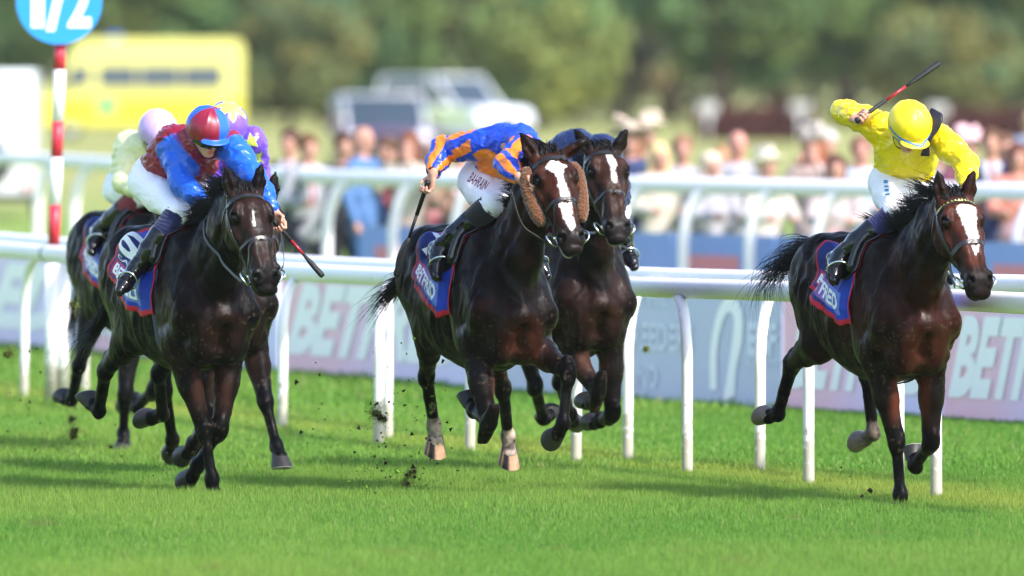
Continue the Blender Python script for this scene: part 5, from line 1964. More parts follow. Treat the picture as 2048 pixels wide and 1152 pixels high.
def whip(I, JI, k, J, label, red=True):
    grip, g, n = JI['grips'][k]
    Lc, Wd = I['Lc'], I['Wd']
    wp = J['whip']
    q0 = Lc(at(wp[0][0], wp[0][1], Wd(grip).y + wp[0][2])); q1 = Lc(at(wp[1][0], wp[1][1], Wd(grip).y + wp[1][2]))
    d = (q1 - q0).normalized()
    L = (q1 - q0).length
    tip = grip + (q1 - grip)
    d = (q1 - grip).normalized()
    s0 = -0.055
    L = (q1 - grip).length - s0
    p = lambda t: grip + d * (s0 + L * t)
    base = p(0)
    root = empty('riding_whip', Wd(base), I['root'].rotation_euler.z)
    sh = lambda t: p(t) - base
    blk = simple('whip_grip', (0.006, 0.006, 0.007), 0.55, bs=(150, 0.5))
    mb = MB(); mb.tube([sh(0), sh(0.012), sh(0.03), sh(0.06), sh(0.36)], [0.012, 0.020, 0.018, 0.014, 0.0115], 10); mb.build('handle', blk, root)
    redm = simple('whip_red', (0.30, 0.010, 0.022), 0.35, bs=(80, 0.1)) if red else blk
    mb = MB(); mb.tube([sh(0.36), sh(0.60)], [0.0100, 0.0085], 10); mb.build('shaft', redm, root)
    mb = MB(); mb.tube([sh(0.60), sh(0.66), sh(0.75), sh(0.97), sh(1.0)], [0.010, 0.013, 0.0195, 0.0215, 0.016], 12, flat=0.8); mb.build('cushioned_flap', blk, root)
    tag(root, label, 'whip', 'whips held by the riders')
    return root
# ------------------------------------------------------------------ the six runners and their riders
BLUE = np.array((0.012, 0.105, 0.62), np.float32); MAROON = np.array((0.22, 0.006, 0.028), np.float32)
ORANGE = np.array((0.80, 0.20, 0.012), np.float32); RBLUE = np.array((0.010, 0.055, 0.52), np.float32)
YELLOW = np.array((0.82, 0.61, 0.010), np.float32); CREAM = np.array((0.72, 0.70, 0.40), np.float32)
PURPLE = np.array((0.16, 0.07, 0.55), np.float32); LIME = np.array((0.62, 0.82, 0.10), np.float32)
LILAC = np.array((0.48, 0.33, 0.66), np.float32); NAVYS = np.array((0.008, 0.015, 0.065), np.float32)

def arm_mask(V, g, soft=0.012):
    """1 on the sleeves"""
    m = np.zeros(len(V))
    for k in 'RL':
        sh = g['sh' + k]; el, wr = g['j']['el' + k], g['j']['wr' + k]
        d1, t1 = segdist(V, sh, el); d2, t2 = segdist(V, el, wr)
        out = (V - A3(sh)) @ A3((el - sh).normalized())
        m = np.maximum(m, sstep(0.005, 0.020, out) * sstep(0.125, 0.105, d1))
        m = np.maximum(m, sstep(0.11, 0.09, d2))
    return m

def plain(c):
    return lambda V, g=None: np.repeat(np.array(c, np.float32)[None], len(V), 0)

def silk_blue_maroon(V, g):
    C = np.repeat(MAROON[None], len(V), 0)
    return mixc(C, BLUE, arm_mask(V, g))

def cap_quarters(H):
    q = ((H[:, 0] + 0.01 < 0) ^ (H[:, 1] > 0.018)) & (H[:, 2] > 0.028 + 0.02 * (H[:, 0] < 0))
    C = np.where(q[:, None], BLUE[None], MAROON[None])
    C = np.where((H[:, 0] > 0.11)[:, None] & (H[:, 2] < 0.03)[:, None], BLUE[None], C)
    return C.astype(np.float32)

def silk_disc(V, g):
    C = np.repeat(RBLUE[None], len(V), 0)
    mid = g['pel'].lerp(g['nkb'], 0.52)
    q = V - A3(mid)
    a, b = q @ A3(g['lat']), q @ A3(g['spine'])
    C = mixc(C, ORANGE, (np.sqrt(a * a + b * b) < 0.135).astype(float))
    m = arm_mask(V, g)
    S = C.copy()
    for k in 'RL':
        sh = g['sh' + k]; el, wr = g['j']['el' + k], g['j']['wr' + k]
        for (p0, p1, lim) in ((sh, el, 0.13), (el, wr, 0.11)):
            d, s, u = frame(p1 - p0, g['frt'])
            r = V - A3(p0)
            d1, t1 = segdist(V, p0, p1)
            ang = np.arctan2(r @ u, r @ s) + 0.5 * vnoise(V * 6.0)
            st = (np.sin(ang * 4.0 + 0.6) > 0)
            mm = (d1 < lim)
            S = np.where((mm & st)[:, None], ORANGE[None], np.where(mm[:, None], RBLUE[None], S))
    return (C * (1 - m[:, None]) + S * m[:, None]).astype(np.float32)

def ring_strap_pts(*a): return None

SPECS = {}
# -- left leader, number 6
H1 = dict(yaw=4.0, cx=440, D=64.6, dz=-0.01, coat=(0.0037, 0.0032, 0.0034), red=(0.0216, 0.0086, 0.0058), voxel=0.009,
          poll=(487, 392), muzzle=(534, 572), earR=(453, 345), earL=(522, 340), neck=0.86,
          RF=dict(px=[(416, 882), (428, 982), (430, 1030)], side=(1, -1, 1)),
          LF=dict(px=[(440, 858), (395, 932), (372, 968)], side=(1, -1, -1)),
          RH=dict(px=[(211, 742), (198, 822), (172, 795)], eo=(0.02, 0.0, -0.02)),
          LH=dict(px=[(318, 745), (325, 828), (287, 842)]),
          blaze=[(0.135, 0.25, 0.0012, 0.0008, -0.008, -0.016)], mane_side=-1, mane_len=0.17, mane_lift=0.8,
          tail=[(205, 640, 0.30), (175, 665, 0.45), (160, 700, 0.5)], tail_spread=0.10)
# -- middle leader with sheepskin cheekpieces
H2 = dict(yaw=2.5, cx=1035, D=64.4, dz=-0.005, coat=(0.0056, 0.0035, 0.0032), red=(0.0504, 0.0137, 0.0072), voxel=0.009,
          poll=(1096, 318), muzzle=(1146, 492), earR=(1046, 276), earL=(1168, 284), neck=0.84, lip=0.020, pale_lip=(0.55, 0.50, 0.48), twist=6,
          RF=dict(px=[(977, 848), (948, 822), (934, 794)], side=(1, -1, -1)),
          LF=dict(px=[(1136, 742), (1126, 850), (1104, 884)], side=(1, 1, -1)),
          RH=dict(px=[(853, 752), (868, 850), (873, 918)]),
          LH=dict(px=[(1006, 778), (1016, 872), (1020, 930)]),
          socks={'RH': (0.22, (0.42, 0.33, 0.28)), 'LH': (0.22, (0.42, 0.33, 0.28))}, hoof={'RH': (0.42, 0.24, 0.15, 1), 'LH': (0.42, 0.24, 0.15, 1)},
          blaze=[(0.075, 0.115, 0.045, 0.125, 0.0, -0.002), (0.115, 0.19, 0.115, 0.030, -0.002, 0.004), (0.19, 0.33, 0.030, 0.052, 0.004, 0.006), (0.355, 0.52, 0.072, 0.030, 0.0, 0.006)],
          mane_side=-1, mane_len=0.12, mane_lift=1.2,
          tail=[(800, 565, 0.32), (772, 590, 0.45), (745, 635, 0.5)], tail_spread=0.11)
# -- right leader
H3 = dict(yaw=2.5, cx=1842, D=63.2, dz=-0.03, coat=(0.0071, 0.0035, 0.0027), red=(0.0562, 0.0137, 0.0072), voxel=0.009,
          poll=(1905, 405), muzzle=(1963, 578), earR=(1876, 350), earL=(1947, 348), neck=0.85,
          RF=dict(px=[(1799, 908), (1802, 1006), (1803, 1055)], side=(1, -1, 1)),
          LF=dict(px=[(1862, 892), (1830, 932), (1826, 900)], side=(1, -1, -1)),
          RH=dict(px=[(1584, 728), (1556, 828), (1524, 836)], eo=(-0.12, 0.0, -0.02)),
          LH=dict(px=[(1733, 742), (1746, 866), (1716, 888)], eo=(-0.05, 0, 0)),
          hoof={'RH': (0.16, 0.12, 0.10), 'LH': (0.16, 0.12, 0.10)}, socks={'LH': (0.1, (0.16, 0.12, 0.10))},
          blaze=[(0.085, 0.12, 0.085, 0.115, 0.020, 0.018), (0.12, 0.22, 0.115, 0.070, 0.018, 0.016), (0.22, 0.325, 0.068, 0.05, 0.016, 0.010), (0.352, 0.40, 0.045, 0.008, 0.010, 0.010)],
          mane_side=-1, mane_len=0.17, mane_lift=1.1,
          tail=[(1590, 510, 0.25), (1550, 545, 0.4), (1560, 610, 0.45)], tail_spread=0.17)
# -- close behind the middle leader
H4 = dict(yaw=1.5, cx=1196, D=67.6, dz=-0.01, coat=(0.0056, 0.0040, 0.0038), red=(0.0346, 0.0130, 0.0079), voxel=0.011,
          poll=(1204, 310), muzzle=(1238, 470), earR=(1160, 275), earL=(1253, 262), neck=0.86, pale_lip=(0.30, 0.28, 0.27),
          RF=dict(px=[(1196, 784), (1184, 806), (1168, 806)], side=(1, -1, -1)),
          LF=dict(px=[(1225, 830), (1200, 842), (1180, 848)], side=(1, -1, -1)),
          RH=dict(px=[(1072, 780), (1086, 836), (1104, 826)]),
          LH=dict(px=[(1120, 760), (1140, 830), (1150, 850)]),
          blaze=[(0.07, 0.15, 0.034, 0.042, 0.010, 0.012), (0.15, 0.27, 0.036, 0.022, 0.012, 0.008)], mane_side=-1, mane_len=0.12, mane_lift=1.0,
          tail=[(1060, 560, 0.3), (1050, 600, 0.4)], tail_spread=0.08)
# -- behind the left leader
H5 = dict(yaw=2, cx=478, D=67.4, dz=-0.02, coat=(0.0056, 0.0042, 0.0040), red=(0.0259, 0.0115, 0.0072), voxel=0.011,
          poll=(516, 402), muzzle=(536, 560), earR=(488, 372), earL=(549, 362), neck=0.84,
          LF=dict(px=[(531, 803), (553, 892), (566, 932)], side=(1, 1, 1)),
          RF=dict(px=[(420, 850), (385, 890), (366, 918)], side=(1, -1, -1)),
          RH=dict(px=[(330, 790), (345, 880), (344, 914)]),
          LH=dict(px=[(410, 780), (400, 870), (392, 910)]),
          mane_side=-1, mane_len=0.12, tail=[(330, 600, 0.3), (320, 640, 0.4)], tail_spread=0.08)
# -- last of the left group
H6 = dict(yaw=2, cx=338, D=71.6, dz=-0.02, coat=(0.0048, 0.0048, 0.0062), red=(0.0130, 0.0101, 0.0101), voxel=0.012,
          poll=(380, 430), muzzle=(412, 570), earR=(355, 400), earL=(402, 398), neck=0.84,
          RF=dict(px=[(250, 790), (247, 868), (244, 905)], side=(1, -1, 1)),
          LF=dict(px=[(300, 800), (275, 815), (262, 800)], side=(1, -1, -1)),
          RH=dict(px=[(158, 732), (143, 800), (124, 796)]),
          LH=dict(px=[(250, 730), (262, 800), (250, 815)]),
          mane_side=-1, mane_len=0.12, tail=[(150, 640, 0.3), (150, 690, 0.4)], tail_spread=0.08)

J1 = dict(D=64.6, pelvis=(318, 352, 0.72), neck=(402, 288, 0.36), head=(414, 268, 0.20), shR=(348, 285, 0.46), shL=(460, 290, 0.26),
          armR=[(364, 366, 1), (410, 410, 1), (428, 428, 1)], armL=[(508, 352, 1), (548, 424, 1), (568, 462, 1)],
          legR=[(356, 428, 1), (272, 540, -1), (246, 574, 1)], whip=[(562, 458, 0.0), (646, 553, -0.05)], whip_hand='L',
          silk=silk_blue_maroon, cap=cap_quarters, cuff=('blue', (0.012, 0.10, 0.55)), sock=('navy', (0.006, 0.010, 0.075)), face=(0.88, 0.06, -0.46), hair=(0.08, 0.05, 0.03))
J2 = dict(D=64.4, pelvis=(978, 350, 0.74), neck=(1046, 284, 0.32), head=(1096, 352, 0.26), shR=(962, 288, 0.50), shL=(1050, 292, 0.20),
          armR=[(884, 298, -1), (866, 348, 1), (857, 384, 1)], armL=[(1010, 330, 1), (1040, 356, 1), (1060, 372, 1)],
          legR=[(982, 410, 1), (908, 512, -1), (902, 552, 1)], whip=[(851, 402, 0.0), (792, 552, 0.10)], whip_hand='R', palmR=-1,
          silk=silk_disc, cap=plain(ORANGE), cuff=('black', (0.01, 0.01, 0.012)), sock=('black', (0.006, 0.006, 0.007)), face=(0.75, 0.0, -0.66))
J3 = dict(D=63.2, pelvis=(1800, 352, 0.76), neck=(1816, 278, 0.42), head=(1817, 258, 0.24), shR=(1762, 252, 0.52), shL=(1880, 276, 0.34),
          armR=[(1686, 222, -1), (1708, 236, 1), (1726, 238, 1)], armL=[(1932, 326, 1), (1932, 372, 1), (1934, 392, 1)],
          legR=[(1792, 428, 1), (1692, 520, -1), (1678, 556, 1)], whip=[(1712, 250, 0.0), (1879, 126, 0.12)], whip_hand='R',
          silk=plain(YELLOW), cap=plain(YELLOW), cap_band=True, cuff=('yellow', (0.75, 0.56, 0.01)), sock=('darkblue', (0.014, 0.012, 0.10)), face=(0.70, 0.0, -0.72), goggles='clear')
J4 = dict(D=67.6, pelvis=(1130, 330, 0.85), neck=(1180, 300, 0.42), head=(1202, 322, 0.34), shR=(1138, 302, 0.50), shL=(1215, 308, 0.34),
          armR=[(1120, 380, 1), (1150, 420, 1), (1165, 430, 1)], armL=[(1240, 372, 1), (1238, 420, 1), (1235, 430, 1)],
          legL=[(1236, 425, 1), (1250, 492, -1), (1268, 530, 1)], silk=plain(NAVYS), cap=plain(NAVYS), cuff=('navy2', (0.01, 0.02, 0.09)), sock=('navy', (0.006, 0.010, 0.075)), voxel=0.008)
def cap_star(H):
    C = np.repeat(PURPLE[None], len(H), 0)
    a = np.arctan2(H[:, 1], H[:, 0] + 0.02); rr = np.sqrt(H[:, 1] ** 2 + (H[:, 0] + 0.02) ** 2)
    k = np.abs(((a / (2 * math.pi) * 6) % 1) - 0.5) * 2
    return mixc(C, LIME, (H[:, 2] > 0.05) & (rr < 0.045 + 0.065 * k))

def silk_purple(V, g):
    C = np.repeat(PURPLE[None], len(V), 0)
    t = (V - A3(g['pel'])) @ A3(g['spine'])
    return mixc(C, LIME, (1 - arm_mask(V, g)) * sstep(0.13, 0.115, t))

J5 = dict(D=67.4, pelvis=(448, 350, 0.75), neck=(462, 275, 0.38), head=(452, 258, 0.26), shR=(415, 285, 0.45), shL=(506, 280, 0.34),
          armR=[(420, 360, 1), (455, 400, 1), (470, 415, 1)], armL=[(516, 345, -1), (520, 400, 1), (520, 418, 1)],
          legL=[(510, 420, 1), (520, 505, -1), (530, 545, 1)], silk=silk_purple, cap=cap_star, cuff=('purple', (0.15, 0.06, 0.5)), sock=('navy', (0.006, 0.010, 0.075)), voxel=0.008, breech=(0.78, 0.78, 0.82))
J6 = dict(D=71.6, pelvis=(262, 368, 0.75), neck=(298, 290, 0.40), head=(314, 270, 0.28), shR=(262, 290, 0.5), shL=(340, 300, 0.36),
          armR=[(246, 366, 1), (290, 386, 1), (306, 390, 1)], armL=[(352, 370, 1), (345, 400, 1), (340, 410, 1)],
          legR=[(290, 412, 1), (215, 475, -1), (200, 505, 1)], silk=plain(CREAM), cap=plain(LILAC), cuff=('cream', (0.65, 0.62, 0.35)), sock=('crimson', (0.20, 0.01, 0.025)), voxel=0.008)

STRIPE = [(0.0, 0.085, simple('girth_navy', (0.012, 0.018, 0.07), 0.7, bs=(90, .3))), (0.0, 0.03, simple('girth_red', (0.45, 0.02, 0.03), 0.7, bs=(90, .3)))]
RUNNERS = [
    (H1, J1, dict(number='6', name='CANDLE', x=(-0.76, -0.07), num_x=0.05, girth=[(0.0, 0.085, STRIPE[0][2])], flare=0.05), dict(grackle=True, greyrein=True, loop=None),
     'near black racehorse number 6 carrying the jockey in blue and maroon', 'jockey in maroon silks with blue sleeves, leaning over the black number 6'),
    (H2, J2, dict(number='7', name='', flare=0.10, num_w=0.17), dict(grackle=True, fleece=((0, -1), (0, 1)), loop=[(1003, 500, 0.0), (1012, 545, -0.1), (1055, 575, -0.2), (1100, 565, -0.2), (1122, 520, -0.1)]),
     'dark bay racehorse with brown sheepskin cheekpieces and a broad white blaze', 'jockey in royal blue and orange silks bent low behind the horse\'s neck'),
    (H3, J3, dict(number='', name='', flare=0.10, x=(-0.64, -0.07)), dict(studs=True, greyrein=True, loop=[(1822, 520, 0.1), (1826, 600, -0.1), (1850, 632, -0.2), (1885, 640, -0.2), (1904, 615, -0.1)]),
     'dark brown racehorse with a gold studded browband, beside the rail on the right', 'jockey in bright yellow silks and yellow cap raising a whip'),
    (H4, J4, dict(number='', name='', flare=0.02), dict(grackle=True),
     'dark brown racehorse with a narrow white stripe, galloping half behind the sheepskin horse', 'jockey in navy silks almost hidden behind two horse heads'),
    (H5, J5, dict(number='', name='', flare=0.02), dict(),
     'dark brown racehorse mostly hidden behind the near black number 6', 'jockey in purple silks with lime green stars'),
    (H6, J6, dict(number='', name='', flare=0.02), dict(),
     'blue black racehorse at the back of the left hand group', 'jockey in pale cream jacket and lilac cap'),
]
RES = []
for n, (H, J, T, Bd, hl, jl) in enumerate(RUNNERS):
    root, I = horse(H)
    tag(root, hl, 'horse', 'horses in the race')
    dr, sdl, sad = saddle_set(I, T, seed=3 + n)
    jr, JI = jockey(I, J, jl)
    hands = {-1: JI['grips']['R'][0], 1: JI['grips']['L'][0]}
    if J.get('whip_hand') == 'R': hands[-1] = JI['grips']['L'][0] + Vector((0, -0.12, 0)) if n == 1 else JI['grips']['L'][0]
    for s, k in ((-1, 'R'), (1, 'L')):
        stirrup(I, sad, JI['j']['foot' + k], JI['j']['shd' + k], JI['j']['fdv' + k], JI['j']['kn' + k])
    bridle(I, Bd, hands)
    mane(I, H, 1500 if n < 3 else 300, 10 + n)
    tail(I, H, 520 if n < 3 else 200, 20 + n)
    RES.append((I, JI))
    if n == 0:
        whip(I, JI, 'L', J, 'black and red whip held low in the left hand over horse number 6')
    elif n == 1:
        whip(I, JI, 'R', J, 'long black whip trailing from the right hand of the orange and blue jockey', red=False)
    elif n == 2:
        whip(I, JI, 'R', J, 'whip with a red shaft raised above the yellow jockey\'s helmet')

# lettering, stars and trimmings on the riders
def on_rider(n, key, o, U, W, shape, mat, name, parent, d=None):
    I, JI = RES[n]
    d = d if d is not None else (I['Lc'](Vector((o.x, o.y, o.z))) * 0)
    return decal(JI[key], name, o, U, W, d, shape, mat, parent, 0.003, JI['base'])

def view_axes(I):
    """horse-local axes as seen from the course side: right, up, away"""
    R3 = I['Mi'].to_3x3()
    return R3 @ Vector((1, 0, 0)), R3 @ Vector((0, 0, 1)), R3 @ Vector((0, 1, 0))

I, JI = RES[1]
ri, upv, aw = view_axes(I)
M_DRED = simple('dark_red_print', (0.16, 0.008, 0.025), 0.6, var=0.1)
hipR, knR = JI['hips']['R'], JI['j']['knR']
ax_ = (knR - hipR).normalized()
U_ = (ri * 0.86 - upv * 0.50).normalized(); W_ = (upv * 0.86 + ri * 0.50).normalized()
o_ = I['Lc'](at(934, 362, I['Wd'](hipR).y - 0.1))
decal(JI['bb'], 'thigh_lettering', o_, U_, W_, aw, text_fit('BAHRAIN', 0.115, 0.062, 0.01, 0.2, 3, fine=0.02), M_DRED, JI['bre'], 0.003, JI['base'])

I, JI = RES[2]
ri, upv, aw = view_axes(I)
M_SKYP = simple('sky_blue_print', (0.05, 0.25, 0.50), 0.6, var=0.1)
o_ = I['Lc'](at(1766, 366, I['Wd'](JI['hips']['R']).y - 0.1))
for k, h_ in enumerate((0.018, 0.010, 0.014, 0.010, 0.016)):
    sh_ = (np.array([(0, 0), (0.022, 0), (0.022, h_), (0, h_)]) + np.array([0.002 * k, -0.022 * k]), [(0, 1, 2, 3)])
    decal(JI['bb'], 'thigh_print', o_, ri, upv, aw, sh_, M_SKYP, JI['bre'], 0.003, JI['base'])
# black sash fluttering beside the yellow cap
mb = MB()
dep = I['Wd'](JI['nkb']).y - 0.16
pts = [I['Lc'](at(px, py, dep + dd)) - JI['base'] for (px, py, dd) in ((1858, 226, 0.02), (1874, 236, -0.04), (1868, 262, -0.05), (1856, 285, -0.05), (1850, 312, -0.03))]
sp_ = spline(pts, 18)
nor_ = [(-aw + ri * 0.5 * math.sin(k * 0.8)).normalized() for k in range(18)]
ribbon(sp_, nor_, [0.05 + 0.025 * math.sin(k * 0.35 + 0.6) for k in range(18)], 0.004, mb)
mb.build('black_sash', simple('black_silk', (0.012, 0.010, 0.018), 0.4, bs=(40, 0.4)), JI['root'])

I, JI = RES[4]
ri, upv, aw = view_axes(I)
M_LIME = simple('lime_silk', tuple(float(c) for c in LIME), 0.4, bs=(40, 0.3), var=0.05)
for (px, py, r_, rot) in ((503, 282, 0.052, 0.2), (511, 318, 0.056, 0.5), (480, 300, 0.05, 0.1), (518, 352, 0.045, 0.9)):
    o_ = I['Lc'](at(px, py, I['Wd'](JI['shL']).y - 0.1))
    decal(JI['jb'], 'star', o_, ri, upv, aw, star_shape(r_, 5, 0.48, rot), M_LIME, JI['jer'], 0.003, JI['base'])
# ------------------------------------------------------------------ spectators
def spectator(px, py, D, label, top, low, hair, skirt=False, hat=None, face=0.0, arms='rest', skin=(0.46, 0.235, 0.175), shirt=None, bald=False, long_hair=False, seed=0):
    """px, py: the head in the picture. Built at its real size behind the rail"""
    hcw = at(px, py, D)
    base = Vector((hcw.x, hcw.y, 0))
    Hh = hcw.z
    k = Hh / 1.60
    root = empty('person', base, math.radians(-90 + face))
    r = random.Random(seed)
    z = lambda x, y, zz: Vector((x * k, y * k, zz * k))
    hs = 1.10
    lo, hi = (-0.5, -0.5, -0.02), (0.6, 0.5, Hh + 0.2)
    vx = 0.018
    sh = [z(0.0, s * 0.185, 1.36) for s in (-1, 1)]
    if arms == 'rest':
        el = [z(0.10, s * 0.27, 1.10) for s in (-1, 1)]; wr = [z(0.33, s * 0.16, 1.08) for s in (-1, 1)]
    elif arms == 'up':
        el = [z(0.18, s * 0.26, 1.22) for s in (-1, 1)]; wr = [z(0.24, s * 0.10, 1.46) for s in (-1, 1)]
    else:
        el = [z(-0.02, s * 0.26, 1.08) for s in (-1, 1)]; wr = [z(0.08, s * 0.26, 0.84) for s in (-1, 1)]
    kn = [z(0.04, s * 0.10, 0.48) for s in (-1, 1)]; an = [z(0.0, s * 0.11, 0.07) for s in (-1, 1)]
    f = Field(lo, hi, vx)
    f.ell(z(0.0, 0, 1.625), (0.10 * hs, 0.078 * hs, 0.105 * hs), 0.02)
    f.ell(z(0.035, 0, 1.55), (0.062, 0.055, 0.068), 0.03)
    f.cap(z(0.10, 0, 1.61), z(0.115, 0, 1.57), 0.012, 0.017, 0.012)
    for s in (-1, 1): f.ell(z(0, s * 0.082, 1.60), (0.022, 0.012, 0.034), 0.01)
    f.cap(z(-0.015, 0, 1.40), z(0, 0, 1.56), 0.06, 0.055, 0.03)
    f.chain([z(0, 0, 0.92), z(0, 0, 1.15), z(0, 0, 1.38)], [(0.14, 0.09), (0.13, 0.09), (0.14, 0.08)], 0.05)
    for i in (0, 1):
        f.cap(sh[i], el[i], 0.05, 0.042, 0.03); f.cap(el[i], wr[i], 0.042, 0.03, 0.03)
        d = (wr[i] - el[i]).normalized()
        f.ell(wr[i] + d * 0.06, (0.06, 0.036, 0.036), 0.02, R=frame(d, (0, 1, 0)))
        f.cap(wr[i] + d * 0.05 + Vector((0, 0, 0.03)), wr[i] + d * 0.09 + Vector((0, 0, 0.055)), 0.014, 0.012, 0.01)
        f.cap(z(0, (i * 2 - 1) * 0.09, 0.9), kn[i], 0.085, 0.06, 0.04); f.cap(kn[i], an[i], 0.055, 0.04, 0.03)
        f.cap(an[i], an[i] + Vector((0.14, 0, -0.03)), 0.042, 0.034, 0.02)
    V, Q = f.mesh(1)
    C = np.repeat(np.array(skin, np.float32)[None], len(V), 0)
    shoe = V[:, 2] < 0.10
    C = mixc(C, (0.02, 0.015, 0.012), shoe)
    hh = V - A3(z(0.0, 0, 1.625))
    eye = (np.abs(np.abs(hh[:, 1]) - 0.034) < 0.016) & (np.abs(hh[:, 2] + 0.015) < 0.014) & (hh[:, 0] > 0.06)
    C = mixc(C, (0.06, 0.04, 0.03), eye * 0.8)
    link('body', np_mesh('spectator_body', V, Q, True, C), M_SKIN, root)
    # upper garment
    f = Field(lo, hi, vx)
    lw = 0.78 if not skirt else 0.95
    f.chain([z(0, 0, lw), z(0, 0, 1.12), z(0, 0, 1.36)], [(0.175, 0.125), (0.165, 0.12), (0.165, 0.10)], 0.05)
    f.cap(sh[0], sh[1], 0.075, 0.075, 0.05)
    for i in (0, 1):
        f.cap(sh[i], el[i], 0.072, 0.062, 0.04); f.cap(el[i], el[i].lerp(wr[i], 0.9), 0.060, 0.046, 0.03)
    V, Q = f.mesh(1)
    N = vert_normals(V, Q)
    V = V + N * (0.008 * fbm(V * 10 + seed, 2))[:, None]
    C = np.repeat(np.array(top, np.float32)[None] * (0.72 if min(top) > 0.4 else 0.9), len(V), 0)
    if shirt is not None:
        v = (V[:, 0] > 0.04) & (np.abs(V[:, 1]) < (V[:, 2] / k - 1.02) * 0.24) & (V[:, 2] / k > 1.05)
        C = mixc(C, shirt, v)
        C = mixc(C, (0.25, 0.03, 0.06), v & (np.abs(V[:, 1]) < 0.022))
    link('dress' if skirt else 'jacket', np_mesh('upper_garment', V, Q, True, C), M_WOOL, root)
    f = Field(lo, hi, vx)
    if skirt:
        f.chain([z(0, 0, 1.02), z(0, 0, 0.85), z(0, 0, 0.55)], [(0.15, 0.115), (0.185, 0.145), (0.21, 0.17)], 0.04)
    else:
        f.cap(z(0, 0, 0.92), z(0, 0, 0.84), (0.165, 0.12), (0.165, 0.12), 0.04)
        for i in (0, 1):
            f.cap(z(0, (i * 2 - 1) * 0.09, 0.86), kn[i], 0.10, 0.078, 0.03); f.cap(kn[i], an[i], 0.078, 0.066, 0.02)
    V, Q = f.mesh(1)
    N = vert_normals(V, Q)
    V = V + N * (0.008 * fbm(V * np.array([14, 14, 5]) + seed, 2))[:, None]
    C = np.repeat(np.array(low, np.float32)[None] * 0.7, len(V), 0)
    link('skirt' if skirt else 'trousers', np_mesh('lower_garment', V, Q, True, C), M_WOOL, root)
    if not bald:
        f = Field((-0.3, -0.3, Hh - 0.55), (0.3, 0.3, Hh + 0.25), 0.014)
        f.ell(z(-0.018, 0, 1.655), (0.120, 0.104, 0.112), 0.01)
        f.ell(z(0.11, 0, 1.57), (0.092, 0.082, 0.090), 0.02, mode=-1)
        if long_hair:
            for s in (-1, 1):
                f.cap(z(-0.03, s * 0.075, 1.62), z(0.0, s * 0.095, 1.38), (0.035, 0.05), (0.03, 0.04), 0.03)
            f.cap(z(-0.07, 0, 1.62), z(-0.08, 0, 1.36), (0.09, 0.045), (0.085, 0.04), 0.03)
        V, Q = f.mesh(1)
        N = vert_normals(V, Q)
        V = V + N * (0.008 * fbm(V * 24 + seed, 2))[:, None]
        link('hair', np_mesh('hair', V, Q, True, np.repeat(np.array(hair, np.float32)[None], len(V), 0)), M_WOOL, root)
    if hat:
        c, R = hat
        f = Field((-0.45, -0.45, Hh - 0.1), (0.45, 0.45, Hh + 0.4), 0.014)
        f.ell(z(0, 0, 1.72), (0.115, 0.10, 0.085), 0.02)
        f.ell(z(0.01, 0.0, 1.70), (R, R, 0.02), 0.03, R=[(1, 0, 0.15), (0, 1, 0.12), (-.15, -.12, 1)])
        for q in range(7):
            f.ell(z(r.uniform(-.1, .1), r.uniform(-.12, .12), 1.76 + r.uniform(0, .08)), r.uniform(0.03, 0.06), 0.02)
        V, Q = f.mesh(1)
        N = vert_normals(V, Q)
        V = V + N * (0.010 * fbm(V * 20 + seed, 2))[:, None]
        link('hat', np_mesh('hat', V, Q, True, np.repeat(np.array(c, np.float32)[None], len(V), 0)), M_WOOL, root)
    tag(root, label, 'person', 'spectators along the rail')
    return root

WHITE = (0.50, 0.49, 0.54); NVY = (0.015, 0.02, 0.06); GRY = (0.22, 0.24, 0.28); BEI = (0.62, 0.52, 0.42)
spectator(617, 300, 110.2, 'man in a light grey suit at the left end of the crowd', (0.30, 0.31, 0.34), (0.03, 0.03, 0.05), (0.12, 0.06, 0.03), shirt=WHITE, face=20, seed=1)
spectator(726, 283, 110.2, 'bald man in a blue suit with his back half turned', (0.10, 0.20, 0.42), (0.07, 0.15, 0.34), (0.3, 0.2, 0.15), bald=True, face=60, arms='down', seed=2)
spectator(688, 296, 112.6, 'dark haired person behind the man in the blue suit', (0.03, 0.03, 0.04), (0.02, 0.02, 0.03), (0.06, 0.03, 0.02), face=10, seed=3)
spectator(818, 296, 110.2, 'brown haired woman in a cream jacket', (0.62, 0.55, 0.47), (0.45, 0.36, 0.30), (0.16, 0.06, 0.035), skirt=True, long_hair=True, face=-20, arms='up', seed=4)
spectator(868, 318, 113.5, 'woman in pink beside the cream jacket', (0.55, 0.24, 0.26), (0.4, 0.12, 0.14), (0.3, 0.16, 0.10), skirt=True, long_hair=True, seed=5)
spectator(920, 305, 110.2, 'man in a brown jacket behind the blue and orange sleeve', (0.30, 0.20, 0.14), (0.05, 0.05, 0.07), (0.10, 0.05, 0.03), shirt=WHITE, seed=6)
spectator(1262, 285, 108.4, 'woman in a navy dress under a huge feathered beige hat', (0.05, 0.07, 0.16), NVY, (0.25, 0.12, 0.06), skirt=True, long_hair=True, hat=((0.45, 0.36, 0.29), 0.24), face=-10, seed=7)
spectator(1318, 318, 107.6, 'blonde woman in a cream dress leaning on the rail', (0.66, 0.60, 0.50), (0.62, 0.57, 0.48), (0.62, 0.45, 0.22), skirt=True, long_hair=True, face=15, seed=8)
spectator(1364, 302, 109.3, 'man in a white shirt with grey waistcoat beside the blonde woman', WHITE, (0.12, 0.14, 0.13), (0.25, 0.13, 0.08), seed=9)
spectator(1422, 335, 107.6, 'person in white leaning far over the rail', WHITE, (0.04, 0.05, 0.10), (0.55, 0.45, 0.35), face=30, seed=10, long_hair=True)
spectator(1476, 292, 108.4, 'broad man in a white shirt and dark trousers', WHITE, NVY, (0.18, 0.09, 0.06), bald=True, skin=(0.50, 0.23, 0.175), seed=11)
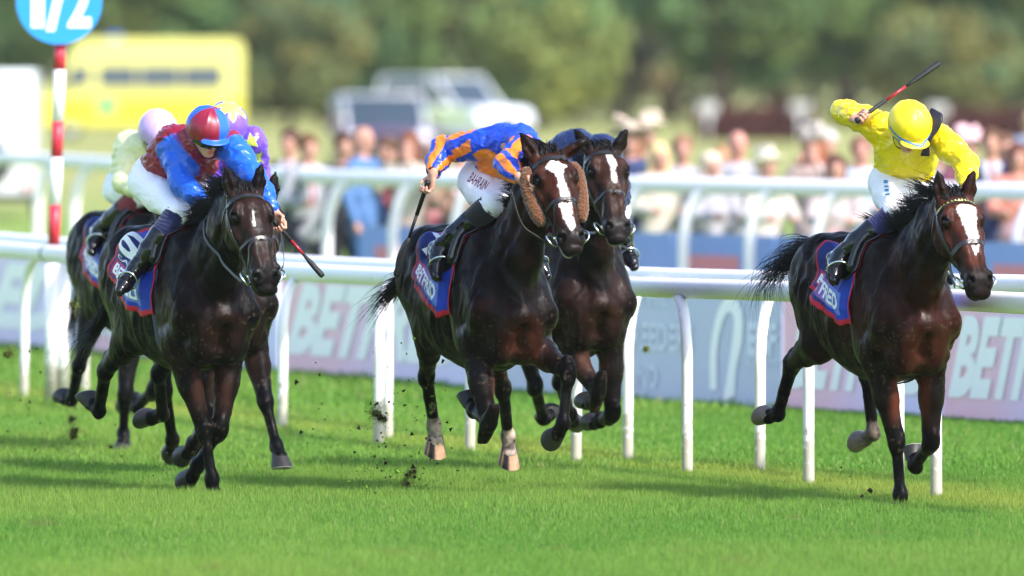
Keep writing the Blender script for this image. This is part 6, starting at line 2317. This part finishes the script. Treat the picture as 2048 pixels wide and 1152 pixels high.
spectator(1533, 338, 106.8, 'short woman in a cream hat and pale dress', (0.66, 0.60, 0.55), (0.60, 0.55, 0.52), (0.50, 0.40, 0.25), skirt=True, hat=((0.55, 0.50, 0.38), 0.17), face=25, seed=12)
spectator(1626, 300, 108.4, 'woman with long auburn hair in a pale pink dress', (0.66, 0.50, 0.47), (0.68, 0.52, 0.52), (0.30, 0.10, 0.05), skirt=True, long_hair=True, hat=((0.42, 0.36, 0.32), 0.15), face=-15, arms='up', seed=13)
spectator(1672, 342, 106.8, 'dark haired girl in a pink skirt', (0.62, 0.52, 0.52), (0.70, 0.42, 0.46), (0.07, 0.025, 0.02), skirt=True, long_hair=True, seed=14)
spectator(1722, 305, 108.4, 'man in a pale blue shirt and dark trousers left of the yellow jockey', (0.55, 0.64, 0.80), NVY, (0.20, 0.10, 0.07), seed=15, skin=(0.50, 0.24, 0.19))
spectator(1872, 308, 109.3, 'man in a grey jacket behind the yellow jockey', GRY, (0.04, 0.04, 0.06), (0.14, 0.07, 0.04), seed=16)
spectator(1934, 305, 108.4, 'woman in a pink hat and plum dress', (0.20, 0.07, 0.11), (0.16, 0.05, 0.09), (0.25, 0.12, 0.08), skirt=True, hat=((0.68, 0.42, 0.46), 0.19), seed=17)
spectator(1982, 290, 107.6, 'man in a dark navy suit near the right edge', (0.025, 0.035, 0.10), (0.02, 0.025, 0.07), (0.10, 0.05, 0.03), shirt=WHITE, skin=(0.48, 0.24, 0.175), seed=18)
spectator(2036, 320, 106.8, 'brown haired woman in coral at the right edge', (0.55, 0.22, 0.17), (0.60, 0.36, 0.40), (0.12, 0.04, 0.03), skirt=True, long_hair=True, seed=19)
spectator(2058, 240, 126.1, 'tall figure in blue grey standing behind the coral dress', (0.20, 0.25, 0.36), (0.05, 0.05, 0.08), (0.10, 0.06, 0.05), seed=20)

# second row
spectator(580, 290, 113.5, 'man in a charcoal suit half hidden by the rail post', (0.05, 0.05, 0.06), (0.03, 0.03, 0.04), (0.08, 0.04, 0.03), shirt=WHITE, face=-25, seed=21)
spectator(775, 305, 114.0, 'man in a maroon jumper left of the cream jacket', (0.22, 0.05, 0.06), (0.04, 0.04, 0.06), (0.09, 0.05, 0.03), face=-35, seed=23)
spectator(1292, 275, 112.2, 'woman in a tan coat under a wide straw hat', (0.45, 0.33, 0.22), (0.10, 0.07, 0.05), (0.3, 0.16, 0.08), skirt=True, hat=((0.48, 0.40, 0.30), 0.22), face=30, seed=24)
spectator(1446, 322, 112.2, 'woman in royal blue behind the broad man', (0.06, 0.10, 0.34), (0.05, 0.08, 0.28), (0.35, 0.20, 0.10), skirt=True, long_hair=True, face=-30, seed=26)
spectator(1655, 290, 112.6, 'man with grey hair in a tweed jacket behind the auburn haired woman', (0.20, 0.16, 0.12), (0.06, 0.05, 0.05), (0.45, 0.43, 0.42), shirt=WHITE, seed=28)
spectator(1908, 325, 108.5, 'woman in purple just right of the yellow sleeve', (0.22, 0.08, 0.30), (0.20, 0.07, 0.26), (0.20, 0.09, 0.05), skirt=True, long_hair=True, face=-20, seed=29)
spectator(2010, 300, 108.5, 'man in a mid blue suit between the navy suit and the coral dress', (0.08, 0.14, 0.30), (0.06, 0.10, 0.22), (0.12, 0.06, 0.04), shirt=WHITE, face=15, seed=30)
# ------------------------------------------------------------------ vehicles on the inside of the course
M_GLASS = simple('vehicle_glass', (0.03, 0.045, 0.06), 0.05, spec=0.9, var=0.1)
M_VANGLASS = simple('van_glass', (0.05, 0.065, 0.08), 0.2, spec=0.5, var=0.15)
M_TYRE = simple('tyre_rubber', (0.02, 0.02, 0.022), 0.85, bs=(40, 0.4))
M_RIM = simple('wheel_rim', (0.55, 0.56, 0.58), 0.3, metal=0.8, bs=(12, 0.1))

def prof_body(name, prof, w, mat, parent, bev=0.06, z0=0.0):
    """side profile (x, z) extruded across the width with rounded edges; x is the length of the vehicle"""
    bm = bmesh.new()
    vs = [bm.verts.new((x, -w / 2, z)) for x, z in prof]
    f = bm.faces.new(vs)
    r = bmesh.ops.extrude_face_region(bm, geom=[f])
    for v in r['geom']:
        if isinstance(v, bmesh.types.BMVert): v.co.y += w
    bmesh.ops.recalc_face_normals(bm, faces=bm.faces[:])
    es = [e for e in bm.edges]
    bmesh.ops.bevel(bm, geom=es, offset=bev, segments=3, affect='EDGES', profile=0.6, clamp_overlap=True)
    me = bpy.data.meshes.new(name); bm.to_mesh(me); bm.free()
    me.materials.append(mat)
    o = link(name, me, None, parent)
    autosmooth(o, 30)
    return o

def wheel(parent, x, y, r, w=0.22):
    mb = MB()
    torus(mb, (x, y, r), r * 0.78, r * 0.22, (1, 0, 0), (0, 0, 1), 28, 10)
    t = mb.build('wheel', M_TYRE, parent)
    mb = MB()
    s = -1 if y < 0 else 1
    vs, fs = [(x, y + s * 0.02, r)], []
    for k in range(20):
        a = 2 * math.pi * k / 20
        vs.append((x + math.cos(a) * r * 0.62, y + s * (0.05 if k % 4 < 2 else 0.025), r + math.sin(a) * r * 0.62))
    fs = [(0, 1 + k, 1 + (k + 1) % 20) for k in range(20)]
    mb.add(vs, fs); mb.build('rim', M_RIM, t)

def quad_part(name, pts, mat, parent):
    mb = MB(); mb.add(pts, [tuple(range(len(pts)))]); return mb.build(name, mat, parent, smooth=False)

def ambulance():
    b = ground_at(285, 276)
    root = empty('ambulance', b, math.radians(180 + 6))       # nose to the left
    yel = simple('ambulance_yellow', (0.58, 0.55, 0.13), 0.4, bs=(3, 0.03), coat=0.2, var=0.05)
    grn = simple('ambulance_green', (0.02, 0.30, 0.18), 0.4, var=0.1)
    L = 6.1
    # x forward
    prof = [(-3.0, 0.35), (-3.0, 2.75), (-2.85, 2.95), (1.75, 2.98), (2.1, 2.75), (2.65, 1.75), (3.15, 1.35), (3.25, 0.85), (3.2, 0.35)]
    body = prof_body('body_shell', prof, 2.0, yel, root, 0.16)
    for v in body.data.vertices:
        v.co.y *= 1 - 0.11 * max(0.0, (v.co.z - 1.3) / 1.65)
    lean = lambda z: 1 - 0.11 * max(0.0, (z - 1.3) / 1.65)
    for x in (-1.75, 2.25):
        for y in (-0.93, 0.93): wheel(root, x, y, 0.36)
    for s in (-1, 1):
        y = s * 1.004
        for (x0, x1) in ((-2.35, -1.12), (-1.06, 0.16), (0.22, 1.40)):
            quad_part('side_window', [(x0, y * lean(1.52), 1.52), (x1, y * lean(1.52), 1.52), (x1, y * lean(2.2), 2.2), (x0, y * lean(2.2), 2.2)], M_VANGLASS, root)
        quad_part('cab_window', [(1.65, y * lean(1.55), 1.55), (2.50, y * lean(1.55), 1.55), (2.15, y * lean(2.2), 2.2), (1.65, y * lean(2.2), 2.2)], M_VANGLASS, root)
        quad_part('lower_shade_band', [(-2.9, y * 1.001, 0.45), (3.0, y * 1.001, 0.45), (3.0, y * 1.001, 1.22), (-2.9, y * 1.001, 1.22)], simple('shade_yellow', (0.62, 0.56, 0.02), 0.4, var=0.05), root)  # shading put into colour: lower side painted deeper yellow than the overexposed top
        for k in range(1):
            x0 = -2.5
            quad_part('green_square', [(x0, y * 1.004, 0.95), (x0 + 0.42, y * 1.004, 0.95), (x0 + 0.42, y * 1.004, 1.2), (x0, y * 1.004, 1.2)], grn, root)
        mb = MB()
        vs = [(1.15 + 0.34 * math.cos(2 * math.pi * k / 20), y * 1.005, 0.95 + 0.24 * math.sin(2 * math.pi * k / 20)) for k in range(20)]
        mb.add(vs, [tuple(range(20))]); mb.build('green_roundel', grn, root, smooth=False)
        mb = MB(); mb.box((2.35, s * 1.0 - 0.02 + s * 0.05, 1.5), (2.52, s * 1.0 + s * 0.28 + 0.02, 1.85), 0.03); mb.build('wing_mirror', simple('black_trim', (0.02, 0.02, 0.022), 0.5, bs=(30, .2)), root)
    n = Vector((1.0, 0, 0.65)).normalized()
    p = lambda x, y, z: tuple(Vector((x, y, z)) + n * 0.012)
    quad_part('windscreen', [p(2.62, -0.85, 1.86), p(2.62, 0.85, 1.86), p(2.15, 0.8, 2.67), p(2.15, -0.8, 2.67)], M_VANGLASS, root)
    mb = MB(); mb.box((0.7, -0.7, 2.95), (1.05, 0.7, 3.12), 0.05); mb.build('light_bar', simple('blue_beacon', (0.05, 0.15, 0.6), 0.15, var=0.1), root)
    for y in (-0.7, 0.7):
        mb = MB(); mb.ball((3.18, y, 0.98), (0.08, 0.17, 0.12)); mb.build('headlight', simple('lamp_glass', (0.75, 0.77, 0.8), 0.08, spec=0.8, var=0.05), root)
    mb = MB(); mb.box((3.15, -0.98, 0.38), (3.32, 0.98, 0.62), 0.05); mb.build('bumper', MATS['black_trim'], root)
    tag(root, 'blurred yellow high roofed ambulance parked far behind the left group', 'ambulance')

def car(name, px, py_base, rz, length, width, prof, glasshouse, mat, roofmat, label, stripe=None):
    b = ground_at(px, py_base)
    root = empty(name, b, rz)
    prof_body('body_shell', prof, width, mat, root, 0.10)
    gh = prof_body('cabin', glasshouse, width * 0.88, M_GLASS, root, 0.09)
    zt = max(z for _, z in glasshouse)
    top = [x for x, z in glasshouse if z > zt - 0.08]
    mb = MB(); mb.box((min(top) - 0.04, -width * 0.41, zt - 0.035), (max(top) + 0.04, width * 0.41, zt + 0.035), 0.03); mb.build('roof', roofmat, root)
    # pillars
    gx = sorted(glasshouse)
    front = [p for p in glasshouse if p[0] > 0]; rear = [p for p in glasshouse if p[0] <= 0]
    for s in (-1, 1):
        y = s * width * 0.435
        mb = MB()
        f0 = max(front, key=lambda p: p[0]); f1 = max(front, key=lambda p: p[1])
        r0 = min(rear, key=lambda p: p[0]); r1 = max(rear, key=lambda p: p[1])
        mb.tube([(f0[0], y, f0[1]), (f1[0], y * 0.97, f1[1])], 0.045, 8); mb.build('pillar', roofmat, root)
        mb = MB(); mb.tube([(r0[0], y, r0[1]), (r1[0], y * 0.97, r1[1])], 0.06, 8); mb.build('pillar', roofmat, root)
        mb = MB(); mb.tube([(0.05, y, f0[1]), (0.02, y * 0.98, zt)], 0.045, 8); mb.build('pillar', roofmat, root)
    nx = max(x for x, _ in prof)
    for y in (-width * 0.36, width * 0.36):
        mb = MB(); mb.ball((nx - 0.05, y, 0.78), (0.08, 0.20, 0.10)); mb.build('headlight', MATS['lamp_glass'], root)
    mb = MB(); mb.box((nx - 0.04, -width * 0.2, 0.62), (nx + 0.02, width * 0.2, 0.84), 0.02); mb.build('grille', MATS['black_trim'], root)
    mb = MB(); mb.box((nx - 0.08, -width * 0.48, 0.34), (nx + 0.05, width * 0.48, 0.56), 0.04); mb.build('bumper', MATS['black_trim'], root)
    for x in (-length * 0.30, length * 0.31):
        for y in (-width * 0.46, width * 0.46): wheel(root, x, y, 0.34)
    for s in (-1, 1):
        mb = MB(); mb.box((0.72, s * width * 0.5 + min(0, s * 0.18), 0.98), (0.86, s * width * 0.5 + max(0, s * 0.18), 1.14), 0.02); mb.build('wing_mirror', mat, root)
        if stripe:
            quad_part('reflective_stripe', [(-length * 0.42, s * (width / 2 + 0.004), 0.72), (length * 0.40, s * (width / 2 + 0.004), 0.72), (length * 0.40, s * (width / 2 + 0.004), 0.95), (-length * 0.42, s * (width / 2 + 0.004), 0.95)], stripe, root)
    tag(root, label, 'car', 'cars parked beyond the crowd')

ambulance()
P_SUV = [(-2.3, 0.35), (-2.32, 1.05), (-2.2, 1.12), (0.95, 1.10), (2.05, 1.02), (2.28, 0.85), (2.3, 0.35)]
G_SUV = [(-2.2, 1.08), (-2.0, 1.85), (0.25, 1.88), (1.05, 1.08)]
P_MPV = [(-2.0, 0.3), (-2.05, 0.95), (-1.95, 1.0), (0.9, 1.0), (1.8, 0.9), (2.0, 0.75), (2.02, 0.3)]
G_MPV = [(-1.95, 0.97), (-1.75, 1.60), (0.25, 1.64), (1.05, 0.97)]
lime = simple('lime_reflective', (0.55, 0.72, 0.10), 0.4, var=0.08)
car('estate_car', 762, 345, math.radians(-90 + 6), 4.1, 1.95, P_MPV, G_MPV, simple('plum_paint', (0.13, 0.06, 0.13), 0.25, coat=0.8, bs=(3, .02), var=0.05), simple('silver_paint', (0.55, 0.55, 0.60), 0.3, metal=0.3, coat=0.5, bs=(3, .02), var=0.05), 'plum and silver car facing the course, behind the bald man')
car('patrol_car', 905, 290, math.radians(-90 + 42), 4.6, 2.0, P_SUV, G_SUV, simple('white_paint', (0.78, 0.80, 0.82), 0.3, coat=0.6, bs=(3, .02), var=0.03), MATS['white_paint'], 'white four wheel drive with lime markings, parked beyond the plum car', stripe=lime)

def trailer():
    b = ground_at(-16, 440)
    root = empty('trailer', b, math.radians(-90))       # its back faces the course
    white = MATS['white_paint']
    prof = [(-3.2, 0.38), (-3.2, 2.05), (-2.9, 2.26), (0.0, 2.27), (0.0, 0.38)]
    prof_body('body_shell', prof, 1.25, white, root, 0.06)
    quad_part('tail_door', [(0.004, -0.52, 0.5), (0.004, 0.52, 0.5), (0.004, 0.52, 2.1), (0.004, -0.52, 2.1)], simple('trailer_door', (0.72, 0.74, 0.76), 0.4, bs=(6, .05), var=0.03), root)
    mb = MB(); torus(mb, (0.10, 0.0, 0.87), 0.235, 0.085, (0, 1, 0), (0, 0, 1), 28, 10); t = mb.build('spare_wheel', M_TYRE, root)
    mb = MB(); mb.tube([(0.03, 0, 0.87), (0.13, 0, 0.87)], 0.16, 20); mb.build('rim', M_RIM, t)
    grn = MATS['ambulance_green']
    mb = MB(); mb.box((0.008, 0.20, 1.68), (0.014, 0.30, 1.72)); mb.build('green_cross', grn, root, smooth=False)
    mb = MB(); mb.box((0.016, 0.23, 1.65), (0.020, 0.27, 1.75)); mb.build('green_cross', grn, root, smooth=False)
    for y in (-0.60, 0.60): wheel(root, -1.5, y, 0.32)
    for y in (-0.52, 0.52):
        mb = MB(); mb.box((0.0, y - 0.05, 0.45), (0.03, y + 0.05, 0.62), 0.01); mb.build('tail_light', simple('tail_red', (0.5, 0.02, 0.02), 0.2, var=0.1), root)
    mb = MB(); mb.box((-0.05, -0.62, 0.28), (0.06, 0.62, 0.38), 0.02); mb.build('bumper', MATS['black_trim'], root)
    tag(root, 'white box trailer with a spare wheel on its tail door, cut by the left edge', 'trailer')

trailer()

# ------------------------------------------------------------------ brush fences on the heath
def brush_fence(px0, px1, py, label, seed):
    a, b = ground_at(px0, py), ground_at(px1, py)
    L = (b - a).length
    root = empty('brush_fence', a, math.atan2(b.y - a.y, b.x - a.x))
    rs = np.random.default_rng(seed)
    n = 5000
    base = np.stack([rs.random(n) * L, rs.random(n) * 0.6, rs.random(n) * 0.75], 1)
    d = np.stack([rs.normal(0, .12, n), rs.normal(0, .12, n), 0.25 + 0.2 * rs.random(n)], 1)
    s = np.stack([rs.normal(0, .03, n), rs.normal(0, .03, n), rs.normal(0, 0.01, n)], 1)
    V = np.stack([base - s, base + s, base + d], 1).reshape(-1, 3)
    c = np.array([0.10, 0.035, 0.03])[None] * (0.5 + rs.random(n)[:, None])
    link('brushwood', np_mesh('brushwood', V, np.arange(3 * n).reshape(-1, 3), False, np.repeat(c, 3, 0)), M_WOOL, root)
    mb = MB(); mb.box((0, 0.05, 0), (L, 0.5, 0.7), 0.05); mb.build('core', simple('fence_core', (0.06, 0.025, 0.022), 0.9, bs=(12, 0.6), var=0.3), root)
    for x in (0.35, L - 0.35):
        mb = MB(); mb.box((x - 0.28, -0.03, 0.78), (x + 0.28, 0.03, 1.12), 0.02); mb.build('marker_panel', simple('weathered_white', (0.48, 0.48, 0.45), 0.6, bs=(10, .2), var=0.1), root)
        mb = MB(); mb.tube([(x, 0.0, 0), (x, 0.0, 0.8)], 0.04, 8); mb.build('marker_stake', MATS['white_paint'], root)
    tag(root, label, 'fence', 'brush fences on the heath')

brush_fence(1392, 1625, 283, 'dark brush fence with white markers, left of the raised whip hand', 31)
brush_fence(1850, 2120, 290, 'dark brush fence with white markers at the right edge', 32)

# ------------------------------------------------------------------ trees beyond the heath
def leaf_material(name):
    m = bpy.data.materials.new(name); m.use_nodes = True
    nt = m.node_tree; nt.nodes.clear()
    out = nt.nodes.new('ShaderNodeOutputMaterial')
    a = nt.nodes.new('ShaderNodeAttribute'); a.attribute_name = 'Col'
    p = nt.nodes.new('ShaderNodeBsdfPrincipled'); p.inputs['Roughness'].default_value = 0.7; p.inputs['Specular IOR Level'].default_value = 0.1
    t = nt.nodes.new('ShaderNodeBsdfTranslucent')
    mx = nt.nodes.new('ShaderNodeMixShader'); mx.inputs[0].default_value = 0.42
    nt.links.new(a.outputs['Color'], p.inputs['Base Color']); nt.links.new(a.outputs['Color'], t.inputs['Color'])
    nt.links.new(p.outputs[0], mx.inputs[1]); nt.links.new(t.outputs[0], mx.inputs[2]); nt.links.new(mx.outputs[0], out.inputs[0])
    return m

M_LEAF = leaf_material('leaves')
M_BARK = simple('bark', (0.09, 0.065, 0.045), 0.9, bs=(14, 0.8), var=0.3)

def tree(X, D, h, rx, low, col, label, seed, leaves=13000, name='tree'):
    rs = np.random.default_rng(seed)
    r = random.Random(seed)
    root = empty(name, (X, D, 0))
    # limbs
    mb = MB()
    mb.tube([(0, 0, -0.1), (r.uniform(-.2, .2), 0, h * 0.25), (r.uniform(-.4, .4), 0, h * 0.6)], [0.04 * h * 0.8, 0.03 * h * 0.8, 0.012 * h], 10)
    clumps = []
    for k in range(9):
        a = 2 * math.pi * (k / 9) + r.uniform(-.3, .3)
        rr = rx * r.uniform(0.45, 0.8); z = low + (h - low) * r.uniform(0.25, 0.8)
        mb.tube([(0, 0, h * r.uniform(0.15, 0.4)), (math.cos(a) * rr * 0.5, math.sin(a) * rr * 0.5, z * 0.8), (math.cos(a) * rr, math.sin(a) * rr, z)], [0.012 * h, 0.008 * h, 0.003 * h], 6)
    mb.build('trunk', M_BARK, root)
    nc = 46
    cen = rs.normal(0, 1, (nc, 3)); cen /= np.linalg.norm(cen, axis=1, keepdims=True)
    cen *= (0.55 + 0.45 * rs.random((nc, 1)))
    cz = (h + low) / 2; hz = (h - low) / 2
    cen = cen * np.array([rx, rx * 0.8, hz]) * 0.82 + np.array([0, 0, cz])
    cr = rx * (0.22 + 0.18 * rs.random(nc))
    which = rs.integers(0, nc, leaves)
    dirn = rs.normal(0, 1, (leaves, 3)); dirn /= np.linalg.norm(dirn, axis=1, keepdims=True)
    P = cen[which] + dirn * (cr[which] * (0.35 + 0.65 * rs.random(leaves)))[:, None] * np.array([1, 1, 0.8])
    P[:, 2] = np.maximum(P[:, 2], 0.1)
    sz = 0.16 + 0.16 * rs.random(leaves)
    a = rs.normal(0, 1, (leaves, 3)); a /= np.linalg.norm(a, axis=1, keepdims=True)
    b = np.cross(a, rs.normal(0, 1, (leaves, 3))); b /= np.linalg.norm(b, axis=1, keepdims=True)
    V = np.stack([P - a * sz[:, None], P - b * sz[:, None] * 0.6, P + a * sz[:, None], P + b * sz[:, None] * 0.6], 1).reshape(-1, 3)
    tone = (0.65 + 0.7 * rs.random(nc))[which] * (0.75 + 0.5 * rs.random(leaves))
    hue = rs.normal(0, 0.14, nc)[which]
    c = np.array(col)[None] * (0.5 + 0.5 * tone[:, None])
    c[:, 0] *= 1 + hue; c[:, 2] *= 1 - hue
    link('crown', np_mesh('crown', V, np.arange(4 * leaves).reshape(-1, 4), False, np.repeat(np.clip(c, 0.005, 1), 4, 0)), M_LEAF, root)
    tag(root, label, 'tree', 'trees beyond the heath')

OLIVE = (0.22, 0.26, 0.09); DEEP = (0.120, 0.190, 0.068); MIDG = (0.190, 0.265, 0.080); BRN = (0.215, 0.235, 0.088); GREYG = (0.26, 0.285, 0.155)
def tx(px, D): return (px - 1024) / F_PX * D
TREES = [  # picture column, distance, height, radius, foliage, crown base, label
    (-60, 470, 11, 4.2, DEEP, 0.4, 'dark tree at the far left behind the trailer'),
    (90, 480, 12, 4.5, DEEP, 0.5, 'dark tree behind the round blue sign'),
    (300, 500, 13, 4.4, MIDG, 0.5, 'green tree rising above the ambulance roof'),
    (470, 520, 12, 3.6, GREYG, 0.6, 'pale grey green tree just right of the ambulance'),
    (575, 455, 5.0, 2.6, BRN, 0.2, 'russet bush right of the ambulance tail'),
    (660, 480, 12, 3.6, DEEP, 0.5, 'dark green tree left of the parked cars'),
    (760, 500, 13, 3.4, MIDG, 0.6, 'mid green tree behind the plum car'),
    (900, 520, 13, 4.6, BRN, 0.8, 'brownish tree behind the white four wheel drive'),
    (1080, 450, 5.6, 3.0, (0.25, 0.315, 0.10), 0.2, 'bright green round bush above the two horse heads'),
    (1150, 520, 13, 4.0, OLIVE, 0.8, 'olive tree behind the bright round bush'),
    (1240, 500, 10, 2.6, (0.24, 0.225, 0.13), 0.5, 'thin brown tree in the middle of the skyline'),
    (1340, 525, 14, 4.6, OLIVE, 0.6, 'tall olive tree right of centre'),
    (1440, 470, 11, 3.8, DEEP, 0.4, 'dark dense tree above the left brush fence'),
    (1560, 490, 12, 4.0, DEEP, 0.4, 'dark tree behind the raised whip hand'),
    (1690, 480, 12, 3.6, MIDG, 0.4, 'green tree above the whip'),
    (1830, 510, 13, 4.2, OLIVE, 0.6, 'olive tree behind the yellow cap'),
    (1900, 450, 4.4, 2.6, BRN, 0.2, 'russet bush right of the yellow jockey'),
    (1990, 500, 13, 4.2, MIDG, 0.5, 'green tree near the right edge'),
    (2110, 475, 11, 3.8, DEEP, 0.4, 'dark tree at the right edge'),
]
for i, (px, D, h, rx, c, low, lab) in enumerate(TREES):
    D *= 0.84
    tree(tx(px, D), D, h, rx, low * 0.5, c, lab, 100 + i)
# woodland closing the view behind them
def wood():
    rs = np.random.default_rng(77)
    n = 60000
    X = rs.uniform(-90, 90, n); Y = rs.uniform(470, 510, n)
    top = 13 + 4 * vnoise(np.stack([X * 0.15, Y * 0.1, X * 0], 1)) + (Y - 470) * 0.12
    Z = rs.random(n) ** 0.7 * top
    P = np.stack([X, Y, Z], 1)
    a = rs.normal(0, 1, (n, 3)); a /= np.linalg.norm(a, axis=1, keepdims=True)
    b = np.cross(a, rs.normal(0, 1, (n, 3))); b /= np.linalg.norm(b, axis=1, keepdims=True)
    sz = 0.35 + 0.35 * rs.random(n)
    V = np.stack([P - a * sz[:, None], P - b * sz[:, None] * 0.6, P + a * sz[:, None], P + b * sz[:, None] * 0.6], 1).reshape(-1, 3)
    t = 0.7 + 0.5 * vnoise(P * 0.25)
    c = np.array((0.25, 0.275, 0.14))[None] * t[:, None]
    o = link('distant_wood', np_mesh('distant_wood', V, np.arange(4 * n).reshape(-1, 4), False, np.repeat(c, 4, 0)), M_LEAF)
    tag(o, 'distant mass of woodland closing the view', 'woodland', kind='stuff')
wood()

# ------------------------------------------------------------------ turf thrown up by the hooves
M_SOIL = vcol('soil', rough=0.95, spec=0.1, bumps=[(90, 0.6, 0.004, None)], var=0.3, vscale=60)

def clod(px, py, D, r, label, seed):
    p = at(px, py, D)
    root = empty('turf_clod', p)
    rs = np.random.default_rng(seed)
    f = Field((-r * 2.2,) * 3, (r * 2.2,) * 3, max(0.004, r / 9))
    for k in range(6):
        f.ell(rs.normal(0, r * 0.45, 3), r * (0.3 + 0.35 * rs.random()), r * 0.25)
    V, Q = f.mesh(1)
    V = V + vert_normals(V, Q) * (r * 0.25 * fbm(V * (3.2 / r), 2))[:, None]
    C = np.repeat(np.array([[0.030, 0.017, 0.010]], np.float32), len(V), 0) * (0.6 + 0.8 * rs.random((len(V), 1)))
    link('soil', np_mesh('soil', V, Q, True, C), M_SOIL, root)
    n = 150
    B = rs.normal(0, r * 0.8, (n, 3)); d = rs.normal(0, 1, (n, 3)); d /= np.linalg.norm(d, axis=1, keepdims=True)
    s = np.cross(d, rs.normal(0, 1, (n, 3))); s /= np.linalg.norm(s, axis=1, keepdims=True)
    L = r * (0.8 + 1.6 * rs.random((n, 1)))
    V = np.stack([B - s * 0.0018, B + s * 0.0018, B + d * L], 1).reshape(-1, 3)
    c = np.where(rs.random((n, 1)) < 0.6, np.array([[0.13, 0.22, 0.03]]), np.array([[0.22, 0.18, 0.06]]))
    g = link('blades', np_mesh('blades', V, np.arange(3 * n).reshape(-1, 3), False, np.repeat(c, 3, 0)), bpy.data.materials['grass_blade'], root)
    tag(g, kind='stuff')
    tag(root, label, 'turf clod', 'turf thrown up by the hooves')

clod(750, 826, 65.4, 0.030, 'largest flying clod of grass and soil, in front of the double post', 201)
clod(768, 838, 65.4, 0.014, 'small dark clod just right of the largest flying clod', 202)
clod(822, 948, 65.0, 0.022, 'reddish clod just above the grass left of the pale hind hoof', 203)
clod(812, 968, 65.0, 0.016, 'clod lying lowest in the grass left of the pale hind hoof', 204)
clod(20, 708, 70.5, 0.028, 'flying clod beside the leftmost post', 205)
clod(148, 866, 71.5, 0.034, 'soft edged clod below the hind hooves of the last horse', 206)
clod(143, 840, 71.5, 0.020, 'small clod just above the soft edged clod at the left', 207)
clod(147, 612, 66.5, 0.020, 'tuft of grass caught by the tail at the left', 208)
clod(865, 812, 64.8, 0.010, 'tiny dark clod touching the middle horse\'s hind leg', 209)
clod(1292, 698, 67.0, 0.013, 'small tuft of grass flying in front of the grey board', 210)

def debris():
    rs = np.random.default_rng(9)
    P, C, S = [], [], []
    for (cx, cy, sx, sy, D, n) in ((810, 930, 55, 45, 65.0, 170), (780, 820, 70, 60, 65.2, 90), (850, 760, 40, 60, 64.9, 30), (120, 860, 80, 40, 71, 90), (60, 760, 70, 60, 70, 40), (620, 820, 70, 60, 66, 36), (1720, 960, 40, 25, 63.6, 16), (330, 930, 60, 40, 66, 20)):
        for k in range(n):
            p = at(cx + rs.normal(0, sx), min(cy + rs.normal(0, sy), 992), D + rs.normal(0, 0.35))
            if p.z < 0.02: p.z = 0.02 + 0.05 * rs.random()
            P.append(p[:]); S.append(0.0018 + 0.0060 * rs.random() ** 3)
            C.append((0.02, 0.012, 0.008) if rs.random() < 0.6 else (0.12, 0.22, 0.03))
    P, S, C = np.array(P), np.array(S), np.array(C)
    tet = np.array([[1, 1, 1], [-1, -1, 1], [-1, 1, -1], [1, -1, -1]], float)
    n = len(P)
    ang = rs.normal(0, 1, (n, 3, 3)); qm, _ = np.linalg.qr(ang)
    st = 0.6 + 1.8 * rs.random((n, 1, 3)) ** 2
    V = (P[:, None] + np.einsum('nij,nkj->nki', qm, tet[None] * S[:, None, None] * st)).reshape(-1, 3)
    F = (np.arange(n)[:, None, None] * 4 + np.array([[0, 1, 2], [0, 3, 1], [0, 2, 3], [1, 3, 2]])[None]).reshape(-1, 3)
    o = link('flying_soil', np_mesh('flying_soil', V, F, False, np.repeat(C, 4, 0)), M_SOIL)
    tag(o, 'fine crumbs of soil and grass thrown up behind the horses', 'soil', kind='stuff')
debris()

# ------------------------------------------------------------------ the summer haze that softens the far trees
def make_haze():
    m = bpy.data.materials.new('haze_air'); m.use_nodes = True
    nt = m.node_tree; nt.nodes.clear()
    out = nt.nodes.new('ShaderNodeOutputMaterial')
    v = nt.nodes.new('ShaderNodeVolumePrincipled')
    v.inputs['Color'].default_value = (0.95, 0.95, 0.90, 1)
    v.inputs['Density'].default_value = 0.00010
    v.inputs['Anisotropy'].default_value = 0.2
    nt.links.new(v.outputs[0], out.inputs['Volume'])
    mb = MB(); mb.box((-1700, -300, -1.0), (1700, 3200, 28.0))
    o = mb.build('haze', m, None, smooth=False)
    tag(o, 'thin summer haze over the whole course', 'haze', kind='stuff')
make_haze()
